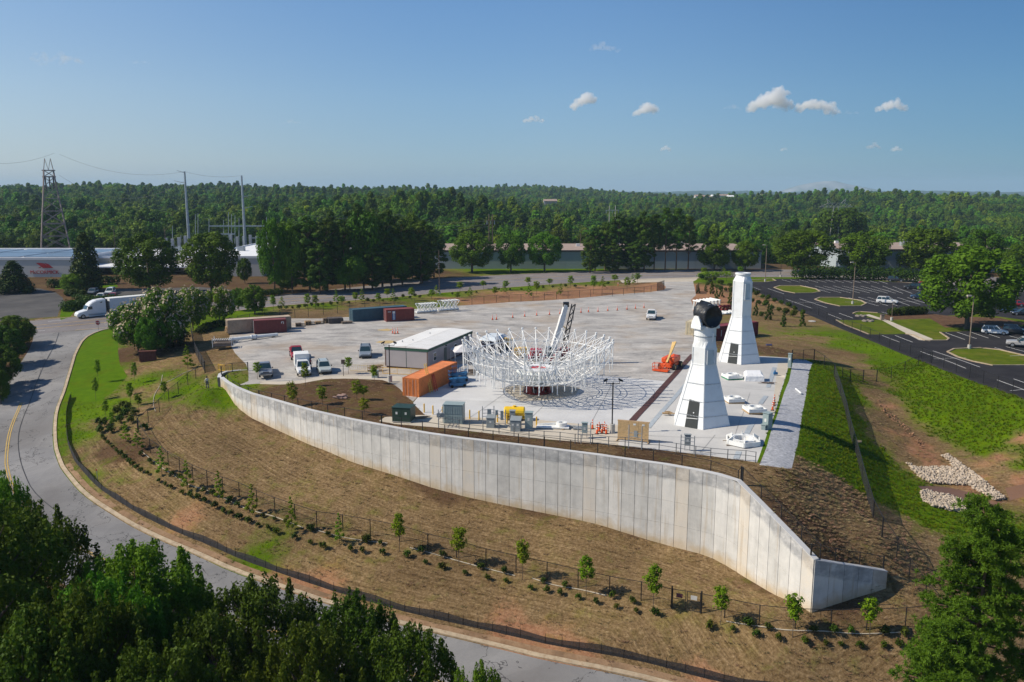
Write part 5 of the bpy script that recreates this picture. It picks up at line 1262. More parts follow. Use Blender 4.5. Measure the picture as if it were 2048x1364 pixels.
okm = (cn[:, 1] > 55) & (cn[:, 1] < 165) & (np.abs(cn[:, 0]) < 85) & (area < 4) & (np.ptp(CZ[sel], axis=1) < 1.6)
slope_g = (cn[:, 0] > 25) & (cn[:, 1] < 140)
def scatter(name, mask, dens, idx, s0, s1):
    w = area * mask * okm; n = int(w.sum() * dens)
    k = rng.choice(len(sel), n, p=w / w.sum()); u = rng.random((n, 2)); f = u.sum(1) > 1; u[f] = 1 - u[f]
    p = A3[sel[k, 0]] + u[:, :1] * (A3[sel[k, 1]] - A3[sel[k, 0]]) + u[:, 1:] * (A3[sel[k, 2]] - A3[sel[k, 0]])
    me = bpy.data.meshes.new(name); me.vertices.add(n); me.vertices.foreach_set('co', p.astype(np.float32).ravel())
    sc_ = rng.uniform(s0, s1, n)
    a = me.attributes.new('tscale', 'FLOAT_VECTOR', 'POINT'); a.data.foreach_set('vector', np.repeat(sc_[:, None], 3, 1).astype(np.float32).ravel())
    a = me.attributes.new('trot', 'FLOAT', 'POINT'); a.data.foreach_set('value', rng.uniform(0, 6.28, n).astype(np.float32))
    a = me.attributes.new('tidx', 'INT', 'POINT'); a.data.foreach_set('value', rng.choice(idx, n).astype(np.int32))
    instancer(name, me, hg)
scatter('rank_grass', (wg[:, 0] > .5) * slope_g * 1.0, 8.0, [0, 1], .2, .55)
scatter('lawn_weeds', ((wg[:, 0] > .5) & ~slope_g) * 1.0, 1.5, [0, 1], .15, .4)
scatter('rough_straw', (wg[:, 0] <= .6) * ((cn[:, 0] > 24) & (cn[:, 1] < 92) & (cn[:, 0] < 38) & (cn[:, 1] > 70)) * 1.0, 6.0, [2, 3], .35, .85)
scatter('dry_grass', (wg[:, 0] <= .6) * (1.0 + 1.5 * ((cn[:, 0] > 24) & (cn[:, 1] < 90))), 1.0, [2, 3], .35, .9)
# ------------------------------------------------------------------ buildings
M_roof = mat('white_membrane_roof', (.74, .75, .76), .7, var=.06, scale=.2)
M_fwall = mat('factory_wall', (.55, .53, .49), .8, var=.05, scale=.2)
M_fwall2 = mat('factory_wall_tan', (.50, .42, .33), .8, var=.06, scale=.2)
M_solar = mat('blue_grey_roof', (.13, .20, .29), .35, var=.15, scale=.3)
M_red_logo = mat('logo_red', (.42, .02, .03), .6)
def edged_block(root, x0, y0, x1, y1, z1, mw, mr, z0=-1.0, par=.5):
    MB().box(x0, y0, z0, x1, y1, z1).build('wall', mw, root)
    r = MB().box(x0 - .1, y0 - .1, z1 + .003, x1 + .1, y1 + .1, z1 + .12).build('roof', mr, root)
    pb = MB()
    for q in ((x0-.15, y0-.15, x1+.15, y0+.2), (x0-.15, y1-.2, x1+.15, y1+.15), (x0-.15, y0+.2, x0+.2, y1-.2), (x1-.2, y0+.2, x1+.15, y1-.2)): pb.box(q[0], q[1], z1 - .25, q[2], q[3], z1 + par)
    pb.build('parapet', M_roof, root)
    return r
fb = thing('factory_building', 'long white-roofed factory with red logo on its pale wall', 'building', (0, 0, 0))
rA = edged_block(fb, -250, 268, -139, 312, 5.9, M_fwall, M_roof)
for i in range(6):
    for j in range(2): MB().box(-247 + i * 18, 274 + j * 18, 6.05, -230.5 + i * 18, 290.5 + j * 18, 6.25).build('roof_panel', M_solar, rA)
edged_block(fb, -138.9, 286, -101, 326, 5.0, M_fwall2, M_roof)
edged_block(fb, -100.9, 270, -79, 338, 6.2, M_fwall, M_roof)
edged_block(fb, -78.9, 284, -48, 330, 5.4, M_fwall2, M_roof)
MB().box(-138.5, 274, 2.6, -101.3, 285.8, 3.0).build('canopy', M_roof, fb)
for x in np.arange(-137, -102, 5.5): MB().box(x, 285.93, .6, x + 3.4, 285.99, 2.2).build('window', glass_dark, fb)
for x in (-132, -118, -96, -88, -60): MB().box(x, 298, 6.2, x + 2.2, 300.2, 7.7).box(x + .3, 298.3, 7.7, x + 1.9, 299.9, 7.9).build('roof_unit', grey_steel, fb)
# lettering and emblem
def text_obj(name, s, size, loc, rot, m, parent=None, ext=.02, align='CENTER'):
    c = bpy.data.curves.new(name, 'FONT'); c.body = s; c.size = size; c.extrude = ext; c.align_x = align; c.materials.append(m)
    q = bpy.data.objects.new(name, c); COL.objects.link(q); bpy.context.view_layer.update(); me = bpy.data.meshes.new_from_object(q.evaluated_get(bpy.context.evaluated_depsgraph_get())); bpy.data.objects.remove(q)
    o = bpy.data.objects.new(name, me); link(o, parent); o.location = loc; o.rotation_euler = rot; return o
lx = -922 / FPX * 272
t_ = text_obj('lettering', 'McCORMICK', 1.55, (lx, 267.9, 1.25), (math.pi/2, 0, 0), M_red_logo, fb, .05); t_.scale = (1.02, 1, 1)
em = MB()
for k in range(3): em.add([(lx-2.5+k*1.35, 267.88, 4.7), (lx-1.2+k*1.35, 267.88, 4.7-.2*k), (lx+.9+k*1.0, 267.88, 3.1), (lx-.3+k*1.0, 267.88, 3.1)], [(0, 3, 2, 1)])
for k in range(3): em.add([(lx-2.0+k*1.35, 267.86, 3.1), (lx-1.2+k*1.35, 267.86, 3.1), (lx-.6+k*1.2, 267.86, 3.7)], [(0, 1, 2)])
em.build('emblem', M_red_logo, fb)
M_wh = mat('pale_blue_wall', (.36, .42, .45), .75, var=.05, scale=.2); M_whr = mat('brown_gravel_roof', (.33, .25, .205), .9, var=.12, scale=.25)
def warehouse(label, x0, x1, y0, y1, z, vents):
    w = thing('warehouse', label, 'building', (x0, y0, 0))
    wl_, ww = x1 - x0, y1 - y0; n = max(1, int(wl_ / 7.5))
    for i in range(n): MB().box(wl_*i/n + .04, 0, -1, wl_*(i+1)/n - .04, ww, z).build('wall_panel', M_wh, w)
    MB().box(.0, .2, -1, wl_, ww - .2, z - .05).build('wall', M_wh, w)
    r = MB().box(-.2, -.2, z, wl_ + .2, ww + .2, z + .25).build('roof', M_whr, w)
    MB().box(-.25, -.26, z - .2, wl_ + .25, -.205, z + .4).build('fascia', mat('dark_fascia', (.06, .06, .065), .6), w)
    for vx, vy, s in vents: MB().box(vx, vy, z + .25, vx + s, vy + s, z + .25 + s * .7).build('roof_vent', white_paint if s < 1.6 else grey_steel, w)
    return w
warehouse('long low warehouse with brown gravel roof behind the street trees', -27, 87, 297, 336, 6.3, [(22, 32, 1.2), (51, 22, 1.4), (56, 12, 2.2), (68, 34, 1.0), (83, 24, 1.5), (93, 36, 1.3), (103, 28, 2.4)])
warehouse('warehouse end with two white roof units behind the parking lot', 112, 168, 283, 322, 7.6, [(16, 20, 3.0), (26, 18, 3.2), (8, 34, 1.2)])
tb = T(1787, 538); MB().box(-3, -1, 0, 3, 1, 2.2).box(-3.1, -1.1, 2.2, 3.1, 1.1, 2.35).build('waste_container', mat('green_dumpster', (.03, .12, .09), .6)).location = tb
tag(bpy.data.objects['waste_container'], 'green container beside the warehouse end behind the parking lot', 'container')
# tiny far buildings
M_fh = [mat('far_wall_white', (.62, .60, .57), .8), mat('far_wall_tan', (.45, .33, .25), .8)]
for i, (px, d, w, h) in enumerate([(1400,1500,14,4),(1418,1480,9,3),(1436,1520,16,4),(1450,1500,10,3),(1385,1530,8,3),(1100,1150,16,4),(1090,1150,6,3),(1585,2600,12,4),(1510,1500,7,3),(1395,1420,7,3)]):
    az = math.atan((px - 1024) / FPX / _cp); x, y = math.sin(az) * d, math.cos(az) * d
    zt_ = CAMH - (d * math.tan(PITCH - math.atan((682 - (402 if d < 1300 else 393 - i % 3)) / FPX)))
    r_ = thing('distant_house', ['pale','low white','long white','reddish','small tan','grey-roofed','narrow white','far white','tiny white','low reddish'][i] + ' building showing between treetops towards the horizon', 'house', (x, y, zt_ - h), group='distant buildings')
    MB().box(-w/2, 0, -14, w/2, 14, h).build('wall', M_fh[i % 2], r_); MB().loft([[(-w/2-.5, -.6, h), (w/2+.5, -.6, h), (w/2+.5, 14.6, h), (-w/2-.5, 14.6, h)], [(-w/2, 6, h + 2.5), (w/2, 6, h + 2.5), (w/2, 8, h + 2.5), (-w/2, 8, h + 2.5)]]).build('roof', M_roof if i in (1, 3) else M_whr, r_)

# ------------------------------------------------------------------ pylon, poles, lines
rust_steel = mat('weathered_lattice_steel', (.27, .22, .20), .7, var=.15)
pole_steel = mat('pole_steel', (.27, .32, .35), .5, metal=.2)
def lattice(name, label, X, Y, z0, prof, rz, r=.13):
    root = thing(name, label, 'pylon', (X, Y, z0), rz)
    corners = lambda h, w: [Vector((sx * w / 2, sy * w / 2, h)) for sx, sy in ((1,1),(-1,1),(-1,-1),(1,-1))]
    for k in range(4): 
        leg = MB()
        for (h0, w0), (h1, w1) in zip(prof, prof[1:]): leg.bar(corners(h0, w0)[k], corners(h1, w1)[k], r * 2)
        leg.build('leg', rust_steel, root)
    for (h0, w0), (h1, w1) in zip(prof, prof[1:]):
        a, b = corners(h0, w0), corners(h1, w1); br = MB()
        for k in range(4):
            j = (k + 1) % 4; br.bar(a[k], b[j], r * 1.1); br.bar(a[j], b[k], r * 1.1); br.bar(b[k], b[j], r * 1.3)
        br.build('bracing', rust_steel, root)
    return root
pz = -3.0
py_ = lattice('transmission_pylon', 'tall rusty lattice pylon rising behind the factory at the left', -184.5, 345, pz, [(0, 11.6), (7, 10.2), (12, 9.2), (17, 8.0), (22, 6.9), (27, 5.6), (31.5, 4.6), (35.5, 3.8), (38, 3.4)], R(28), .21)
for s in (-1, 1): MB().bar((s*1.7, -1.7, 38), (s*1.0, 0, 42.6), .2).bar((s*1.7, 1.7, 38), (s*1.0, 0, 42.6), .2).bar((s*1.0, 0, 42.6), (0, 0, 38), .16).build('peak', rust_steel, py_)
for h, q in ((35.5, .5), (38, .4)): MB().bar((-2.4, 0, h), (2.4, 0, h), q).build('crossarm', rust_steel, py_)
for x in (-1.4, 0, 1.4): MB().tube((x, -1.8, 30.6), (x, -1.8, 35.4), .24, n=6).build('insulator', black_steel, py_)
def monopole(px, pyb, top, Y, label, arms):
    t = atY(px, top, Y); o = thing('steel_pole', label, 'utility pole', (t.x + (4 if px < 400 else 3) * 0, Y, -3))
    MB().tube((0, 0, 0), (0, 0, t.z + 3), .75, .34, n=10).build('pole', pole_steel, o)
    for h, l, s in arms: MB().tube((0, 0, t.z + 3 - h), (s * l, 0, t.z + 3 - h + .9), .16, .08).build('arm', pole_steel, o)
monopole(369, 485, 343, 345, 'tall grey steel pole over the factory roof, nearest to the pylon', [(.5, 3.0, -1), (4.5, 4.5, -1)])
monopole(483, 480, 351, 345, 'tall grey steel pole over the factory roof, beside the dark grove', [(4, 3.6, 1), (8.5, 3.8, 1), (13, 3.8, 1)])
sb = thing('substation_gantry', 'grey substation gantry with slim masts behind the factory roof', 'substation', tuple(atY(480, 480, 350)))
o0 = Vector(sb.location); gpz = o0.z
for px, top in ((391,428),(396,426),(418,437),(447,440),(457,424),(463,428),(470,430),(478,436),(533,434),(418,446),(345,452),(362,470)):
    a = atY(px, 487, 350) - o0; b = atY(px, top, 350) - o0; MB().tube(a, b, .18, .09, n=6).build('mast', pole_steel, sb)
for x0, x1, y in ((418, 478, 452), (478, 534, 452), (420, 470, 468), (500, 535, 476)):
    MB().bar(atY(x0, y, 350) - o0, atY(x1, y, 350) - o0, .5).build('beam', pole_steel, sb)
for i in range(16):
    p = atY(332 + i * 13, 484, 349) - o0; h = rng.uniform(1, 3.2); MB().box(p.x - .5, p.y - .5, p.z - 3, p.x + .5, p.y + .5, p.z + h).build('switchgear', mat('switchgear_grey', (.45, .47, .48), .6), sb)
brown_pole = mat('wooden_pole', (.13, .09, .07), .85, var=.2)
def hframe(px0, px1, top, base, Y, label, m, arm):
    a = atY(px0, top, Y); b = atY(px1, top, Y); z0 = atY(px0, base, Y).z
    o = thing('h_frame_pole', label, 'utility pole', (a.x, Y, z0)); w = b.x - a.x
    for x in (0, w): MB().tube((x, 0, 0), (x, 0, a.z - z0), .2, .16).build('pole', m, o)
    MB().bar((-arm, 0, a.z - z0 - 2.6), (w + arm, 0, a.z - z0 - 2.6), .3).build('crossarm', m, o)
    for x in (-arm, w / 2, w + arm): MB().tube((x, 0, a.z - z0 - 4.2), (x, 0, a.z - z0 - 2.6), .14).build('insulator', pole_steel, o)
hframe(978, 985, 428, 492, 345, 'brown twin-pole power line frame above the warehouse left end', brown_pole, .8)
hframe(1219, 1231, 411, 445, 480, 'pale twin-pole power line frame standing among bright treetops', mat('pale_pole', (.50, .47, .43), .8), 1.8)
for px, top, b in ((227, 455, 490), (1161, 468, 495), (1183, 470, 540), (329, 455, 480)):
    a = atY(px, top, 338); o = thing('utility_pole', {227:'thin pole behind the factory roof between pylon and steel poles',1161:'short thin pole behind the warehouse roof',1183:'slim dark pole at the left edge of the pine clump',329:'short thin pole near the substation'}[px], 'utility pole', (a.x, 338, -2))
    MB().tube((0, 0, 0), (0, 0, a.z + 2), .16, .12).build('pole', brown_pole, o); MB().bar((-.9, 0, a.z + 1.2), (.9, 0, a.z + 1.2), .12).build('crossarm', brown_pole, o)
# pylon head over the trees at the right
p0 = atY(1672, 414, 470)
pr = thing('transmission_pylon', 'pale lattice pylon head poking above the trees at the right', 'pylon', (p0.x, 470, p0.z - 30))
wsteel = mat('pale_lattice', (.50, .46, .42), .7)
hb = MB()
for s in (-1, 1):
    hb.bar((0, 0, 30), (s * 9.2, 0, 30), .22); hb.bar((s * 9.2, 0, 30), (s * 4.5, 0, 32.0), .18); hb.bar((s * 4.5, 0, 32), (0, 0, 32.1), .2); hb.bar((s * 4.5, 0, 32), (s * 5.2, 0, 34.4), .18); hb.bar((s * 5.2, 0, 34.4), (s * 2.6, 0, 32), .18)
for k in range(-8, 8): hb.bar((k * 1.0, 0, 30 if k % 2 else 31.6), (k * 1.0 + 1, 0, 31.6 if k % 2 else 30), .13)
hb.build('crossarm', wsteel, pr)
for s in (-1, 1): MB().bar((s * 1.2, 0, 30), (s * 3.2, 0, 0), .3).build('leg', wsteel, pr)
wire = mat('wire', (.10, .11, .12), .6)
def line_(label, a, b, sag, r=.035):
    a = Vector(a); b = Vector(b); n = 26; mb = MB(); P = [a.lerp(b, i / n) - Vector((0, 0, sag * 4 * (i/n) * (1 - i/n))) for i in range(n + 1)]
    for p, q in zip(P, P[1:]): mb.tube(p, q, r, n=4, cap=False)
    tag(mb.build('power_line', wire), label, 'cable', 'overhead power lines')
A = lambda px, py, Y: atY(px, py, Y)
line_('top wire from the left edge to the peak of the rusty pylon', A(-80, 316, 330), A(109, 306, 345), 3)
line_('top wire from the rusty pylon down to the first steel pole', A(118, 308, 345), A(368, 343, 345), 4)
line_('wire between the tips of the two grey steel poles', A(369, 343, 345), A(483, 351, 345), 1.2)
line_('second wire from the rusty pylon to the first steel pole', A(118, 350, 345), A(368, 362, 345), 8)
for i, (y0, y1) in enumerate([(410, 385), (422, 410), (436, 424), (457, 466)]): line_('wire crossing the dark trees at the left edge, %s from the top' % nth(i), A(-60, y0, 330), A(104, y1, 345), 2)
for i, (y0, y1) in enumerate([(430, 440), (436, 447), (447, 452)]): line_('wire from the dark grove to the brown twin poles, %s from the top' % nth(i), A(800, y0, 345), A(980, y1, 345), 2)
for i, (y0, y1) in enumerate([(438, 455), (446, 462)]): line_('wire leaving the brown twin poles towards the pine clump, %s from the top' % nth(i), A(982, y0, 345), A(1200, y1, 350), 3)
line_('wire from the second steel pole across the grove', A(484, 390, 345), A(800, 428, 345), 5)

# ------------------------------------------------------------------ lamps, signs
tan_pole = mat('tan_lamp_pole', (.25, .19, .14), .6)
def lamp(px, py, top, label, arm=-1.2, m=tan_pole, r=.11, head=True):
    p = T(px, py); h = atY(px, top, p.y).z - p.z; o = thing('street_lamp', label, 'lamp post', p)
    MB().tube((0, 0, 0), (0, 0, .7), .28, n=10).build('base', concrete_m, o)
    MB().tube((0, 0, .7), (0, 0, h), r, r * .7, n=8).build('pole', m, o)
    if head: MB().tube((0, 0, h - .1), (arm * .5, 0, h + .05), .05).build('arm', m, o); MB().box(min(arm, arm * .4), -.25, h - .08, max(arm, arm * .4), .25, h + .17).build('lamp_head', mat('lamp_head', (.42, .38, .33), .5), o)
lamp(1938, 697, 592, 'tan parking lot lamp standing at the grass island nearest the ravine')
lamp(1705, 608, 525, 'tan parking lot lamp standing at the second grass island')
lamp(1530, 563, 490, 'tan parking lot lamp near the main road behind the towers')
lamp(879, 588, 500, 'brown wooden pole beside the main road before the dark grove', m=brown_pole, head=False)
lamp(1783, 641, 606, 'thin post at the corner of the footpath and the mulch bed', m=tan_pole, r=.05, head=False)
lamp(1561, 554, 528, 'short dark post by the main road above the parking lot', m=black_steel, r=.08, head=False)
def flood(px, py, top, label):
    p = T(px, py); h = atY(px, top, p.y).z - p.z; o = thing('flood_light', label, 'lamp post', p)
    MB().tube((0, 0, 0), (0, 0, 1.0), .33, n=14).build('base', concrete_m, o); MB().tube((0, 0, 1.0), (0, 0, h - .3), .075, n=8).build('pole', black_steel, o)
    ar = MB().bar((-.75, 0, h - .4), (.75, 0, h - .4), .07).bar((-.75, 0, h - .4), (-.75, 0, h - .05), .06).bar((.75, 0, h - .4), (.75, 0, h - .05), .06).build('arm', black_steel, o)
    for s in (-1, 1): MB().box(-.26, -.2, -.09, .26, .2, .09, M=Matrix.Translation((s * .85, 0, h)) @ Matrix.Rotation(s * .5, 4, 'Y')).build('lamp_head', black_steel, o)
flood(1224, 865, 760, 'black twin floodlight pole on a round concrete base beside the traffic cones')
flood(780, 764, 685, 'black twin floodlight pole before the site office')
def signpost(px, py, top, label, shape, size, m, mback=None, words=None):
    p = T(px, py); h = atY(px, top, p.y).z - p.z; o = thing('sign_post', label, 'sign', p)
    MB().tube((0, 0, 0), (0, 0, h), .04).build('post', mback or grey_steel, o)
    if shape == 'oct':
        n = 8; l = [(math.cos((i + .5) * math.pi / 4) * size / 2, -.06, h - size / 2 + math.sin((i + .5) * math.pi / 4) * size / 2) for i in range(n)]
        l2 = [(x * .88, -.075, h - size/2 + (z - h + size/2) * .88) for x, y, z in l]
        mb = MB(); mb.loft([l, [(x, -.03, z) for x, _, z in l]]); b_ = mb.build('sign_border', white_paint, o)
        MB().loft([l2, [(x, -.062, z) for x, _, z in l2]]).build('sign_face', m, o)
        text_obj('sign_letters', 'STOP', size * .36, (0, -.082, h - size * .62), (math.pi/2, 0, 0), white_paint, o, .002)
    else:
        MB().box(-size/2, -.07, h - size * 1.2, size/2, -.04, h).build('sign_face', m, o)
signpost(197, 662, 640, 'red STOP sign at the junction of the side road', 'oct', 1.1, mat('stop_red', (.30, .015, .02), .5))
signpost(1292, 533, 519, 'small white sign on the verge across the main road', 'rect', .9, white_paint)
signpost(687, 752, 719, 'dark back of a sign at the edge of the brown bed', 'rect', .55, brown_pole, black_steel)
signpost(195, 960, 938, 'small red marker stake on the grass inside the bend', 'rect', .16, mat('stake_red', (.5, .03, .02), .6)) 

# ------------------------------------------------------------------ telescope towers
SH_LINE = mat('bolt_grey', (.44, .47, .50), .6)
white_tower = mat('tower_white', (.78, .80, .80), .4, var=.025, scale=.6, dirt=(.70, .71, .69))
def hexpts(Rr, z, ph, n=6): return [(Rr * math.sin(ph + i * 2 * math.pi / n), -Rr * math.cos(ph + i * 2 * math.pi / n), z) for i in range(n)]
def tower(label, px, py, Rb, Hc, Rt, Hd, ph, front):
    g = G(px, py, 0); o = thing('telescope_tower', label, 'tower', (g[0], g[1], 0.05))
    zs = [0.0, Hc * .205, Hc * .43, Hc * .70, Hc]
    rad = lambda z: Rb + (Rt - Rb) * z / Hc
    for i in range(6):
        for k in range(4):
            if i == 5 and k == 0: pass
            z0, z1 = zs[k] + .004, zs[k + 1] - .004
            a0, b0 = hexpts(rad(z0), z0, ph)[i], hexpts(rad(z0), z0, ph)[(i + 1) % 6]; a1, b1 = hexpts(rad(z1), z1, ph)[i], hexpts(rad(z1), z1, ph)[(i + 1) % 6]
            sh = lambda p, q, t: tuple(Vector(p).lerp(Vector(q), t))
            q = [sh(a0, b0, .004), sh(a0, b0, .996), sh(a1, b1, .996), sh(a1, b1, .004)]
            inn = [tuple(Vector(p) * .985) for p in q]; inn = [(p[0], p[1], q[j][2]) for j, p in enumerate(inn)]
            MB().loft([inn, q]).build('side_panel', white_tower, o)
            # bolt flanges along the horizontal seam
            if k < 4 and i in (0, 1, 5) and k > 0:
                bl = MB(); A_, B_ = Vector(a0), Vector(b0); nrm = Vector(((A_.x + B_.x) / 2, (A_.y + B_.y) / 2, 0)).normalized(); nb_ = int((B_ - A_).length / .18)
                for t in range(nb_):
                    c = A_.lerp(B_, (t + .5) / nb_) + nrm * .03; u = (B_ - A_).normalized() * .035
                    bl.add([c - u, c + u, c + u + Vector((0,0,.10)) , c - u + Vector((0,0,.10)), c - u + nrm*.03, c + u + nrm*.03, c + u + nrm*.03 + Vector((0,0,.10)), c - u + nrm*.03 + Vector((0,0,.10))], [(4,5,6,7),(0,4,7,3),(1,2,6,5),(3,7,6,2)])
                bl.build('bolt_row', SH_LINE, o)['kind'] = 'stuff'
    MB().loft([hexpts(Rb * .975, 0, ph), hexpts(Rt * .97, Hc, ph)]).build('shell_core', white_tower, o)
    for i in range(6):   # edge flanges with bolts
        a0, a1 = Vector(hexpts(Rb, 0, ph)[i]), Vector(hexpts(Rt, Hc, ph)[i]); MB().bar(a0 * 1.0, a1, .09).build('corner_flange', white_tower, o)
    MB().loft([hexpts(Rb + .12, -.02, ph), hexpts(Rb + .12, .10, ph)]).build('base_plate', grey_steel, o)
    # door in the front-left facet
    a, b = Vector(hexpts(1, 0, ph)[5]), Vector(hexpts(1, 0, ph)[0])
    def on_face(t, z, out):
        r = rad(z); p = (a * r).lerp(b * r, t); n_ = ((a + b) / 2).normalized(); return (p.x + n_.x * out, p.y + n_.y * out, z)
    w = .40 
    d = [on_face(.36, .12, .05), on_face(.80, .12, .05), on_face(.82, 3.15, .05), on_face(.34, 3.3, .05)]
    d2 = [on_face(.36, .12, -.1), on_face(.80, .12, -.1), on_face(.82, 3.15, -.1), on_face(.34, 3.3, -.1)]
    do = MB().loft([d2, d]).build('door', mat('doorway_dark', (.025, .03, .03), .6), o)
    MB().bar(on_face(.36, 1.18, .10), on_face(.80, 1.3, .10), .06).build('door_bar', white_tower, do)
    MB().tube(on_face(.62, 1.9, .06), on_face(.62, 1.9, .12), .08, n=8).build('door_lamp', white_tower, do)
    z = Hc
    # upright hexagonal drum with a recessed panel
    MB().loft([hexpts(Rt * .985, z, ph), hexpts(Rt * .985, z + Hd, ph)]).build('drum', white_tower, o)
    for i in range(6):
        a0, a1 = Vector(hexpts(Rt, z, ph)[i]), Vector(hexpts(Rt, z + Hd, ph)[i]); MB().bar(a0, a1, .07).build('corner_flange', white_tower, o)
    MB().loft([hexpts(Rt + .06, z - .05, ph), hexpts(Rt + .06, z + .05, ph)]).build('flange_ring', white_tower, o)
    a, b = Vector(hexpts(Rt, 0, ph)[0]), Vector(hexpts(Rt, 0, ph)[1]); n_ = ((a + b) / 2).normalized()
    z0, z1 = (z + .12, z + Hd - .25) if front else (z + Hd - 2.9, z + Hd - .35)
    P_f = lambda t, zz, out: tuple(a.lerp(b, t) + n_ * out + Vector((0, 0, zz)))
    fr_ = MB()
    for q in ((.14, z0, .22, z1), (.78, z0, .86, z1)): fr_.loft([[P_f(q[0], q[1], -.05), P_f(q[2], q[1], -.05), P_f(q[2], q[3], -.05), P_f(q[0], q[3], -.05)], [P_f(q[0], q[1], .16), P_f(q[2], q[1], .16), P_f(q[2], q[3], .16), P_f(q[0], q[3], .16)]])
    if not front: fr_.bar(P_f(.14, z0, .1), P_f(.86, z0, .1), .12)
    fr_.build('hatch_frame', white_tower, o)
    MB().poly([P_f(.22, z0, .02), P_f(.78, z0, .02), P_f(.78, z1, .02), P_f(.22, z1, .02)]).build('hatch', mat('hatch_blue_grey', (.50, .58, .62), .35), o)
    z += Hd
    nr = 24; circ = lambda r, zz: [(r * math.sin(i * 2 * math.pi / nr), -r * math.cos(i * 2 * math.pi / nr), zz) for i in range(nr)]
    hexr = lambda Rr, zz: [tuple(Vector(hexpts(Rr, zz, ph)[i // 4]).lerp(Vector(hexpts(Rr, zz, ph)[(i // 4 + 1) % 6]), (i % 4) / 4)) for i in range(nr)]
    rt = Rt * (.80 if front else .68)
    k0 = int(round(ph / (2 * math.pi / nr)))
    cc = [(rt * math.sin(ph + i * 2 * math.pi / nr), -rt * math.cos(ph + i * 2 * math.pi / nr), z + .75) for i in range(nr)]
    MB().loft([hexr(Rt * .985, z), cc]).build('shoulder', white_tower, o)
    if not front:
        MB().ring(rt - .35, rt, z + .7, z + 1.0, 24).build('neck', white_tower, o)
        MB().ring(rt - .35, rt + .12, z + 1.0, z + 1.25, 24).build('top_ring', white_tower, o)
        MB().tube((0, 0, z + .6), (0, 0, z + .8), rt - .3, n=24).build('opening', SH_LINE, o)
    else:
        z += .7
        MB().tube((0, 0, z), (0, 0, z + .55), rt, n=28).build('neck', white_tower, o, smooth_=False)
        MB().tube((0, 0, z + .55), (0, 0, z + .62), rt + .07, n=28).build('flange_ring', grey_steel, o)
        MB().tube((0, 0, z + .62), (0, 0, z + 1.75), rt + .02, n=28).build('rotating_collar', white_tower, o)
        z += 1.75
        # yoke of two arms carrying the wrapped mirror cell
        hd = Vector((.50, -.87, 0)).normalized(); sd_ = Vector((hd.y, -hd.x, 0))
        y_ = MB().box(-1.5, -.85, z - .35, 1.5, .85, z + .12, M=Matrix.Rotation(math.atan2(sd_.y, sd_.x), 4, 'Z'))
        y_.build('yoke_base', white_tower, o, bevel=.08)
        for s in (-1, 1):
            c = sd_ * s * 1.32; y_ = MB(); 
            y_.loft([[tuple(c + sd_ * dx + hd * dy + Vector((0, 0, zz))) for dx, dy in ((-.14, -w_), (.14, -w_), (.14, w_), (-.14, w_))] for zz, w_ in ((z - .3, .85), (z + .4, .75), (z + .9, .5), (z + 1.2, .3))]); y_.build('yoke_arm', white_tower, o)
        tarp = mat('black_tarpaulin', (.016, .018, .022), .42, var=.3, scale=2.5, bump=.10)
        nn, mm = 26, 9; cen_ = Vector((0, 0, z + 1.35)) + hd * .1; secs = []
        for k in range(mm):
            t = k / (mm - 1); L_ = -1.1 + 2.3 * t; rr = 1.3 * (.80 if k == 0 else 1.0); tilt = Vector((0, 0, -.22))
            secs.append([tuple(cen_ + (hd + tilt * .9).normalized() * L_ + (sd_ * math.cos(a_) + Vector((0, 0, 1)) * math.sin(a_)) * rr * (1 + .045 * rng.normal())) for a_ in np.linspace(0, 2 * math.pi, nn, endpoint=False)])
        rim = secs[-1]; c2 = cen_ + hd * 1.15
        secs.append([tuple(Vector(p).lerp(c2 + Vector((0, 0, -.3)), .10) - hd * .02) for p in rim]); secs.append([tuple(Vector(p).lerp(c2, .16) - hd * .35) for p in rim])
        MB().loft(secs).build('wrapped_head', tarp, o, smooth_=True)
        st_ = MB()
        for a_ in np.linspace(.3, 2.0, 3): st_.bar(cen_ + hd * .75 + (sd_ * math.cos(a_) + Vector((0,0,1)) * math.sin(a_)) * 1.27, cen_ + hd * .85 + (sd_ * math.cos(a_ + .25) + Vector((0,0,1)) * math.sin(a_ + .25)) * 1.27, .07)
        st_.build('strap', grey_steel, o)
        MB().tube((rt * .55, -rt * .88, z - 1.7), (rt * .55, -rt * .88, z - .75), .13, n=8).build('handle', white_tower, o)
tower('white hexagonal tower nearer the retaining wall, topped by a black-wrapped head', 1403, 847, 3.67, 7.3, 1.55, 2.0, R(-10), True)
tower('white hexagonal tower with open ring on top, farther from the wall', 1478, 722.5, 3.6, 7.35, 1.62, 5.7, R(-10), False)

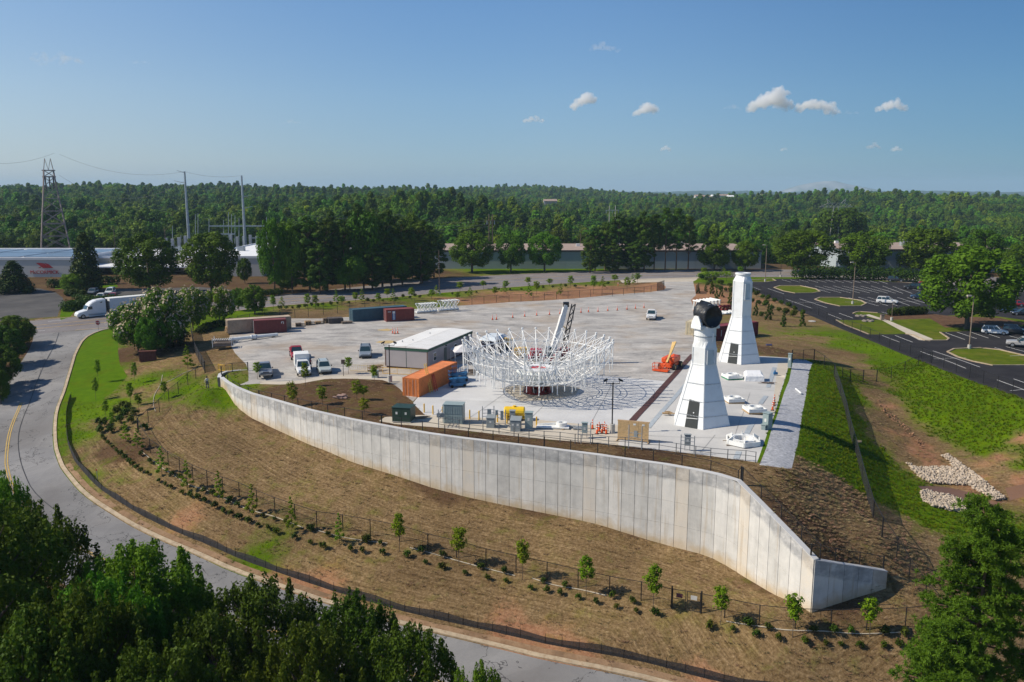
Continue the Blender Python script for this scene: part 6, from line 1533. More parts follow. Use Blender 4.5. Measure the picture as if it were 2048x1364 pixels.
# ------------------------------------------------------------------ the dish backing structure
gd = G(1075, 784, 0); D = thing('dish_framework', 'huge white tubular steel dish framework on a red pedestal ring', 'dish frame', (gd[0], gd[1], 0.03))
dw = mat('dish_white_steel', (.80, .81, .80), .4, var=.02)
NR = 32; TR = .058
top_n = [(2.3, 3.35), (4.2, 3.75), (6.2, 4.55), (8.3, 5.75), (10.2, 7.05)]
bot_n = [(2.0, 1.45), (4.1, 1.75), (6.3, 2.3), (8.5, 3.3)]
def P3(r, z, a): return Vector((r * math.cos(a), r * math.sin(a), z))
for i in range(NR):
    a = 2 * math.pi * i / NR; rb = MB(); b = a + math.pi / NR
    for (r0, z0), (r1, z1) in zip(top_n, top_n[1:]): rb.tube(P3(r0, z0, a), P3(r1, z1, a), TR, n=5)
    for (r0, z0), (r1, z1) in zip(bot_n, bot_n[1:]): rb.tube(P3(r0, z0, a), P3(r1, z1, a), TR, n=5)
    for k in range(4):
        rb.tube(P3(*top_n[k], a), P3(*bot_n[k], a), TR * .8, n=5)
        if k < 3: rb.tube(P3(*top_n[k], a), P3(*bot_n[k + 1], a), TR * .75, n=5)
    rb.tube(P3(*bot_n[3], a), P3(*top_n[4], a), TR, n=5)
    rib = rb.build('rib', dw, D)
    hp = MB().tube(P3(10.15, 3.55, a), P3(10.2, 7.2, a), TR * 1.0, n=5).build('hanging_post', dw, rib)
    MB().tube(P3(8.45, 1.9, a), P3(*top_n[3], a), TR * 1.05, n=5).build('hanging_post', dw, rib)
    if i % 2 == 0: MB().tube(P3(6.3, .95, a), P3(6.3, 2.3, a), TR * 1.1, n=5).build('hanging_post', dw, rib)
    for kr, kz, kw in ((10.2, 7.1, .16), (8.3, 5.65, .17), (6.2, 4.5, .13)): MB().tube(P3(kr, kz, a), P3(kr, kz + .22, a), kw, n=8).build('node', dw, rib)
    sl_ = MB()
    an = 2 * math.pi * (i + 1) / NR
    for q in ((top_n[4], bot_n[3]), (top_n[3], bot_n[3]), (top_n[3], bot_n[2]), (top_n[2], bot_n[1])): sl_.tube(P3(*q[0], a), P3(*q[1], an), TR * .62, n=4)
    sl_.tube(P3(*top_n[4], a), P3(*top_n[3], an), TR * .6, n=4); sl_.tube(P3(*top_n[4], an), P3(*top_n[3], a), TR * .6, n=4); sl_.tube(P3(*top_n[2], an), P3(*top_n[3], a), TR * .6, n=4)
    sl_.tube(P3(*bot_n[3], an), P3(*bot_n[2], a), TR * .6, n=4); sl_.tube(P3(*bot_n[2], an), P3(*top_n[2], a), TR * .6, n=4); sl_.tube(P3(10.15, 5.2, an), P3(*bot_n[3], a), TR * .6, n=4); sl_.tube(P3(10.15, 5.2, a), P3(10.15, 5.2, an), TR * .6, n=4)
    sl_.build('diagonal_brace', dw, D)
for (r, z), nme in [(q, 'top_ring') for q in top_n[:4]] + [(q, 'bottom_ring') for q in bot_n]:
    rg = MB()
    for i in range(NR): rg.tube(P3(r, z, 2*math.pi*i/NR), P3(r, z, 2*math.pi*(i+1)/NR), TR * .85, n=5, cap=False)
    rg.build(nme, dw, D)
nr = 40; circ = lambda r, z: [(r * math.cos(i * 2 * math.pi / nr), r * math.sin(i * 2 * math.pi / nr), z) for i in range(nr)]
MB().loft([circ(1.75, 1.25), circ(2.05, 1.5), circ(2.9, 2.9), circ(2.75, 3.1), circ(2.3, 3.15)], cap=False).build('hub_cone', mat('hub_pale', (.66, .70, .68), .5), D)
MB().ring(1.15, 2.5, 3.15, 3.42, 40).build('hub_ring', dw, D)
MB().tube((0, 0, 3.1), (0, 0, 3.32), 1.15, n=32).build('hub_disc', mat('hub_red', (.50, .03, .03), .5), D)
MB().ring(3.3, 7.9, .0, .0, 2) if False else None
MB().ring(1.35, 1.8, 1.0, 1.28, 40).build('pedestal_flange', red_paint, D)
for i in range(6):
    a = i * math.pi / 3 + .45; sg = MB(); n = 5
    sg.loft([[(r * math.cos(a + t), r * math.sin(a + t), z) for r, z in ((1.45, 0), (1.75, 0), (1.75, 1.02), (1.45, 1.02))] for t in np.linspace(0, .62, n)]); sg.build('pedestal_leg', red_paint, D)
MB().ring(1.4, 1.9, 0, .16, 40).build('pedestal_foot', red_paint, D)
for a in (-1.2, -1.9): MB().tube(P3(1.5, .1, a), P3(2.2, 1.6, a), .06).build('prop', dw, D)
skirt = MB().loft([[P3(r, z, 2*math.pi*i/NR) for i in range(NR)] for r, z in ((2.1, 1.5), (4.1, 1.68))], cap=False).build('lower_deck', mat('mesh_deck_white', (.7, .72, .72), .5, transp=.35), D)
# ------------------------------------------------------------------ containers
def container(label, x, y, rz, L, col, z=0.0, key=None, marks=None, doors_at=-1, W=2.44, H=2.59):
    """origin = middle of the footprint, long axis = local x"""
    m = mat('container_' + key, col, .55, var=.10, scale=.8, dirt=tuple(c * .55 for c in col)); mt = mat('container_top_' + key, tuple(min(.8, c * 1.15 + .015) for c in col), .7, var=.15, scale=.6, dirt=tuple(c * .7 + .03 for c in col))
    o = thing('shipping_container', label, 'shipping container', (x, y, z), rz)
    for s in (-1, 1):   # corrugated long sides
        n = int(L / .28); pts = []
        for i in range(n):
            x0 = -L/2 + .12 + (L - .24) * i / n; dx = (L - .24) / n
            pts += [(x0, 0), (x0 + dx*.3, 0), (x0 + dx*.42, .05), (x0 + dx*.88, .05)]
        pts.append((L/2 - .12, 0)); yy = s * (W/2 - .06)
        v = [(p[0], yy + s * (.045 - p[1]), zz) for p in pts for zz in (.16, H - .1)]
        MB().add(v, [(2*i, 2*i+2, 2*i+3, 2*i+1) for i in range(len(pts) - 1)]).build('side_panel', m, o)
    MB().box(-L/2 + .1, -W/2 + .1, H - .12, L/2 - .1, W/2 - .1, H - .035).build('roof', mt, o)
    MB().box(-L/2 + .08, -W/2 + .08, .1, L/2 - .08, W/2 - .08, .22).build('floor', m, o)
    f = MB()
    for sx in (-1, 1):
        for sy in (-1, 1): f.box(sx*L/2 - .08, sy*W/2 - .08, 0, sx*L/2 + .08, sy*W/2 + .08, H, M=Matrix.Translation((-sx*.08, -sy*.08, 0)))
        f.box(sx*(L/2 - .08) - .06, -W/2 + .16, H - .15, sx*(L/2 - .08) + .06, W/2 - .16, H - .001); f.box(sx*(L/2 - .08) - .06, -W/2 + .16, .02, sx*(L/2 - .08) + .06, W/2 - .16, .18)
    for sy in (-1, 1): f.box(-L/2 + .16, sy*(W/2 - .08) - .06, H - .13, L/2 - .16, sy*(W/2 - .08) + .06, H); f.box(-L/2 + .16, sy*(W/2 - .08) - .06, .02, L/2 - .16, sy*(W/2 - .08) + .06, .18)
    f.build('frame', m, o)
    e = doors_at
    for sy in (-1, 1):
        d = MB().box(e*(L/2 - .06) - .03, min(sy*.015, sy*(W/2 - .14)), .2, e*(L/2 - .06) + .03, max(sy*.015, sy*(W/2 - .14)), H - .16)
        for k in range(4): d.box(e*(L/2 - .03) - .015, sy*(.12 + k*.27) - (.0 if sy > 0 else .12), .3, e*(L/2 - .03) + .015, sy*(.12 + k*.27) + (.12 if sy > 0 else .0), H - .3)
        dd = d.build('door', m, o)
        for q in (.35, .8): MB().tube((e*(L/2 + .03), sy*q, .15), (e*(L/2 + .03), sy*q, H - .15), .022, n=5).build('lock_rod', grey_steel, dd)
    n = 9; v = []
    for i in range(n): y0 = -W/2 + .15 + (W - .3) * i / n; dy = (W - .3) / n; v += [(y0, 0), (y0 + dy*.4, 0), (y0 + dy*.5, .04), (y0 + dy*.9, .04)]
    v.append((W/2 - .15, 0)); MB().add([(-e*(L/2 - .05 - p[1]), p[0], zz) for p in v for zz in (.16, H - .1)], [(2*i, 2*i+2, 2*i+3, 2*i+1) if e < 0 else (2*i+1, 2*i+3, 2*i+2, 2*i) for i in range(len(v) - 1)]).build('end_panel', m, o)
    if marks: marks(o, L, W, H)
    return o
def mid_from(px0, py0, px1, py1, z=0.0, side=1, W=2.44, L=None):
    """visible lower edge endpoints -> centre, heading"""
    a, b = Vector(G(px0, py0, z)), Vector(G(px1, py1, z)); d = (b - a); rz = math.atan2(d.y, d.x); u = d.normalized(); n = Vector((-u.y, u.x))
    L = L or d.length; c = a + u * L / 2 + n * W / 2 * side; return c.x, c.y, rz
def hd_(px, py, deg, L, W=2.44):   # lower front-left corner in view, heading of the long side
    a = Vector(G(px, py, 0)); u = Vector((math.cos(R(deg)), math.sin(R(deg)))); n = Vector((-u.y, u.x)); c = a + u * L/2 + n * W/2; return c.x, c.y, R(deg)
stk = mat('sticker_white', (.65, .65, .62), .6); stb = mat('mark_blue', (.03, .11, .28), .5)
def red_marks(o, L, W, H):
    MB().box(-L/2 + 1.25, -W/2 - .045, .35, -L/2 + 1.95, -W/2 - .03, H - .35).build('mark_panel', stb, o)
    MB().box(-L/2 + 1.35, -W/2 - .06, H - .85, -L/2 + 1.85, -W/2 - .046, H - .42).build('mark_sign', stk, o)
    for k in range(6): MB().box(-L/2 + 1.45, -W/2 - .06, .45 + k*.22, -L/2 + 1.75, -W/2 - .046, .58 + k*.22).build('mark_letter', stk, o)
    MB().box(-L/2 + .35, -W/2 - .05, H - .55, -L/2 + 1.0, -W/2 - .035, H - .42).build('mark_code', stk, o)
def sml_marks(o, L, W, H):
    for k, (x, z, w, h) in enumerate(((L/2 - .9, H - .5, .25, .1), (L/2 - 1.0, H - .8, .18, .35), (L/2 - .6, H - .9, .12, .45))): MB().box(x, -W/2 - .05, z, x + w, -W/2 - .035, z + h).build('mark_code', stk, o)
def long_marks(o, L, W, H):
    for k in range(6): MB().box(-L/2 + 2.1, -W/2 - .05, .75 + k*.19, -L/2 + 2.3, -W/2 - .035, .88 + k*.19).build('mark_letter', stk, o)
x, y, _ = hd_(838, 795.7, 69, 12.19); container('orange long container with ladders leaning on its side beside the site office', x - 2.44*math.sin(R(69))*.0, y, R(69), 12.19, (.62, .19, .05), key='orange')
container('beige long container behind the timber stacks at the yard corner', *hd_(456, 667.5, 27, 12.19), 12.19, (.42, .33, .24), key='beige')
container('short dull red container beside the timber stacks', *hd_(509, 668, 20, 6.06), 6.06, (.17, .035, .035), key='red', marks=sml_marks)
container('long dark blue-green container on the back edge of the yard', *hd_(706, 644, 29, 12.19), 12.19, (.03, .085, .12), key='teal')
container('short red container with blue lettering panel before the blue-green one', *hd_(773, 644, 22, 6.06), 6.06, (.20, .042, .035), key='redb', marks=red_marks)
container('long wine red container behind the white towers', *hd_(1425, 682.5, 33, 12.19), 12.19, (.16, .014, .022), key='wine', marks=long_marks)
a = G(1382, 671, 0); container('cream container seen end-on beside the black-wrapped head', a[0] + 1.6, a[1] + 3.1, R(62), 6.06, (.60, .52, .35), key='cream')

# ------------------------------------------------------------------ site office
M_off = mat('office_siding', (.36, .335, .34), .75, var=.04, scale=.5); M_green = mat('office_green_trim', (.025, .085, .055), .6); M_oroof = mat('office_roof', (.74, .74, .72), .7, var=.05, scale=.3, dirt=(.62, .60, .56))
a = Vector(G(856, 742, 0)); ang = math.atan2(17.0, 5.9); L, W, H = 18.3, 7.3, 3.45
u = Vector((math.cos(ang), math.sin(ang))); n = Vector((-u.y, u.x)); c = a + u * L/2 + n * W/2
o = thing('site_office', 'grey double-wide site office trailer with green trim and white roof', 'site office', (c.x, c.y, 0), ang)
MB().box(-L/2, -W/2, .35, L/2, W/2, H - .45).build('wall', M_off, o)
MB().box(-L/2 - .06, -W/2 - .06, H - .5, L/2 + .06, W/2 + .06, H - .02).build('trim_band', M_green, o)
for s in (-1, 1):
    y0, y1 = (-W/2 - .12, -.03) if s < 0 else (.03, W/2 + .12)
    zi = H + .22; MB().add([(-L/2-.12, y0, H if s < 0 else zi), (L/2+.12, y0, H if s < 0 else zi), (L/2+.12, y1, zi if s < 0 else H), (-L/2-.12, y1, zi if s < 0 else H)] + [(-L/2-.12, y0, H-.06), (L/2+.12, y0, H-.06), (L/2+.12, y1, H-.06), (-L/2-.12, y1, H-.06)], [(0,1,2,3),(4,7,6,5),(0,4,5,1),(1,5,6,2),(2,6,7,3),(3,7,4,0)]).build('roof', M_oroof, o)
MB().box(-L/2 + .15, -W/2 + .15, 0, L/2 - .15, W/2 - .15, .35).build('skirting', mat('skirting_brown', (.13, .08, .06), .8), o)
MB().box(-L/2 - .02, -.03, .35, -L/2, .03, H - .5).build('seam_trim', M_green, o)
for s in (-1, 1): MB().box(-L/2 - .025, s*W/2 - .08, .35, -L/2 - .001, s*W/2 + .08, H - .5, M=Matrix.Translation((0, -s*.08, 0))).build('corner_trim', mat('brown_trim', (.14, .09, .07), .7), o)
for x in (-6.6, 1.6, 6.4):
    w_ = MB().box(x - .55, -W/2 - .05, 1.15, x + .55, -W/2 - .003, 2.45).build('window_frame', white_paint, o)
    for k in range(2): MB().box(x - .46, -W/2 - .07, 1.24 + k*.58, x + .46, -W/2 - .052, 1.76 + k*.58).build('window_pane', glass_dark, w_)
dr_ = MB().box(-3.0, -W/2 - .06, .4, -2.0, -W/2 - .003, 2.5).build('door', mat('office_door', (.12, .15, .14), .5), o)
MB().box(-3.05, -W/2 - .9, .1, -1.9, -W/2 - .06, .38).build('step', wood, o)
for x in (-2.5, 5.5): MB().box(x, -W/2 - .2, 2.75, x + .3, -W/2 - .07, 2.9).build('wall_lamp', black_steel, o)
for x, y in ((-4.0, 1.3), (-5.5, 2.4), (3, 1.5)): MB().tube((x, y, H), (x, y, H + .35), .08).build('vent_pipe', grey_steel, o)
# yellow barrier round the office end
p1, p2 = Vector((*G(766, 748, 0), 0)), Vector((*G(850, 752, 0), 0))
def barrier(label, pl, h=1.0, m=yellow):
    r_ = thing('yellow_barrier', label, 'barrier', tuple(pl[0])); q = [p - pl[0] for p in pl]
    for a, b in zip(q, q[1:]):
        for z in (.12, h): MB().tube(a + Vector((0,0,z)), b + Vector((0,0,z)), .03).build('rail', m, r_)
        n = max(2, int((b - a).length / .3)); pk = MB()
        for k in range(n + 1): c = a.lerp(b, k / n); pk.tube(c + Vector((0,0,.12)), c + Vector((0,0,h)), .016, n=4)
        pk.build('picket_row', m, r_)['kind'] = 'stuff'
        MB().tube(a, a + Vector((0,0,h + .1)), .04).build('post', m, r_)
barrier('yellow metal barrier along the near end of the site office', [p1, p1.lerp(p2, .34), p1.lerp(p2, .67), p2])
barrier('yellow crowd barrier between the young trees and the site office', [Vector((*G(700, 742, 0), 0)), Vector((*G(735, 744, 0), 0)), Vector((*G(764, 741, 0), 0))], m=mat('faded_yellow', (.62, .50, .25), .6))
barrier('yellow barrier at the curled end of the retaining wall', [Vector((*G(437, 741, -.3), -.3)), Vector((*G(450, 742, 0), -.1)), Vector((*G(463, 742, 0), 0))])

# ------------------------------------------------------------------ vehicles
def paint(name, col): return mat('paint_' + name, col, .32, var=.03, spec=.5, coat=.4)
def car(label, cat, x, y, rz, kind, col, key, z=None, L=4.7, W=1.9, H=1.72, name='parked_car', group=None):
    z = HZ(x, y) + .02 if z is None else z
    o = thing(name, label, cat, (x, y, z), rz, group); m = paint(key, col); hw = W / 2
    if kind == 'suv': st = [(-.5, .45, .86, .93), (-.47, .30, .98, .98), (-.3, .28, 1.0, 1.0), (.1, .26, 1.0, 1.0), (.22, .26, .99, 1.0), (.38, .27, .90, .98), (.46, .30, .80, .93), (.5, .42, .66, .82)]; cab = (-.48, -.42, .07, .235)
    elif kind == 'sedan': st = [(-.5, .45, .80, .90), (-.45, .30, .92, .97), (-.3, .26, .94, 1.0), (.1, .24, .92, 1.0), (.22, .24, .90, 1.0), (.38, .25, .80, .97), (.46, .3, .70, .92), (.5, .4, .58, .8)]; cab = (-.40, -.25, .04, .22)
    elif kind == 'van': st = [(-.5, .45, 1.0, .95), (-.48, .35, 1.1, .98), (.2, .3, 1.1, 1.0), (.33, .3, 1.02, 1.0), (.45, .32, .90, .95), (.5, .45, .75, .85)]; cab = (-.49, -.47, .18, .34)
    else: st = [(-.5, .55, 1.0, .95), (-.48, .45, 1.10, .98), (-.12, .42, 1.12, 1.0), (.12, .4, 1.14, 1.0), (.22, .4, 1.13, 1.0), (.40, .42, 1.06, .98), (.47, .45, .98, .95), (.5, .55, .80, .9)]; cab = (-.14, -.10, .08, .21)
    k_ = H / 1.72 if kind != 'pickup' else H / 1.9
    sec = []
    for t, zb, zt, w in st:
        zb *= k_; zt *= k_; w *= hw; X = t * L
        sec.append([(X, -w * .94, zb), (X, -w, zb + .12), (X, -w, zt - .16), (X, -w * .93, zt), (X, w * .93, zt), (X, w, zt - .16), (X, w, zb + .12), (X, w * .94, zb)])
    MB().loft(sec).build('body', m, o, bevel=.03)
    belt = np.interp(cab[1], [s[0] for s in st], [s[2] for s in st]) * k_ - .02
    hz_ = np.interp(cab[3], [s[0] for s in st], [s[2] for s in st]) * k_ - .02
    a0, a1, b1, b0 = (c * L for c in cab); wb, wt_ = hw * .92, hw * .76
    zr = H - .07
    def quad(p): return [p[0], p[1], p[2], p[3]]
    lowr = [(a0, -wb, belt), (b0, -wb, hz_), (b0, wb, hz_), (a0, wb, belt)]; upr = [(a1, -wt_, zr), (b1, -wt_, zr), (b1, wt_, zr), (a1, wt_, zr)]
    gl = MB().add(lowr + upr, [(0, 1, 5, 4), (1, 2, 6, 5), (2, 3, 7, 6), (3, 0, 4, 7)]).build('window_glass', glass_dark, o)
    rf = MB().loft([[(a1 - .06, -wt_ - .03, zr - .03), (b1 + .05, -wt_ - .03, zr - .03), (b1 + .05, wt_ + .03, zr - .03), (a1 - .06, wt_ + .03, zr - .03)], [(a1 + .02, -wt_ * .92, zr + .07), (b1 - .08, -wt_ * .92, zr + .07), (b1 - .08, wt_ * .92, zr + .07), (a1 + .02, wt_ * .92, zr + .07)]]).build('roof', m, o, bevel=.02)
    for s in (-1, 1):
        pl = MB(); F_ = lambda t0, t1: None
        for tl, tu in ((a0, a1), (b0, b1)): pl.bar((tl, s * wb, belt if tl == a0 else hz_), (tu, s * wt_, zr), .09, .06)
        for f in ((.5,) if kind in ('sedan', 'pickup') else (.34, .68)): pl.bar((a0 + (b0 - a0) * f, s * (wb + .005), belt), (a1 + (b1 - a1) * f, s * (wt_ + .005), zr), .10, .04)
        pl.build('pillars', m, o)
        MB().box(b0 - .30, s * (hw + .02) - .0 - (.16 if s < 0 else 0), belt + .02, b0 - .12, s * (hw + .02) + (.16 if s > 0 else 0), belt + .20).build('wing_mirror', black_steel if key != 'white' else m, o)
        MB().box(L * .5 - .20, s * hw * .62 - .17, .62 * k_ + (.22 if kind == 'pickup' else 0), L * .5 - .035, s * hw * .62 + .17, .76 * k_ + (.22 if kind == 'pickup' else 0)).build('headlight', mat('headlight_glass', (.6, .65, .68), .15), o)
        MB().box(-L * .5 + .0, s * hw * .80 - .10, .72 * k_, -L * .5 + .06, s * hw * .80 + .10, .95 * k_, M=Matrix.Translation((-.012, 0, 0))).build('tail_light', mat('tail_red', (.30, .01, .01), .3), o)
    MB().box(L * .5 - .12, -hw * .42, .42 * k_ + (.2 if kind == 'pickup' else 0), L * .5 - .005, hw * .42, .68 * k_ + (.22 if kind == 'pickup' else 0)).build('grille', black_steel, o)
    MB().box(L * .5 - .18, -hw * .84, .26 * k_ + (.16 if kind == 'pickup' else 0), L * .5 + .03, hw * .84, .42 * k_ + (.16 if kind == 'pickup' else 0)).build('bumper', chrome if kind == 'pickup' else black_steel, o)
    if kind == 'pickup':
        bx = MB(); z0 = .72 * k_; z1 = 1.10 * k_
        MB().box(-L*.5 + .12, -hw + .16, z1 + .012, a0 - .1, hw - .16, z1 + .02).build('truck_bed', black_steel, o)
        for s in (-1, 1): bx.box(-L*.5 + .02, min(s*(hw - .16), s*hw*.98), z1, a0, max(s*(hw - .16), s*hw*.98), z1 + .16)
        bx.box(-L*.5 + .0, -hw*.9, z1, -L*.5 + .12, hw*.9, z1 + .16); bx.build('bed_rail', m, o)
    if kind == 'suv':
        for s in (-1, 1): MB().bar((a1 + .1, s * wt_ * .85, zr + .12), (b1 - .2, s * wt_ * .85, zr + .12), .05).build('roof_rail', black_steel, o)
    wr = .40 if kind == 'pickup' else .36
    for tx in (-.31, .325):
        for s in (-1, 1):
            w_ = MB().tube((tx * L, s * (hw - .24), wr - .02), (tx * L, s * (hw + .01), wr - .02), wr, n=16).build('wheel', rubber, o)
            MB().tube((tx * L, s * (hw + .0), wr - .02), (tx * L, s * (hw + .025), wr - .02), wr * .62, n=12).build('rim', chrome, w_)
    return o
def car_px(label, cat, px, py, deg, kind, col, key, **k):
    p = T(px, py); return car(label, cat, p.x, p.y, R(deg), kind, col, key, z=p.z + .02, **k)
WHT, SIL, BLU, DRK, RED = (.78, .79, .79), (.36, .38, .40), (.03, .06, .12), (.03, .032, .038), (.33, .02, .03)
car_px('white pickup truck alone on the gravel beside the row of cones', 'pickup truck', 1303, 637, -102, 'pickup', WHT, 'white', L=5.9, W=2.0, H=1.95, name='pickup_truck')
car_px('silver blue suv parked alone between the site office and the gravel', 'suv', 731, 712, -81, 'suv', (.20, .24, .29), 'steelblue', L=5.0, W=2.0, H=1.78)
car_px('red pickup behind the white service truck', 'pickup truck', 593, 715, -72, 'pickup', RED, 'red', L=5.8, W=2.0, H=1.95, name='pickup_truck')
car_px('grey blue pickup at the left end of the parked vehicles by the bed', 'pickup truck', 530, 749, -70, 'pickup', (.16, .18, .22), 'greyblue', L=5.6, W=1.98, H=1.9, name='pickup_truck')
car_px('pale silver green suv parked beside the white service truck', 'suv', 648, 743, -71, 'suv', (.42, .47, .46), 'palesilver', L=4.6, W=1.88, H=1.7)
tk = car_px('white service truck with boxy rear body behind a young tree', 'service truck', 606, 745, -72, 'pickup', WHT, 'white', L=6.4, W=2.05, H=1.95, name='service_truck')
MB().box(-3.3, -1.1, .75, -.65, 1.1, 2.75).build('box_body', white_paint, tk, bevel=.05)
for s in (-1, 1): MB().box(-3.0, s*1.11 - .01, 1.0, -1.0, s*1.11 + .01, 1.9).build('side_locker', white_paint, tk)
car_px('white suv parked across the bays before the hedge', 'suv', 1774, 607, -28, 'suv', WHT, 'white', L=5.0, W=2.0, H=1.78)
car_px('dark grey suv in the parking lot under the third road tree', 'suv', 1826, 578, 165, 'suv', DRK, 'dark', L=4.9, W=1.95, H=1.75)
car_px('dark blue hatchback half behind the big round tree', 'car', 1838, 597, 160, 'suv', BLU, 'blue', L=4.3, W=1.85, H=1.6)
car_px('black suv in the shade of the hedge', 'suv', 1791, 563, -25, 'suv', DRK, 'dark', L=4.9, W=1.95, H=1.75)
car_px('red car in the shade left of the big round tree', 'car', 1853, 568, 160, 'sedan', RED, 'red', L=4.5, W=1.85, H=1.45)
car_px('white suv at the end of the shaded bays at the right', 'suv', 1989, 668, -28, 'suv', WHT, 'white', L=4.7, W=1.9, H=1.68)
car_px('dark suv beside the white suv in the shaded bays', 'suv', 2030, 667, -28, 'suv', DRK, 'dark', L=4.8, W=1.9, H=1.7)
car_px('silver pickup cut by the right edge', 'pickup truck', 2048, 694, 152, 'pickup', (.40, .39, .38), 'silver', L=5.8, W=2.0, H=1.9, name='pickup_truck')
car_px('red car showing through the shade right of the big round tree', 'car', 2027, 612, 170, 'sedan', (.45, .02, .03), 'red', L=4.6, W=1.85, H=1.5)
car_px('dark blue car in deep shade under the big round tree', 'car', 2018, 624, 170, 'sedan', (.05, .09, .16), 'blue', L=4.6, W=1.85, H=1.5)
car_px('dark car at the right edge in deep shade', 'car', 2044, 630, 170, 'sedan', DRK, 'dark', L=4.6, W=1.85, H=1.5)
car_px('dark car with raised lid parked on the office lawn edge', 'car', 186, 588, -80, 'suv', (.14, .18, .26), 'greyblue', L=4.6, W=1.9, H=1.65)
car_px('white suv parked at the factory left of the large tree', 'suv', 221, 588, -80, 'suv', (.62, .66, .66), 'palewhite', L=4.8, W=1.9, H=1.75)
car_px('small red car behind the hedge at the factory', 'car', 226, 596, -80, 'sedan', (.45, .04, .04), 'red', L=4.3, W=1.8, H=1.4)
car_px('white car behind the hedge with only its roof showing', 'car', 202, 597, -80, 'sedan', WHT, 'white', L=4.4, W=1.8, H=1.4)

# semi truck
sp = T(152, 638); s2 = Vector(G(330, 617, -1.2)); dv = s2 - Vector((sp.x, sp.y)); hdg = math.atan2(-dv.y, -dv.x)
TR_ = thing('semi_tractor', 'white long-nosed semi tractor waiting at the junction', 'truck', (sp.x, sp.y, sp.z + .03), hdg)
tw = mat('truck_white', (.76, .78, .79), .3, var=.03, coat=.3)
cabp = [(0, .55, 1.15), (-.35, .5, 1.5), (-1.9, .5, 1.85), (-2.15, .5, 1.95)]
MB().loft([[(x, -w, zb), (x, -w, zt - .15), (x, -w * .8, zt), (x, w * .8, zt), (x, w, zt - .15), (x, w, zb)] for x, zb, zt, w in ((0, .6, 1.1, .85), (-.3, .5, 1.45, 1.05), (-1.2, .45, 1.7, 1.15), (-2.2, .45, 1.95, 1.22))]).build('bonnet', tw, TR_, bevel=.05)
MB().loft([[(x, -1.24, .55), (x, -1.24, zt - .25), (x, -1.0, zt), (x, 1.0, zt), (x, 1.24, zt - .25), (x, 1.24, .55)] for x, zt in ((-2.1, 2.1), (-2.35, 2.6), (-2.8, 3.15), (-3.4, 3.6), (-4.3, 3.95), (-5.6, 4.1), (-6.3, 4.12))]).build('sleeper_cab', tw, TR_)
MB().loft([[(-2.12, -1.0, 2.0), (-2.12, 1.0, 2.0), (-2.5, .95, 2.78), (-2.5, -.95, 2.78)], [(-2.02, -1.0, 2.02), (-2.02, 1.0, 2.02), (-2.42, .95, 2.84), (-2.42, -.95, 2.84)]]).build('windscreen', glass_dark, TR_)
for s in (-1, 1):
    MB().box(-3.3, s*1.245 - .01, 2.0, -2.5, s*1.245 + .01, 2.65).build('side_window', glass_dark, TR_)
    MB().poly([(-4.9, s*1.255, 3.3), (-5.5, s*1.255, 3.3), (-5.6, s*1.255, 3.62)]).build('side_vent', glass_dark, TR_)
    MB().box(-6.9, s*1.2 - .04, .35, -2.4, s*1.2 + .04, .95).build('side_fairing', tw, TR_)
    MB().box(-2.45, s*1.42 - .1, 2.0, -2.3, s*1.42 + .1, 2.7).build('wing_mirror', black_steel, TR_)
MB().box(-6.75, -1.2, .9, -6.31, 1.2, 4.0).build('cab_extender', black_steel, TR_)
MB().box(-9.6, -.45, .75, -6.3, .45, 1.05).build('chassis', black_steel, TR_)
for x in (-1.2, -7.7, -9.0):
    for s in (-1, 1):
        w_ = MB().tube((x, s*.75, .5), (x, s*1.22, .5), .5, n=16).build('wheel', rubber, TR_); MB().tube((x, s*1.2, .5), (x, s*1.24, .5), .3, n=12).build('rim', chrome, w_)
ux = Vector((math.cos(hdg), math.sin(hdg))); tp = Vector((sp.x, sp.y)) - ux * 7.2
TL = thing('semi_trailer', 'long plain white box trailer behind the semi tractor', 'trailer', (tp.x, tp.y, sp.z + .03), hdg)
MB().box(-14, -1.3, 1.15, 0, 1.3, 4.05).build('box_body', mat('trailer_side', (.66, .70, .73), .4, var=.03), TL)
MB().box(-14.02, -1.32, 4.0, .02, 1.32, 4.12).build('top_rail', white_paint, TL); MB().box(-14.02, -1.32, 1.05, .02, 1.32, 1.2).build('bottom_rail', grey_steel, TL)
for x in (-11.2, -12.5):
    for s in (-1, 1): MB().tube((x, s*.75, .5), (x, s*1.25, .5), .5, n=16).build('wheel', rubber, TL)
for s in (-1, 1): MB().box(-4.6, s*.8 - .08, 0.1, -4.4, s*.8 + .08, 1.1).build('landing_leg', grey_steel, TL)

# ------------------------------------------------------------------ machines
cw_ = mat('crane_white', (.74, .74, .72), .45, var=.05, dirt=(.5, .5, .48)); cred = mat('crane_red', (.36, .03, .04), .45)
C = thing('mobile_crane', 'white telescopic crane with black folded lattice jib behind the dish', 'crane', (6.2, 132.2, .02))
MB().box(-3.6, -1.2, .8, 3.2, 1.2, 1.4).build('chassis', cred, C)
MB().box(.9, .1, 1.4, 3.0, 1.5, 2.5).build('counterweight', cred, C, bevel=.08); MB().box(-3.3, -1.2, 1.4, -1.4, .6, 2.6).build('engine_hood', cred, C, bevel=.1)
MB().loft([[(-.9, -1.3, 1.4), (.3, -1.3, 1.4), (.3, -.2, 1.4), (-.9, -.2, 1.4)], [(-.9, -1.3, 3.0), (.1, -1.3, 3.0), (.1, -.2, 3.0), (-.9, -.2, 3.0)]]).build('cab', glass_dark, C)
for x in (-2.5, 2.1):
    for s in (-1, 1): w_ = MB().tube((x, s*.9, .75), (x, s*1.5, .75), .75, n=18).build('wheel', rubber, C); MB().tube((x, s*1.48, .75), (x, s*1.53, .75), .4, n=12).build('rim', mat('rim_cream', (.6, .55, .4), .5), w_)
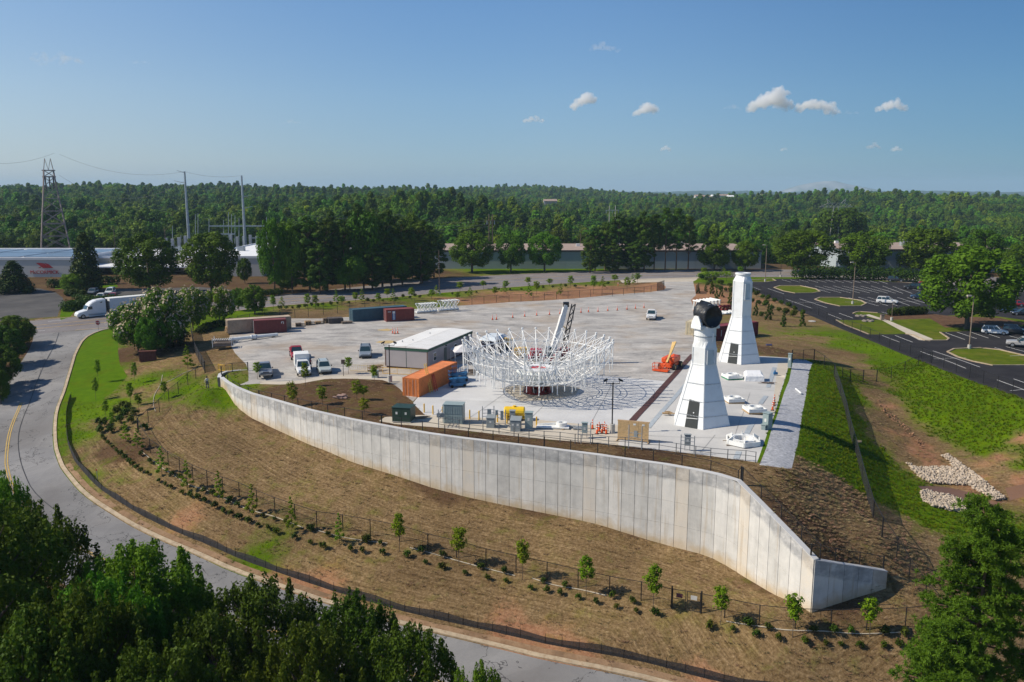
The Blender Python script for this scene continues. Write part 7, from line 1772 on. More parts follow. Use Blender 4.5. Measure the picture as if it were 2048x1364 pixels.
b0, b1 = Vector((.2, 0, 2.0)), Vector((2.3, .4, 9.5))
for k, (t0, t1, w_) in enumerate(((0, .45, 1.0), (.42, .78, .88), (.75, 1.0, .76))): MB().bar(b0.lerp(b1, t0), b0.lerp(b1, t1), w_, w_ * .9).build('boom_section', cw_, C)
MB().box(-.45, -.35, -.3, .45, .35, .45, M=Matrix.Translation(b1)).build('boom_head', black_steel, C)
jib = MB(); j0, j1 = Vector((1.9, .2, 2.2)), Vector((3.5, .5, 9.6)); n_ = 12
for s in (-1, 1):
    for q in (-.25, .25): jib.bar(j0 + Vector((s*.32, q, 0)), j1 + Vector((s*.28, q, 0)), .10)
for k in range(n_):
    p, q = j0.lerp(j1, k/n_), j0.lerp(j1, (k+1)/n_)
    for y in (-.25, .25): jib.bar(p + Vector((-.25 if k % 2 else .25, y, 0)), q + Vector((.25 if k % 2 else -.25, y, 0)), .08)
jib.build('lattice_jib', black_steel, C)
MB().bar(j0.lerp(j1, .45), b0.lerp(b1, .6), .12).build('jib_bracket', yellow, C)
MB().tube(b0 + Vector((-.1, 0, -.3)), b0.lerp(b1, .4), .16, n=8).build('lift_cylinder', chrome, C)
MB().bar((3.4, .5, 9.5), (3.5, .5, 7.0), .05).build('hoist_rope', black_steel, C)

a = G(975, 712, 0)
o = thing('telehandler', 'yellow telehandler seen through the left side of the dish', 'telehandler', (a[0] + 1, a[1] + 6, .02), R(10))
MB().box(-2.4, -1.0, .7, 2.4, 1.0, 1.5).build('body', yellow, o, bevel=.08); MB().loft([[(-.6, -1.0, 1.5), (.7, -1.0, 1.5), (.7, .0, 1.5), (-.6, .0, 1.5)], [(-.5, -.95, 2.5), (.5, -.95, 2.5), (.5, -.1, 2.5), (-.5, -.1, 2.5)]]).build('cab', glass_dark, o)
MB().bar((-2.2, .5, 2.0), (3.4, .5, 1.5), .45).build('boom', yellow, o); MB().box(1.0, -.95, 1.5, 2.2, .2, 2.0).build('engine_cover', yellow, o)
for x in (-1.6, 1.6):
    for s in (-1, 1): MB().tube((x, s*.8, .6), (x, s*1.25, .6), .6, n=16).build('wheel', rubber, o)
a = G(1005, 706, 0); 
a = G(968, 712, 0)
o = thing('yellow_generator', 'small yellow machine beside the white-roofed truck behind the dish', 'machine', (a[0] + 6, a[1] - 1, .02), R(20))
MB().box(-1.2, -.7, .4, 1.2, .7, 1.6).build('housing', yellow, o, bevel=.1); MB().tube((-.8, .2, 1.6), (-.8, .2, 2.1), .07).build('exhaust', black_steel, o)
for s in (-1, 1): MB().tube((.2, s*.6, .35), (.2, s*.8, .35), .35, n=14).build('wheel', rubber, o)
a = G(990, 712, 0)
o = thing('covered_truck', 'truck with pale canopy roof seen through the left of the dish', 'truck', (a[0] - .4, a[1] + 3, .02), R(70))
MB().loft([[(-2.4, -1.2, .8), (2.4, -1.2, .8), (2.4, 1.2, .8), (-2.4, 1.2, .8)], [(-2.4, -1.2, 2.3), (2.4, -1.2, 2.3), (2.4, 1.2, 2.3), (-2.4, 1.2, 2.3)]]).build('body', mat('truck_dark', (.09, .08, .10), .5), o)
MB().loft([[(-2.9, -1.6, 2.5), (2.9, -1.6, 2.5), (2.9, 1.6, 2.5), (-2.9, 1.6, 2.5)], [(-2.2, -1.2, 3.0), (2.2, -1.2, 3.0), (2.2, 1.2, 3.0), (-2.2, 1.2, 3.0)]]).build('canopy_roof', mat('canopy_pale', (.62, .68, .72), .5), o)
for x in (-2.5, 2.5):
    for s in (-1, 1): MB().tube((x, s*1.4, 0), (x, s*1.4, 2.5), .04).build('canopy_pole', grey_steel, o)
for x in (-1.6, 1.6):
    for s in (-1, 1): MB().tube((x, s*1.0, .5), (x, s*1.25, .5), .5, n=14).build('wheel', rubber, o)
a = G(918, 735, 0)
o = thing('canopy_tent', 'white peaked canopy tent behind the orange container', 'tent', (a[0] + .6, a[1] + 3.6, .02), R(15))
MB().add([(-1.9, -1.9, 2.1), (1.9, -1.9, 2.1), (1.9, 1.9, 2.1), (-1.9, 1.9, 2.1), (0, 0, 3.1)], [(0, 1, 4), (1, 2, 4), (2, 3, 4), (3, 0, 4)]).build('canopy', mat('tent_white', (.78, .77, .78), .7, transl=.2), o)
for sx in (-1, 1):
    for sy in (-1, 1): MB().tube((sx*1.8, sy*1.8, 0), (sx*1.8, sy*1.8, 2.1), .03).build('tent_pole', white_paint, o)
# boom lift
jo = mat('lift_orange', (.72, .10, .02), .45, var=.04); jb = mat('lift_boom_cream', (.62, .42, .16), .5)
a = Vector(G(1338, 738, 0)); o = thing('boom_lift', 'orange boom lift with basket lowered beside the red-brown strip', 'boom lift', (a.x + .3, a.y + .6, .02), R(60))
MB().box(-1.8, -1.0, .45, 1.8, 1.0, .95).build('chassis', jo, o, bevel=.06)
MB().box(-1.3, -1.05, 1.05, 1.7, -.25, 1.9).build('hood', jo, o, bevel=.12); MB().box(-1.3, .25, 1.05, 1.7, 1.05, 1.8).build('hood', jo, o, bevel=.12); MB().box(.9, -.3, .95, 1.9, .3, 1.9).build('counterweight', jo, o, bevel=.1)
MB().bar((1.5, 0, 1.9), (-.4, .1, 1.1), .28).build('boom_lower', jo, o); MB().bar((-.7, .1, 1.2), (1.3, .1, 3.9), .26).build('boom_middle', jb, o); MB().bar((1.3, -.25, 3.95), (-2.4, -.25, 1.3), .28).build('boom_upper', jb, o)
for x in (-1.4, 1.4):
    for s in (-1, 1): w_ = MB().tube((x, s*.95, .5), (x, s*1.35, .5), .5, n=16).build('wheel', rubber, o); MB().tube((x, s*1.33, .5), (x, s*1.37, .5), .28, n=10).build('rim', jb, w_)
bk_ = MB(); bx = Vector((-3.6, .2, .25))
for z in (0, .55, 1.1):
    for p, q in (((-.45, -1.2), (.45, -1.2)), ((.45, -1.2), (.45, 1.2)), ((.45, 1.2), (-.45, 1.2)), ((-.45, 1.2), (-.45, -1.2))): bk_.bar(bx + Vector((*p, z)), bx + Vector((*q, z)), .06)
for p in ((-.45, -1.2), (.45, -1.2), (.45, 1.2), (-.45, 1.2), (-.45, 0), (.45, 0)): bk_.bar(bx + Vector((*p, 0)), bx + Vector((*p, 1.1)), .06)
bk_.build('basket', jo, o); MB().box(-4.05, -1.0, .2, -3.15, 1.4, .42).build('basket_floor', jo, o); MB().bar((-2.4, -.2, 1.3), (-3.1, .2, .5), .16).build('jib', jo, o)
# scissor lifts
blue_l = mat('scissor_blue', (.02, .13, .30), .5, var=.08)
def scissor(label, px, py, rz):
    a = G(px, py, 0); o = thing('scissor_lift', label, 'scissor lift', (a[0], a[1], .02), rz, 'blue scissor lifts')
    MB().box(-1.2, -.42, .2, 1.2, .42, .65).build('chassis', blue_l, o)
    sc_ = MB()
    for k in range(3):
        for s in (-.35, .35): sc_.bar((-1.1, s, .7 + k*.17), (1.1, s, .87 + k*.17), .09); sc_.bar((1.1, s, .7 + k*.17), (-1.1, s, .87 + k*.17), .09)
    sc_.build('scissor_arms', blue_l, o); MB().box(-1.25, -.42, 1.2, 1.25, .42, 1.32).build('platform', blue_l, o)
    rl = MB()
    for z in (1.8, 2.35):
        for p, q in (((-1.2, -.4), (1.2, -.4)), ((1.2, -.4), (1.2, .4)), ((1.2, .4), (-1.2, .4)), ((-1.2, .4), (-1.2, -.4))): rl.bar((*p, z), (*q, z), .05)
    for p in ((-1.2, -.4), (1.2, -.4), (1.2, .4), (-1.2, .4), (0, -.4), (0, .4)): rl.bar((*p, 1.3), (*p, 2.35), .05)
    rl.build('guard_rails', blue_l, o)
    for x in (-.9, .9):
        for s in (-1, 1): MB().tube((x, s*.34, .22), (x, s*.46, .22), .22, n=12).build('wheel', rubber, o)
scissor('blue scissor lift nearest the concrete, beside the orange container', 915, 774, R(20)); scissor('blue scissor lift behind the other, close to the dish', 919, 763, R(25))
# ladders
def ladder(label, px, py, h, m, rz, lean, steps=True):
    a = G(px, py, 0); o = thing('ladder', label, 'ladder', (a[0], a[1], .02), rz)
    for s in (-1, 1): MB().bar((0, s*.28, 0), (lean, s*.2, h), .08).build('rail', m, o)
    if steps:
        for s in (-1, 1): MB().bar((lean*2, s*.3, 0), (lean, s*.2, h), .06).build('rear_rail', m, o)
    n = int(h / .3)
    for k in range(1, n): t = k / n; MB().bar((lean*t, -.27, h*t), (lean*t, .27, h*t), .05).build('rung', m, o)
ladder('tall yellow ladder leaning on the orange container', 863, 786, 4.0, mat('ladder_yellow', (.66, .45, .10), .5), R(150), 1.0, False)
ladder('red step ladder beside the orange container', 873, 783, 2.4, mat('ladder_red', (.42, .03, .03), .5), R(150), .55)

# ------------------------------------------------------------------ cones, bollards, cabinets
def cone_proto(loc, label, group):
    o = thing('traffic_cone', label, 'traffic cone', loc, 0, group)
    MB().box(-.2, -.2, 0, .2, .2, .06).build('base', rubber, o); MB().tube((0, 0, .05), (0, 0, 1.05), .13, .055, n=10).build('cone_body', orange_plastic, o)
    for z in (.55, .82): MB().tube((0, 0, z), (0, 0, z + .12), .135 - .075*z + .012, .135 - .075*(z+.12) + .012, n=10).build('reflective_band', white_paint, o)
    MB().tube((0, 0, 1.05), (0, 0, 1.15), .03, n=6).build('grip', orange_plastic, o); return o
c0 = None
def cones(lst, label, group):
    global c0
    for i, (px, py) in enumerate(lst):
        g = G(px, py, 0)
        if c0 is None: c0 = cone_proto((g[0], g[1], .02), label % nth(i), group); c = c0
        else: c = copy_tree(c0); c.location = (g[0], g[1], .02); c['group'] = group; c['label'] = label % nth(i)
        c.rotation_euler.z = rng.uniform(0, 1.5)
cones([(985,640),(993,639.5),(1025.5,635.5),(1049.5,633),(1073.5,631),(1099,629.5),(1120,628),(1162,625.7),(1177,624.5),(1196,623.7),(1215.5,622),(1234.5,621),(1254,619.5),(1271,617.5),(1288,616)], 'tall orange cone in the row across the gravel yard, %s counting from the site office', 'cones in the row across the yard')
cones([(785.5,667),(790,668),(795.5,667)], 'tall orange cone of the trio on the sandy patch, %s of three', 'cone trio on the sandy patch')
cones([(1185,858),(1194,868),(1198,863),(1204,867),(1209,862),(1212.5,868)], 'orange cone beside the floodlight base on the apron, %s counting from the cabinets', 'cones beside the floodlight base')
cones([(1545,821),(1547.5,812),(1548.5,806)], 'orange cone at the tower pad edge by the grass strip, %s from the wall', 'cones at the tower pad edge')
cones([(1236,572)], 'orange cone alone at the yard entrance, %s thing met from the road', 'cone at the entrance')
bo = None
for i, (px, py) in enumerate([(848.5,826),(866,830),(885,832.5),(939.5,839),(958,841),(995,845),(1014,848),(1073,853)]):
    g = G(px, py, 0)
    if bo is None:
        bo = thing('bollard', '', 'bollard', (g[0], g[1], .02), 0, 'yellow bollards along the apron'); MB().tube((0, 0, 0), (0, 0, 1.15), .085, n=10).build('post', yellow, bo); MB().tube((0, 0, 1.15), (0, 0, 1.2), .085, .04, n=10).build('cap', yellow, bo); b = bo
    else: b = copy_tree(bo); b.location = (g[0], g[1], .02)
    b['label'] = 'yellow bollard between the concrete pad and the apron, %s counting from the dark green box' % nth(i)
cab_g = mat('cabinet_grey_green', (.27, .34, .34), .5, var=.05); cab_d = mat('cabinet_grey', (.26, .29, .30), .5, var=.05)
def cabinet(label, px, py, w, d, h, m, rz=-8, doors=2, slats=False, slope=0.0, name='electrical_cabinet', z0=.0):
    g = G(px, py, 0); o = thing(name, label, 'cabinet', (g[0], g[1] + d/2, .02), R(rz))
    MB().box(-w/2, -d/2, z0 + .08, w/2, d/2, h).build('housing', m, o, bevel=.02); MB().box(-w/2 - .04, -d/2 - .04, 0, w/2 + .04, d/2 + .04, .08).build('plinth', concrete_m if z0 == 0 else grey_steel, o) if z0 == 0 else [MB().bar((s*w*.4, 0, 0), (s*w*.4, 0, z0 + .1), .06).build('leg', grey_steel, o) for s in (-1, 1)]
    MB().loft([[(-w/2 - .06, -d/2 - .08, h + .002), (w/2 + .06, -d/2 - .08, h + .002), (w/2 + .06, d/2 + .04, h + .002), (-w/2 - .06, d/2 + .04, h + .002)], [(-w/2 - .06, -d/2 - .08, h + .05), (w/2 + .06, -d/2 - .08, h + .05), (w/2 + .06, d/2 + .04, h + .06 + slope), (-w/2 - .06, d/2 + .04, h + .06 + slope)]]).build('top', m, o)
    for k in range(doors):
        x0 = -w/2 + w*k/doors + .03; x1 = -w/2 + w*(k+1)/doors - .03
        rows_ = ((.52, .96), (.06, .48)) if slats else ((.06, .96),)
        for a_, b_ in rows_:
            d_ = MB().box(x0, -d/2 - .03, z0 + (h - z0)*a_, x1, -d/2 - .003, z0 + (h - z0)*b_).build('door', m, o)
            if slats:
                for q in range(4): xx = x0 + (x1 - x0) * (q + .5) / 4; MB().box(xx - .05, -d/2 - .06, z0 + (h - z0)*a_ + .1, xx + .05, -d/2 - .032, z0 + (h - z0)*b_ - .1).build('louvre', m, d_)
            elif h > .9: MB().box((x0+x1)/2 - .12, -d/2 - .04, h*.55, (x0+x1)/2 + .12, -d/2 - .031, h*.72).build('sticker', stk, d_)
    return o
cabinet('large grey-green louvred transformer cabinet on the apron', 908, 849, 2.3, 1.5, 2.35, cab_g, slats=True)
cabinet('small grey cabinet behind the guard rail, nearest the louvred one', 982, 857, .95, 1.1, 1.2, cab_d, doors=1, slope=.15)
cabinet('small grey cabinet with sloping top before the yellow tank', 1032, 864, 1.15, 1.2, 1.3, cab_d, slope=.2)
cabinet('tall grey meter cabinet beside the yellow tank', 1058, 861, .85, .8, 2.05, cab_g, doors=1)
cabinet('narrow grey cabinet behind the sloping-top cabinet', 1025, 851, .6, .6, 1.7, cab_d, doors=1)
cabinet('grey box on legs behind the guard rail near the cones', 1169.5, 877, .62, .35, 1.75, cab_g, doors=1, z0=.55)
cabinet('grey meter box on a pipe frame behind the guard rail', 1375, 902, .65, .3, 1.75, cab_d, doors=1, z0=.5)
cabinet('grey-green cabinet at the corner of the tower pad', 1536, 865, .8, .8, 2.2, cab_g, rz=-50, doors=1)
cabinet('small grey box beside the corner cabinet', 1528, 866, .5, .4, .9, cab_g, rz=-30, doors=1)
cabinet('grey-green pedestal at the start of the gravel path', 1580, 736, .5, .5, 2.2, cab_g, rz=-30, doors=1)
cabinet('green-grey box behind a young tree near the site office', 750, 757, .9, .7, 1.1, cab_g, doors=1)
cabinet('dark green transformer box beside the brown bed', 806, 845, 2.3, 1.9, 1.75, mat('transformer_green', (.022, .05, .035), .5), rz=-12)
def rack(label, posts, boxes):
    a = Vector((*G(*posts[0][:2], 0), 0)); o = thing('meter_rack', label, 'meter rack', tuple(a + Vector((0, 0, .02)))); Q = []
    for px, py, h in posts: q = Vector((*G(px, py, 0), 0)) - a; Q.append((q, h)); MB().tube(q, q + Vector((0, 0, h)), .05).build('post', grey_steel, o)
    for (q, h), (r, g) in zip(Q, Q[1:]):
        for z in (.95, 1.35, 1.75): MB().bar(q + Vector((0,0,z)), r + Vector((0,0,z)), .05).build('rail', grey_steel, o)
    for t, z, w, h in boxes: p = Q[0][0].lerp(Q[-1][0], t); MB().box(-w/2, -.16, z, w/2, -.03, z + h, M=Matrix.Translation(p)).build('meter_box', cab_d, o)
rack('pipe rack with meter boxes behind the small grey cabinets', [(965,849,2.2),(988,848,2.2),(1011,856,2.2)], [(.3,.9,.45,1.1),(.62,1.4,.3,.6),(.85,.9,.35,1.1)])
rack('pipe frame standing between the guard rail and the plywood board', [(1156,886,2.2),(1162,887,.9),(1181,888,2.4)], [])
rack('pipe frame around the grey meter box', [(1361,906,2.0),(1388,909,2.0)], [])
rack('pipe rack beside the louvred cabinet', [(877,856,2.2),(886,846,2.2)], [(.5, 1.0, .9, .5)])
rack('pipe posts in front of the plywood board', [(1257,897,2.6),(1283,900,2.6)], [])
o = thing('water_tank', 'bright yellow tank on a trailer behind the grey cabinets', 'tank', (*G(1029, 840, 0), .02), R(-4))
ty = mat('tank_yellow', (.80, .52, .02), .4, var=.04)
MB().loft([[(x, r*math.cos(a_), 1.05 + r*.8*math.sin(a_)) for a_ in np.linspace(0, 2*math.pi, 14, endpoint=False)] for x, r in ((-1.25, .55), (-1.15, .75), (1.15, .75), (1.25, .55))]).build('tank_body', ty, o, bevel=.04)
MB().tube((0, 0, 1.6), (0, 0, 1.78), .22, n=12).build('filler_cap', ty, o); MB().box(-1.2, -.5, .3, 1.9, .5, .42).build('trailer_frame', ty, o)
for s in (-1, 1): MB().tube((.2, s*.62, .33), (.2, s*.85, .33), .33, n=14).build('wheel', rubber, o)
# plywood board
a = Vector(G(1235, 880, 0)); b = Vector(G(1297, 886, 0)); d = b - a
o = thing('plywood_board', 'large plywood-clad panel standing on timber feet with a small dark opening', 'board', (a.x, a.y, .02), math.atan2(d.y, d.x)); L = d.length
ply = mat('plywood', (.50, .34, .17), .8, var=.18, scale=5)
n = 3
for k in range(n):
    for r_ in range(2): MB().box(L*k/n + .01, -.05, .12 + r_*1.05, L*(k+1)/n - .01, 0, .12 + (r_+1)*1.05 - .02).build('plywood_sheet', ply, o)
MB().box(-.05, .003, 2.2, L + .05, .3, 2.27).build('top_board', wood, o)
for x in (.05, L - .1, L*.35, L*.66): MB().bar((x, .1, 0), (x, .1, 2.2), .09).build('stud', wood, o)
for x in (.0, L): MB().bar((x, -.5, .05), (x, .9, .05), .1).build('foot', wood, o)
MB().box(L*.53, -.08, .55, L*.64, -.052, 1.25).build('opening', cab_d, o)
for x in (.50, .78): MB().box(L*x, -.07, 1.85, L*x + .3, -.052, 2.05).build('notice', stk, o)

# flat machined white plates with a big ring
def bearing(label, px, py, s, rz, skid):
    g = G(px, py, 0); o = thing('bearing_plate', label, 'machine part', (g[0], g[1], .02), R(rz), 'ring plates on the tower pad')
    MB().box(-s/2, -s/2, 0, s/2, s/2, .18).build('skid', skid, o)
    bxm = MB(); w = .12
    for q in ((-s/2, -s/2, s/2, -s/2 + w), (-s/2, s/2 - w, s/2, s/2), (-s/2, -s/2 + w, -s/2 + w, s/2 - w), (s/2 - w, -s/2 + w, s/2, s/2 - w)): bxm.box(q[0], q[1], .2, q[2], q[3], .62)
    bxm.build('frame', white_paint, o)
    MB().box(-s/2 + w, -s/2 + w, .35, s/2 - w, s/2 - w, .5).build('deck', white_paint, o)
    MB().ring(s*.26, s*.36, .5, .74, 28).build('bearing_ring', white_paint, o); MB().tube((0, 0, .5), (0, 0, .53), s*.26, n=24).build('ring_opening', SH_LINE, o)
    for k in range(2): MB().bar((-s*.3, s*.30 + k*.18, .56), (s*.3, s*.42 - k*.14, .56), .08).build('stiffener', white_paint, o)
bearing('white plate with ring on a green pallet beside the back tower', 1464, 757, 2.3, 12, mat('pallet_green', (.03, .22, .12), .7))
bearing('white plate with ring just right of the front tower', 1467, 804, 2.15, 8, wood)
bearing('white plate with ring nearest the traffic cones of the tower pad', 1509, 824, 2.3, 6, wood)
g = G(1507, 760, 0); o = thing('wrapped_crate', 'white shrink-wrapped crate on the tower pad', 'crate', (g[0], g[1], .02), R(-6))
MB().loft([[(-1.35, -1.1, 0), (1.35, -1.1, 0), (1.35, 1.1, 0), (-1.35, 1.1, 0)], [(-1.3, -1.05, .7), (1.3, -1.0, .75), (1.3, 1.05, .95), (-1.3, 1.05, .9)], [(-1.05, -.75, 1.0), (.95, -.7, 1.05), (1.0, .75, 1.3), (-1.0, .8, 1.25)]]).build('wrapping', mat('shrink_wrap', (.78, .79, .80), .3, var=.05, bump=.08, scale=3), o)
g = G(1486, 889, 0); o = thing('steel_frame_ring', 'white welded steel cradle with triangular brackets lying before the front tower', 'machine part', (g[0], g[1] , .02), R(0))
fr_ = MB().ring(1.0, 1.45, .25, .75, 12).build('cradle_ring', white_paint, o)
for i in range(6):
    a_ = i * math.pi / 3 + .3; b0_ = Vector((math.cos(a_), math.sin(a_), 0))
    MB().add([b0_*1.4 + Vector((0,0,.2)), b0_*2.0 + Vector((0,0,.2)), b0_*2.0 + Vector((0,0,.7)), b0_*1.25 + Vector((0,0,1.15)), b0_*1.4 + Vector((-b0_.y*.12, b0_.x*.12, .2)), b0_*2.0 + Vector((-b0_.y*.12, b0_.x*.12, .2)), b0_*2.0 + Vector((-b0_.y*.12, b0_.x*.12, .7)), b0_*1.25 + Vector((-b0_.y*.12, b0_.x*.12, 1.15))], [(0,1,2,3),(7,6,5,4),(0,4,5,1),(1,5,6,2),(2,6,7,3),(3,7,4,0)]).build('bracket', white_paint, o)
    a2 = a_ + math.pi/3; b2_ = Vector((math.cos(a2), math.sin(a2), 0)); MB().bar(b0_*1.95 + Vector((0,0,.45)), b2_*1.95 + Vector((0,0,.45)), .1, .5).build('outer_plate', white_paint, o)
for s in (-.8, .8): MB().box(-2.0, s - .1, 0, 2.0, s + .1, .2).build('timber_bearer', wood_grey, o)
g = G(1106, 856, 0); o = thing('white_flat_part', 'flat white steel part on timber bearers beside the cabinets', 'machine part', (g[0], g[1], .02), R(-8))
MB().box(-1.9, -.7, .12, 1.9, .7, .25).build('plate', white_paint, o); MB().ring(.35, .62, .25, .7, 18, c=(1.0, .1)).build('collar', white_paint, o); MB().bar((-1.7, .3, .3), (.5, .5, .45), .15).build('stiffener', white_paint, o)
for s in (-1.2, 1.2): MB().box(s - .1, -.9, 0, s + .1, .9, .12).build('timber_bearer', wood, o)
def heap(name, label, cat, px, py, n, L, m, spread, r=.05, zf=.5):
    g = T(px, py); o = thing(name, label, cat, (g.x, g.y, g.z + .02), R(rng.uniform(-20, 20)))
    for i in range(n):
        a_ = rng.uniform(-.25, .25); c = Vector((rng.normal()*spread*.3, rng.normal()*spread*.35, r + rng.uniform(0, zf) * .3)); u = Vector((math.cos(a_), math.sin(a_), rng.uniform(-.02, .02))) * L/2 * rng.uniform(.6, 1)
        MB().bar(c - u, c + u, r*2, r*1.2).build('plank', m, o)
heap('scrap_pile', 'loose scrap of boards beside the dark green transformer box', 'scrap pile', 846, 836, 9, 1.6, wood_grey, 1.0)
heap('scrap_pile', 'small brown bundle on the concrete beside the front tower door', 'scrap pile', 1338, 831, 7, 1.1, wood, .6, .09, 1)
heap('scrap_pile', 'small heap of grey sacks behind the guard rail near the cones', 'scrap pile', 1154, 858, 7, 1.0, grey_steel, .8, .1, .6)
heap('scrap_pile', 'thin dark rods lying beside the shrink-wrapped crate', 'scrap pile', 1536, 767, 9, 1.7, brown_pole, 1.0, .04)
heap('scrap_pile', 'brown crates and boards piled between the cones and the floodlight', 'scrap pile', 1201, 857, 6, .9, wood_grey, .5, .1, 1.5)
heap('scrap_pile', 'timber offcuts behind the blue scissor lifts', 'scrap pile', 945, 748, 18, 2.2, wood_grey, 2.2, .08, 1.6)
heap('scrap_pile', 'pale timber leaning beside the yellow barrier', 'scrap pile', 752, 742, 10, 2.4, wood, 1.0, .07, 2.5)
heap('rock_pile', 'small pile of pinkish rubble in the brown bed', 'rock pile', 681, 797, 12, .9, mat('pink_rubble', (.38, .26, .22), .9), 1.0, .14, 1)
g = G(1551, 749, 0); o = thing('blue_pump', 'small blue pump on the pale pad edge', 'pump', (g[0], g[1], .02)); MB().box(-.3, -.2, 0, .3, .2, .35).build('body', blue_l, o, bevel=.04); MB().tube((-.1, 0, .35), (-.1, 0, .6), .12, n=8).build('motor', blue_l, o)
g = T(1597, 784); o = MB().tube((-.05, -1.3, .12), (.05, 1.3, .14), .12, n=8).build('white_pipe', white_paint); o.location = (g.x, g.y, g.z); tag(o, 'short white pipe lying on the white gravel path', 'pipe')
g = T(1538, 691); o = thing('small_debris', 'small blue grey object on the brown ground behind the towers', 'debris', tuple(g)); MB().box(-.5, -.2, 0, .5, .2, .25).build('lump', mat('tarp_blue', (.08, .09, .20), .7), o)
g = T(1624, 643); o = MB().tube((0, 0, -.05), (0, 0, .12), .8, n=10).build('manhole_slab', concrete_m); o.location = tuple(g); tag(o, 'pale round slab on the grass beside the pointed evergreens', 'slab')
g = T(1716, 883); o = MB().tube((0, 0, -.05), (0, 0, .1), .45, n=12).build('manhole_slab', mat('tan_lid', (.45, .33, .18), .8)); o.location = tuple(g); tag(o, 'small tan lid in the green slope beside the steep fence', 'slab')
g = T(1763, 637); 
g = T(1764, 640); o = thing('litter_bin', 'square tan litter bin on the footpath corner', 'litter bin', tuple(g)); MB().box(-.35, -.35, 0, .35, .35, 1.1).build('housing', mat('bin_tan', (.30, .24, .20), .8), o); MB().box(-.38, -.38, 1.1, .38, .38, 1.22).build('lid', mat('bin_lid', (.10, .06, .08), .6), o)
for i, (px, py) in enumerate(((1722, 633), (1736, 643))):
    g = T(px, py); o = thing('boulder_group', ['low boulders at the tip of the parking lawn', 'low boulders in the middle of the parking lawn bed'][i], 'boulders', tuple(g))
    for k in range(5): a_ = k * 1.3; MB().loft([[(math.cos(t)*r + math.cos(a_)*.9, math.sin(t)*r*.8 + math.sin(a_)*.5, z) for t in np.linspace(0, 5.5, 7)] for r, z in ((.5, -.1), (.45, .2), (.2, .4))]).build('boulder', mat('boulder', (.22, .19, .17), .9), o)

g = T(296, 722); o = thing('brick_sign_wall', 'dark red brick block half hidden under the crape myrtles', 'brick wall', tuple(g), R(12))
bm_ = mat('dark_brick', (.13, .045, .035), .85, var=.25, scale=2)
for r_ in range(7):
    for k in range(6): MB().box(-1.35 + k*.45 + (r_ % 2)*.05, -.35, r_*.24, -.92 + k*.45 + (r_ % 2)*.05, .35, r_*.24 + .22).build('brick', bm_, o)
MB().box(-1.45, -.42, 1.68, 1.45, .42, 1.8).build('coping', bm_, o)
# timber stacks, pallets, pipes, cages
def stack(label, px, py, deg, L, W, rows_, per, m, name='timber_stack', th=.14, gap=.02):
    g = G(px, py, 0); o = thing(name, label, 'timber stack', (g[0], g[1], .02), R(deg))
    for r_ in range(rows_):
        z = .12 + r_ * (th + .06)
        for s in (-.35, .35): MB().box(s*L - .05, -W/2, z - .1 + .002, s*L + .05, W/2, z - .02).build('bearer', wood_grey, o)
        for k in range(per): y0 = -W/2 + W*k/per; j = rng.uniform(-.12, .12); MB().box(-L/2 + j, y0 + gap, z, L/2 + j, y0 + W/per - gap, z + th).build('plank', m, o)
stack('long stack of sawn timber before the beige container', 482, 664, 27, 5.6, 1.6, 6, 5, wood)
stack('upper stack of grey timber beside the short red container', 497, 659, 27, 4.6, 1.5, 9, 5, wood_grey)
def pallet(label, px, py, deg, n, m=wood, up=False, grp='pallets by the back fence'):
    g = G(px, py, 0); o = thing('pallet_stack', label, 'pallets', (g[0], g[1], .02), R(deg), grp)
    for k in range(n):
        z = k * .15
        M_ = Matrix.Rotation(R(82), 4, 'X') if up else Matrix.Identity(4)
        for q in range(5): MB().box(-.6, -.5 + q*.23, z + .1, .6, -.36 + q*.23, z + .125, M=M_).build('slat', m, o)
        for q in (-.55, 0, .55): MB().box(q - .04, -.5, z, q + .04, .56, z + .098, M=M_).build('stringer', m, o)
for i, (px, py, dg, n, up) in enumerate([(597,653,20,5,False),(605,652,15,2,True),(616,650,25,6,False),(624,649,10,4,True),(636,648,20,4,False),(646,647,20,3,True),(652,646,20,7,False)]):
    pallet('wooden pallets piled between the red and the blue-green container, %s pile from the red one' % nth(i), px, py, dg, n, wood if i % 3 else wood_grey, up)
stack('dark grey timber pile before the back fence', 671, 646, 20, 3.0, 2.2, 6, 6, mat('dark_timber', (.10, .085, .08), .85, var=.2), th=.12); stack('low flat pile of boards beside the blue-green container', 694, 647, 20, 2.2, 1.2, 2, 4, wood_grey)
g0, g1 = Vector((*G(458, 684, 0), 0)), Vector((*G(556, 673.5, 0), 0))
o = thing('white_pipe_beam', 'long white steel tube with blue straps lying on the gravel', 'steel tube', tuple(g0)); d = g1 - g0
for k in range(2): MB().tube(d*(.0 + .5*k) + Vector((0,0,.45)), d*(.49 + .5*k) + Vector((0,0,.45)), .30, n=14).build('tube_section', white_paint, o)
MB().tube(d*.44 + Vector((0,0,.45)), d*.56 + Vector((0,0,.45)), .42, n=14).build('collar', white_paint, o)
for t in (.46, .54): MB().tube(d*t + Vector((0,0,.45)), d*(t + .008) + Vector((0,0,.45)), .44, n=14).build('strap', stb, o)
for t in (.1, .5, .9): MB().box(-.1, -.6, 0, .1, .6, .16, M=Matrix.Translation(d*t)).build('timber_bearer', wood, o)
g = G(446, 693, 0); o = thing('steel_cage', 'open white and brown steel cage of short bars at the yard corner', 'steel cage', (g[0], g[1], .02), R(10))
for k in range(9): MB().tube((-1.5 + k*.37, -.8, 1.25), (-1.5 + k*.37, 1.0, 1.25), .07).build('cross_bar', white_paint, o)
for sx in (-1, 1):
    for sy in (-.9, 1.1): MB().tube((sx*1.6, sy, 0), (sx*1.6, sy, 1.7), .05).build('post', white_paint, o)
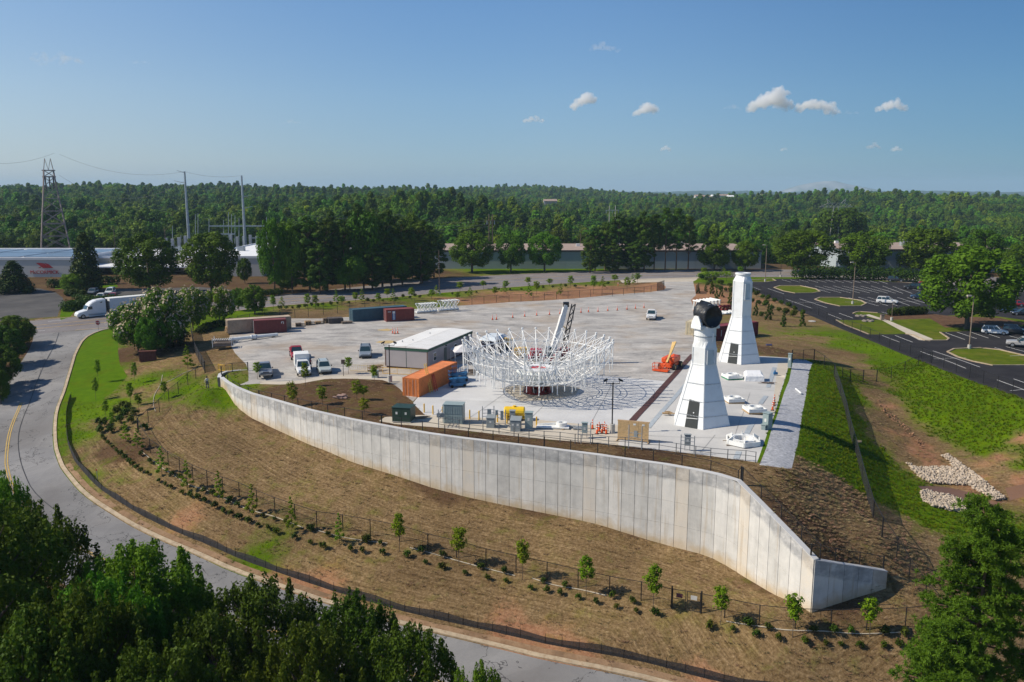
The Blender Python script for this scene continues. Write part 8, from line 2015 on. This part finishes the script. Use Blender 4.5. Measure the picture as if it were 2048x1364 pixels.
for sy in (-.9, 1.1):
    for z in (.3, .8, 1.2): MB().bar((-1.6, sy, z), (1.6, sy, z), .07).build('side_bar', rust_steel, o)
MB().box(-1.55, -.85, .15, 1.55, 1.05, .7).build('bundle', wood_grey, o)
def truss(label, px0, py0, px1, py1, h, dep, n, grp=None, r=.10):
    a, b = Vector((*G(px0, py0, 0), 0)), Vector((*G(px1, py1, 0), 0)); d = b - a; o = thing('steel_truss', label, 'steel truss', tuple(a + Vector((0,0,.02))), math.atan2(d.y, d.x), grp); L = d.length
    for y in (0, dep): MB().tube((0, y*.3, .35), (L, y*.3, .35), .24, n=10).build('bottom_chord', white_paint, o)
    for y in (-dep/2, dep/2): MB().tube((.3, y, h), (L - .3, y, h), r, n=8).build('top_chord', white_paint, o)
    for k in range(n):
        x0, x1 = .3 + (L - .6)*k/n, .3 + (L - .6)*(k+1)/n
        for y in (-dep/2, dep/2): MB().tube((x0, 0, .35), (x1, y, h), r*.75, n=6).build('web_bar', white_paint, o); MB().tube((x1, 0, .35), (x1 if k % 2 else x0, y, h), r*.75, n=6).build('web_bar', white_paint, o)
        MB().tube((x1, -dep/2, h), (x1, dep/2, h), r*.7, n=6).build('cross_bar', white_paint, o)
truss('white tubular steel truss beside the short red container', 833, 627.5, 874, 624, 2.1, 2.2, 6); truss('white tubular steel truss farther along the back fence', 878, 623.5, 917, 620, 2.4, 2.2, 5)
g = G(1392, 620, 0)
ag = G(1400, 616, 0)
for k in range(6):
    o = thing('truss_frame', 'white triangular steel frame, %s of the row stacked behind the black-wrapped head' % nth(k), 'steel frame', (g[0] - .2 + k*.95, g[1] - 3 + k*.8, .02), R(110), 'white frames stacked in a row')
    for s in (-1, 1): MB().tube((s*2.0, 0, .1), (s*2.0, 0, 2.3), .09, n=6).build('post', white_paint, o)
    MB().tube((-2.2, 0, 2.35), (2.2, 0, 2.35), .17, n=8).build('top_chord', white_paint, o); MB().bar((-2.1, 0, .12), (2.1, 0, .12), .14).build('bottom_chord', mat('primer_orange', (.5, .22, .10), .7), o)
    for q in range(5): MB().tube((-2 + q*.8, 0, .1), (-1.6 + q*.8, 0, 2.3), .06, n=5).build('web_bar', white_paint, o); MB().tube((-1.6 + q*.8, 0, 2.3), (-1.2 + q*.8, 0, .1), .06, n=5).build('web_bar', white_paint, o)
for k in range(3):
    g = G(1443 + k*9, 628, 0); o = thing('red_steel_frame', 'dark red curved steel cradle behind the towers, %s of three' % nth(k), 'steel frame', (g[0], g[1] + k*.5, .02), R(25), 'red cradles behind the towers')
    for s in (-.5, .5):
        mb = MB(); pr_ = [(math.cos(t)*1.5, s, math.sin(t)*1.5 + .3) for t in np.linspace(.15, 2.9, 8)]
        for p, q in zip(pr_, pr_[1:]): mb.bar(p, q, .16, .3)
        mb.build('arch', red_paint, o)
    for t in (.5, 1.2, 1.9, 2.6): MB().bar((math.cos(t)*1.5, -.5, math.sin(t)*1.5 + .3), (math.cos(t)*1.5, .5, math.sin(t)*1.5 + .3), .22).build('tie', red_paint, o)
    for x in (-1.3, 1.3): MB().bar((x, 0, 0), (x, 0, .6), .12).build('leg', red_paint, o)
g = G(1448, 655, 0); o = thing('white_steel_parts', 'white steel parts lying on top of the wine red container', 'machine part', (g[0] + 1.0, g[1] + 2.5, 2.62), R(33))
for k in range(7): MB().bar((-4 + k*1.05, -1.0 + .15*(k % 3), .15), (-3.4 + k*1.05, 1.0, .15 + .1*(k % 2)), .45, .25).build('bracket', white_paint, o)
MB().box(-4.4, -1.1, 0, 3.4, -.2, .12).build('plate', white_paint, o)

# riprap
def riprap(label, outline, n, s0, s1, seed, m=None):
    w = xy(Tmany(outline)); g = np.random.default_rng(seed); a = np.array(w); lo, hi = a.min(0), a.max(0)
    P = lo + (hi - lo) * g.random((n * 4, 2)); P = P[inpoly(P, w)][:n]; Z = HZa(P); V = []; F = []
    base = np.array([(1,0,0),(-1,0,0),(0,1,0),(0,-1,0),(0,0,1),(0,0,-1)], float); fc = np.array([(0,2,4),(2,1,4),(1,3,4),(3,0,4),(2,0,5),(1,2,5),(3,1,5),(0,3,5)])
    for i, p in enumerate(P):
        s = g.uniform(s0, s1); v = (base * g.uniform(.6, 1.2, (6, 1)) + g.normal(size=(6, 3)) * .12) * s * np.array((1.1, .9, .75)); t = g.uniform(0, 6.28); c, q = math.cos(t), math.sin(t)
        v = np.stack([v[:, 0]*c - v[:, 1]*q, v[:, 0]*q + v[:, 1]*c, v[:, 2]], 1) + (p[0], p[1], Z[i] + g.uniform(.05, .35))
        V.append(v); F.append(fc + 6 * i)
    m = m or mat('riprap_stone', (.44, .37, .29), .9, var=.35, scale=1.6, dirt=(.34, .25, .18))
    o = link(bpy.data.objects.new('riprap', np_mesh('riprap', np.vstack(V), np.vstack(F), [m]))); tag(o, label, 'rocks', kind='stuff')
riprap('bank of pale broken stones across the basin', [(1812,928),(1835,938),(1870,936),(1905,938),(1900,925),(1884,915),(1895,911),(1915,925),(1945,948),(1975,970),(2012,1000),(1990,1003),(1960,985),(1935,972),(1900,970),(1865,968),(1845,960),(1828,945)], 3200, .09, .26, 1)
riprap('lower bank of pale broken stones beside the muddy pool', [(1840,988),(1850,983),(1870,988),(1905,995),(1935,1008),(1968,1024),(1930,1026),(1895,1022),(1865,1014),(1845,1002)], 1700, .09, .25, 2)

riprap('broken trail of orange clods along the erosion gully in the dirt track', [(1752,800),(1760,800),(1775,822),(1800,842),(1830,868),(1852,892),(1862,905),(1856,906),(1843,895),(1818,872),(1790,848),(1764,826)], 150, .05, .18, 3, mat('clay_clod', (.30, .17, .10), .95, var=.35, scale=1.5, dirt=(.20, .10, .06)))
# ------------------------------------------------------------------ people
def person(label, px, py, rz, shirt, trousers, hair, arm):
    p = T(px, py); o = thing('person', label, 'person', (p.x, p.y, p.z + .01), rz)
    skin = mat('skin', (.30, .17, .11), .6)
    V = [(0,0,.98),(0,0,1.18),(0,0,1.42),(0,0,1.52),(0,0,1.60),(0,0,1.72),(.10,0,.92),(.12,-.06,.50),(.12,.04,.06),(.12,-.14,.03),(-.10,0,.92),(-.13,.12,.50),(-.14,.20,.06),(-.14,.04,.03),(.20,0,1.40),(.28,.06,1.13),(.30,-.05,.90),(.30,-.10,.82),(-.20,0,1.40),(-.30,-.05,1.13),(-.33,-.18,.92),(-.33,-.22,.85)]
    E = [(0,1),(1,2),(2,3),(3,4),(4,5),(0,6),(6,7),(7,8),(8,9),(0,10),(10,11),(11,12),(12,13),(2,14),(14,15),(15,16),(16,17),(2,18),(18,19),(19,20),(20,21)]
    rad = [.15,.14,.15,.06,.095,.085,.10,.07,.045,.04,.10,.07,.045,.04,.07,.05,.035,.03,.07,.05,.035,.03]
    me = bpy.data.meshes.new('body'); me.from_pydata(V, E, []); b = link(bpy.data.objects.new('body', me), o)
    me.materials.append(shirt)
    s = b.modifiers.new('skin', 'SKIN'); b.modifiers.new('sub', 'SUBSURF').levels = 1
    for i, q in enumerate(me.skin_vertices[0].data if me.skin_vertices else []): q.radius = (rad[i], rad[i] * .8)
    if me.skin_vertices: me.skin_vertices[0].data[0].use_root = True
    MB().loft([[(math.cos(t)*r, math.sin(t)*r*.85, z) for t in np.linspace(0, 2*math.pi, 12, endpoint=False)] for r, z in ((.17, .90), (.18, 1.02), (.165, 1.1))]).build('belt_area', trousers, o)
    for s_, a_, b_, c_ in ((1, (.10,0,.92), (.12,-.06,.50), (.12,.04,.08)), (-1, (-.10,0,.92), (-.13,.12,.50), (-.14,.20,.08))):
        MB().tube(a_, b_, .115, .085, n=10).tube(b_, c_, .085, .065, n=10).build('trouser_leg', trousers, o, smooth_=True)
    MB().loft([[(math.cos(t)*r, math.sin(t)*r*1.1, z) for t in np.linspace(0, 2*math.pi, 12, endpoint=False)] for r, z in ((.06, 1.52), (.10, 1.58), (.108, 1.68), (.09, 1.76), (.03, 1.80))]).build('head', skin, o, smooth_=True)
    MB().loft([[(math.cos(t)*r, math.sin(t)*r*1.1, z) for t in np.linspace(0, 2*math.pi, 12, endpoint=False)] for r, z in ((.118, 1.68), (.115, 1.77), (.05, 1.83))]).build('hair', hair, o, smooth_=True)
    return o
def pm(n, c): return mat('cloth_' + n, c, .8, var=.08)
person('person in a pale shirt walking on the grass beside the end of the retaining wall', 415, 777, R(200), pm('white', (.62, .58, .56)), pm('grey', (.12, .11, .11)), pm('black', (.02, .02, .02)), 0)
person('person in a red and white shirt standing between the parked vehicles', 621, 739, R(20), pm('red', (.55, .03, .06)), pm('navy', (.03, .03, .06)), pm('brown', (.06, .03, .02)), 0)

# ------------------------------------------------------------------ clouds
def cloud_material(dens, name):
    m = bpy.data.materials.new(name); m.use_nodes = True; N, L = nodes_of(m); N.remove(N['Principled BSDF'])
    v = N.new('ShaderNodeVolumePrincipled'); v.inputs['Color'].default_value = (1, 1, 1, 1); v.inputs['Density'].default_value = dens; v.inputs['Anisotropy'].default_value = .0
    L.new(v.outputs[0], N['Material Output'].inputs['Volume']); return m
CM = [cloud_material(.015, 'cloud_vapour'), cloud_material(.003, 'thin_cloud')]
import bmesh
CLT = bpy.data.textures.new('billows', 'CLOUDS'); CLT.noise_depth = 4
bmt = bmesh.new(); bmesh.ops.create_icosphere(bmt, subdivisions=2, radius=1); ICV = np.array([v.co[:] for v in bmt.verts]); ICF = np.array([[v.index for v in f.verts] for f in bmt.faces]); bmt.free()
def cloud(label, px, py, w, h, n, thin=0, D=7000, lean=0.0):
    g = np.random.default_rng(int(px)); dx, dy, dz = ray(px, py); l = math.sqrt(dx*dx+dy*dy+dz*dz); c = Vector((dx, dy, dz)) / l * D + Vector((0, 0, CAMH)); s = D / FPX
    V = []; F = []
    for i in range(n):
        u = g.uniform(-1, 1); top = (1 - abs(u - lean) ** 1.5) * g.uniform(.3, 1)
        r = h * s * g.uniform(.10, .30) * (.55 + .45 * max(0, top)); x = u * w * s * .5 * .74; z = (top * .75 - .35) * h * s * g.uniform(.2, 1); y = g.normal() * w * s * .18
        v = ICV * r * np.array((1.15, 1.1, .85)) * (1 + g.normal(size=(len(ICV), 1)) * .05) + (x, y, z); V.append(v); F.append(ICF + i * len(ICV))
    o = link(bpy.data.objects.new('cloud', np_mesh('cloud', np.vstack(V), np.vstack(F), [CM[thin]], smooth_=True))); o.location = c; tag(o, label, 'cloud'); md = o.modifiers.new('union', 'REMESH'); md.mode = 'VOXEL'; md.voxel_size = h * s * .035; dm = o.modifiers.new('billow', 'DISPLACE'); dm.texture = CLT; dm.strength = h * s * .42; dm.mid_level = .5; CLT.noise_scale = 32; dm.texture_coords = 'LOCAL'; return o
cloud('largest small cloud with a puffy tower, above the bare granite mountain', 1540, 203, 88, 46, 90, lean=.1)
cloud('long puffy cloud just right of the largest one', 1637, 211, 84, 34, 90, lean=-.3)
cloud('soft grey cloud at the right end of the upper row', 1785, 211, 58, 28, 60)
cloud('compact puffy cloud highest in the middle of the sky', 1168, 200, 54, 34, 80, lean=.3)
cloud('cloud leaning downward right of the compact middle one', 1290, 219, 56, 30, 70, lean=.3)
cloud('small flat cloud low in the middle of the sky', 1067, 239, 54, 17, 50)
cloud('tiny triangular cloud low under the middle clouds', 1332, 297, 26, 14, 40)
cloud('tiny cloud low at the right, first of a pair', 1747, 292, 26, 15, 40); cloud('tiny cloud low at the right, second of a pair', 1793, 297, 20, 15, 40)
cloud('very small faint cloud low between the tiny ones', 1569, 298, 16, 10, 24)
cloud('thin streaky cloud alone at the upper left', 112, 118, 104, 24, 80, 1, lean=.2)
cloud('faint wisp high above the middle clouds', 1208, 94, 76, 26, 26, 1); cloud('barely visible wisp over the dark grove', 583, 243, 44, 12, 30, 1); cloud('barely visible wisp right of the streaky cloud', 280, 124, 50, 12, 26, 1)
cloud('faint grey shred left of the largest cloud', 1465, 215, 60, 14, 24, 1); cloud('faint grey shred beneath the right end cloud', 1700, 226, 60, 12, 22, 1)
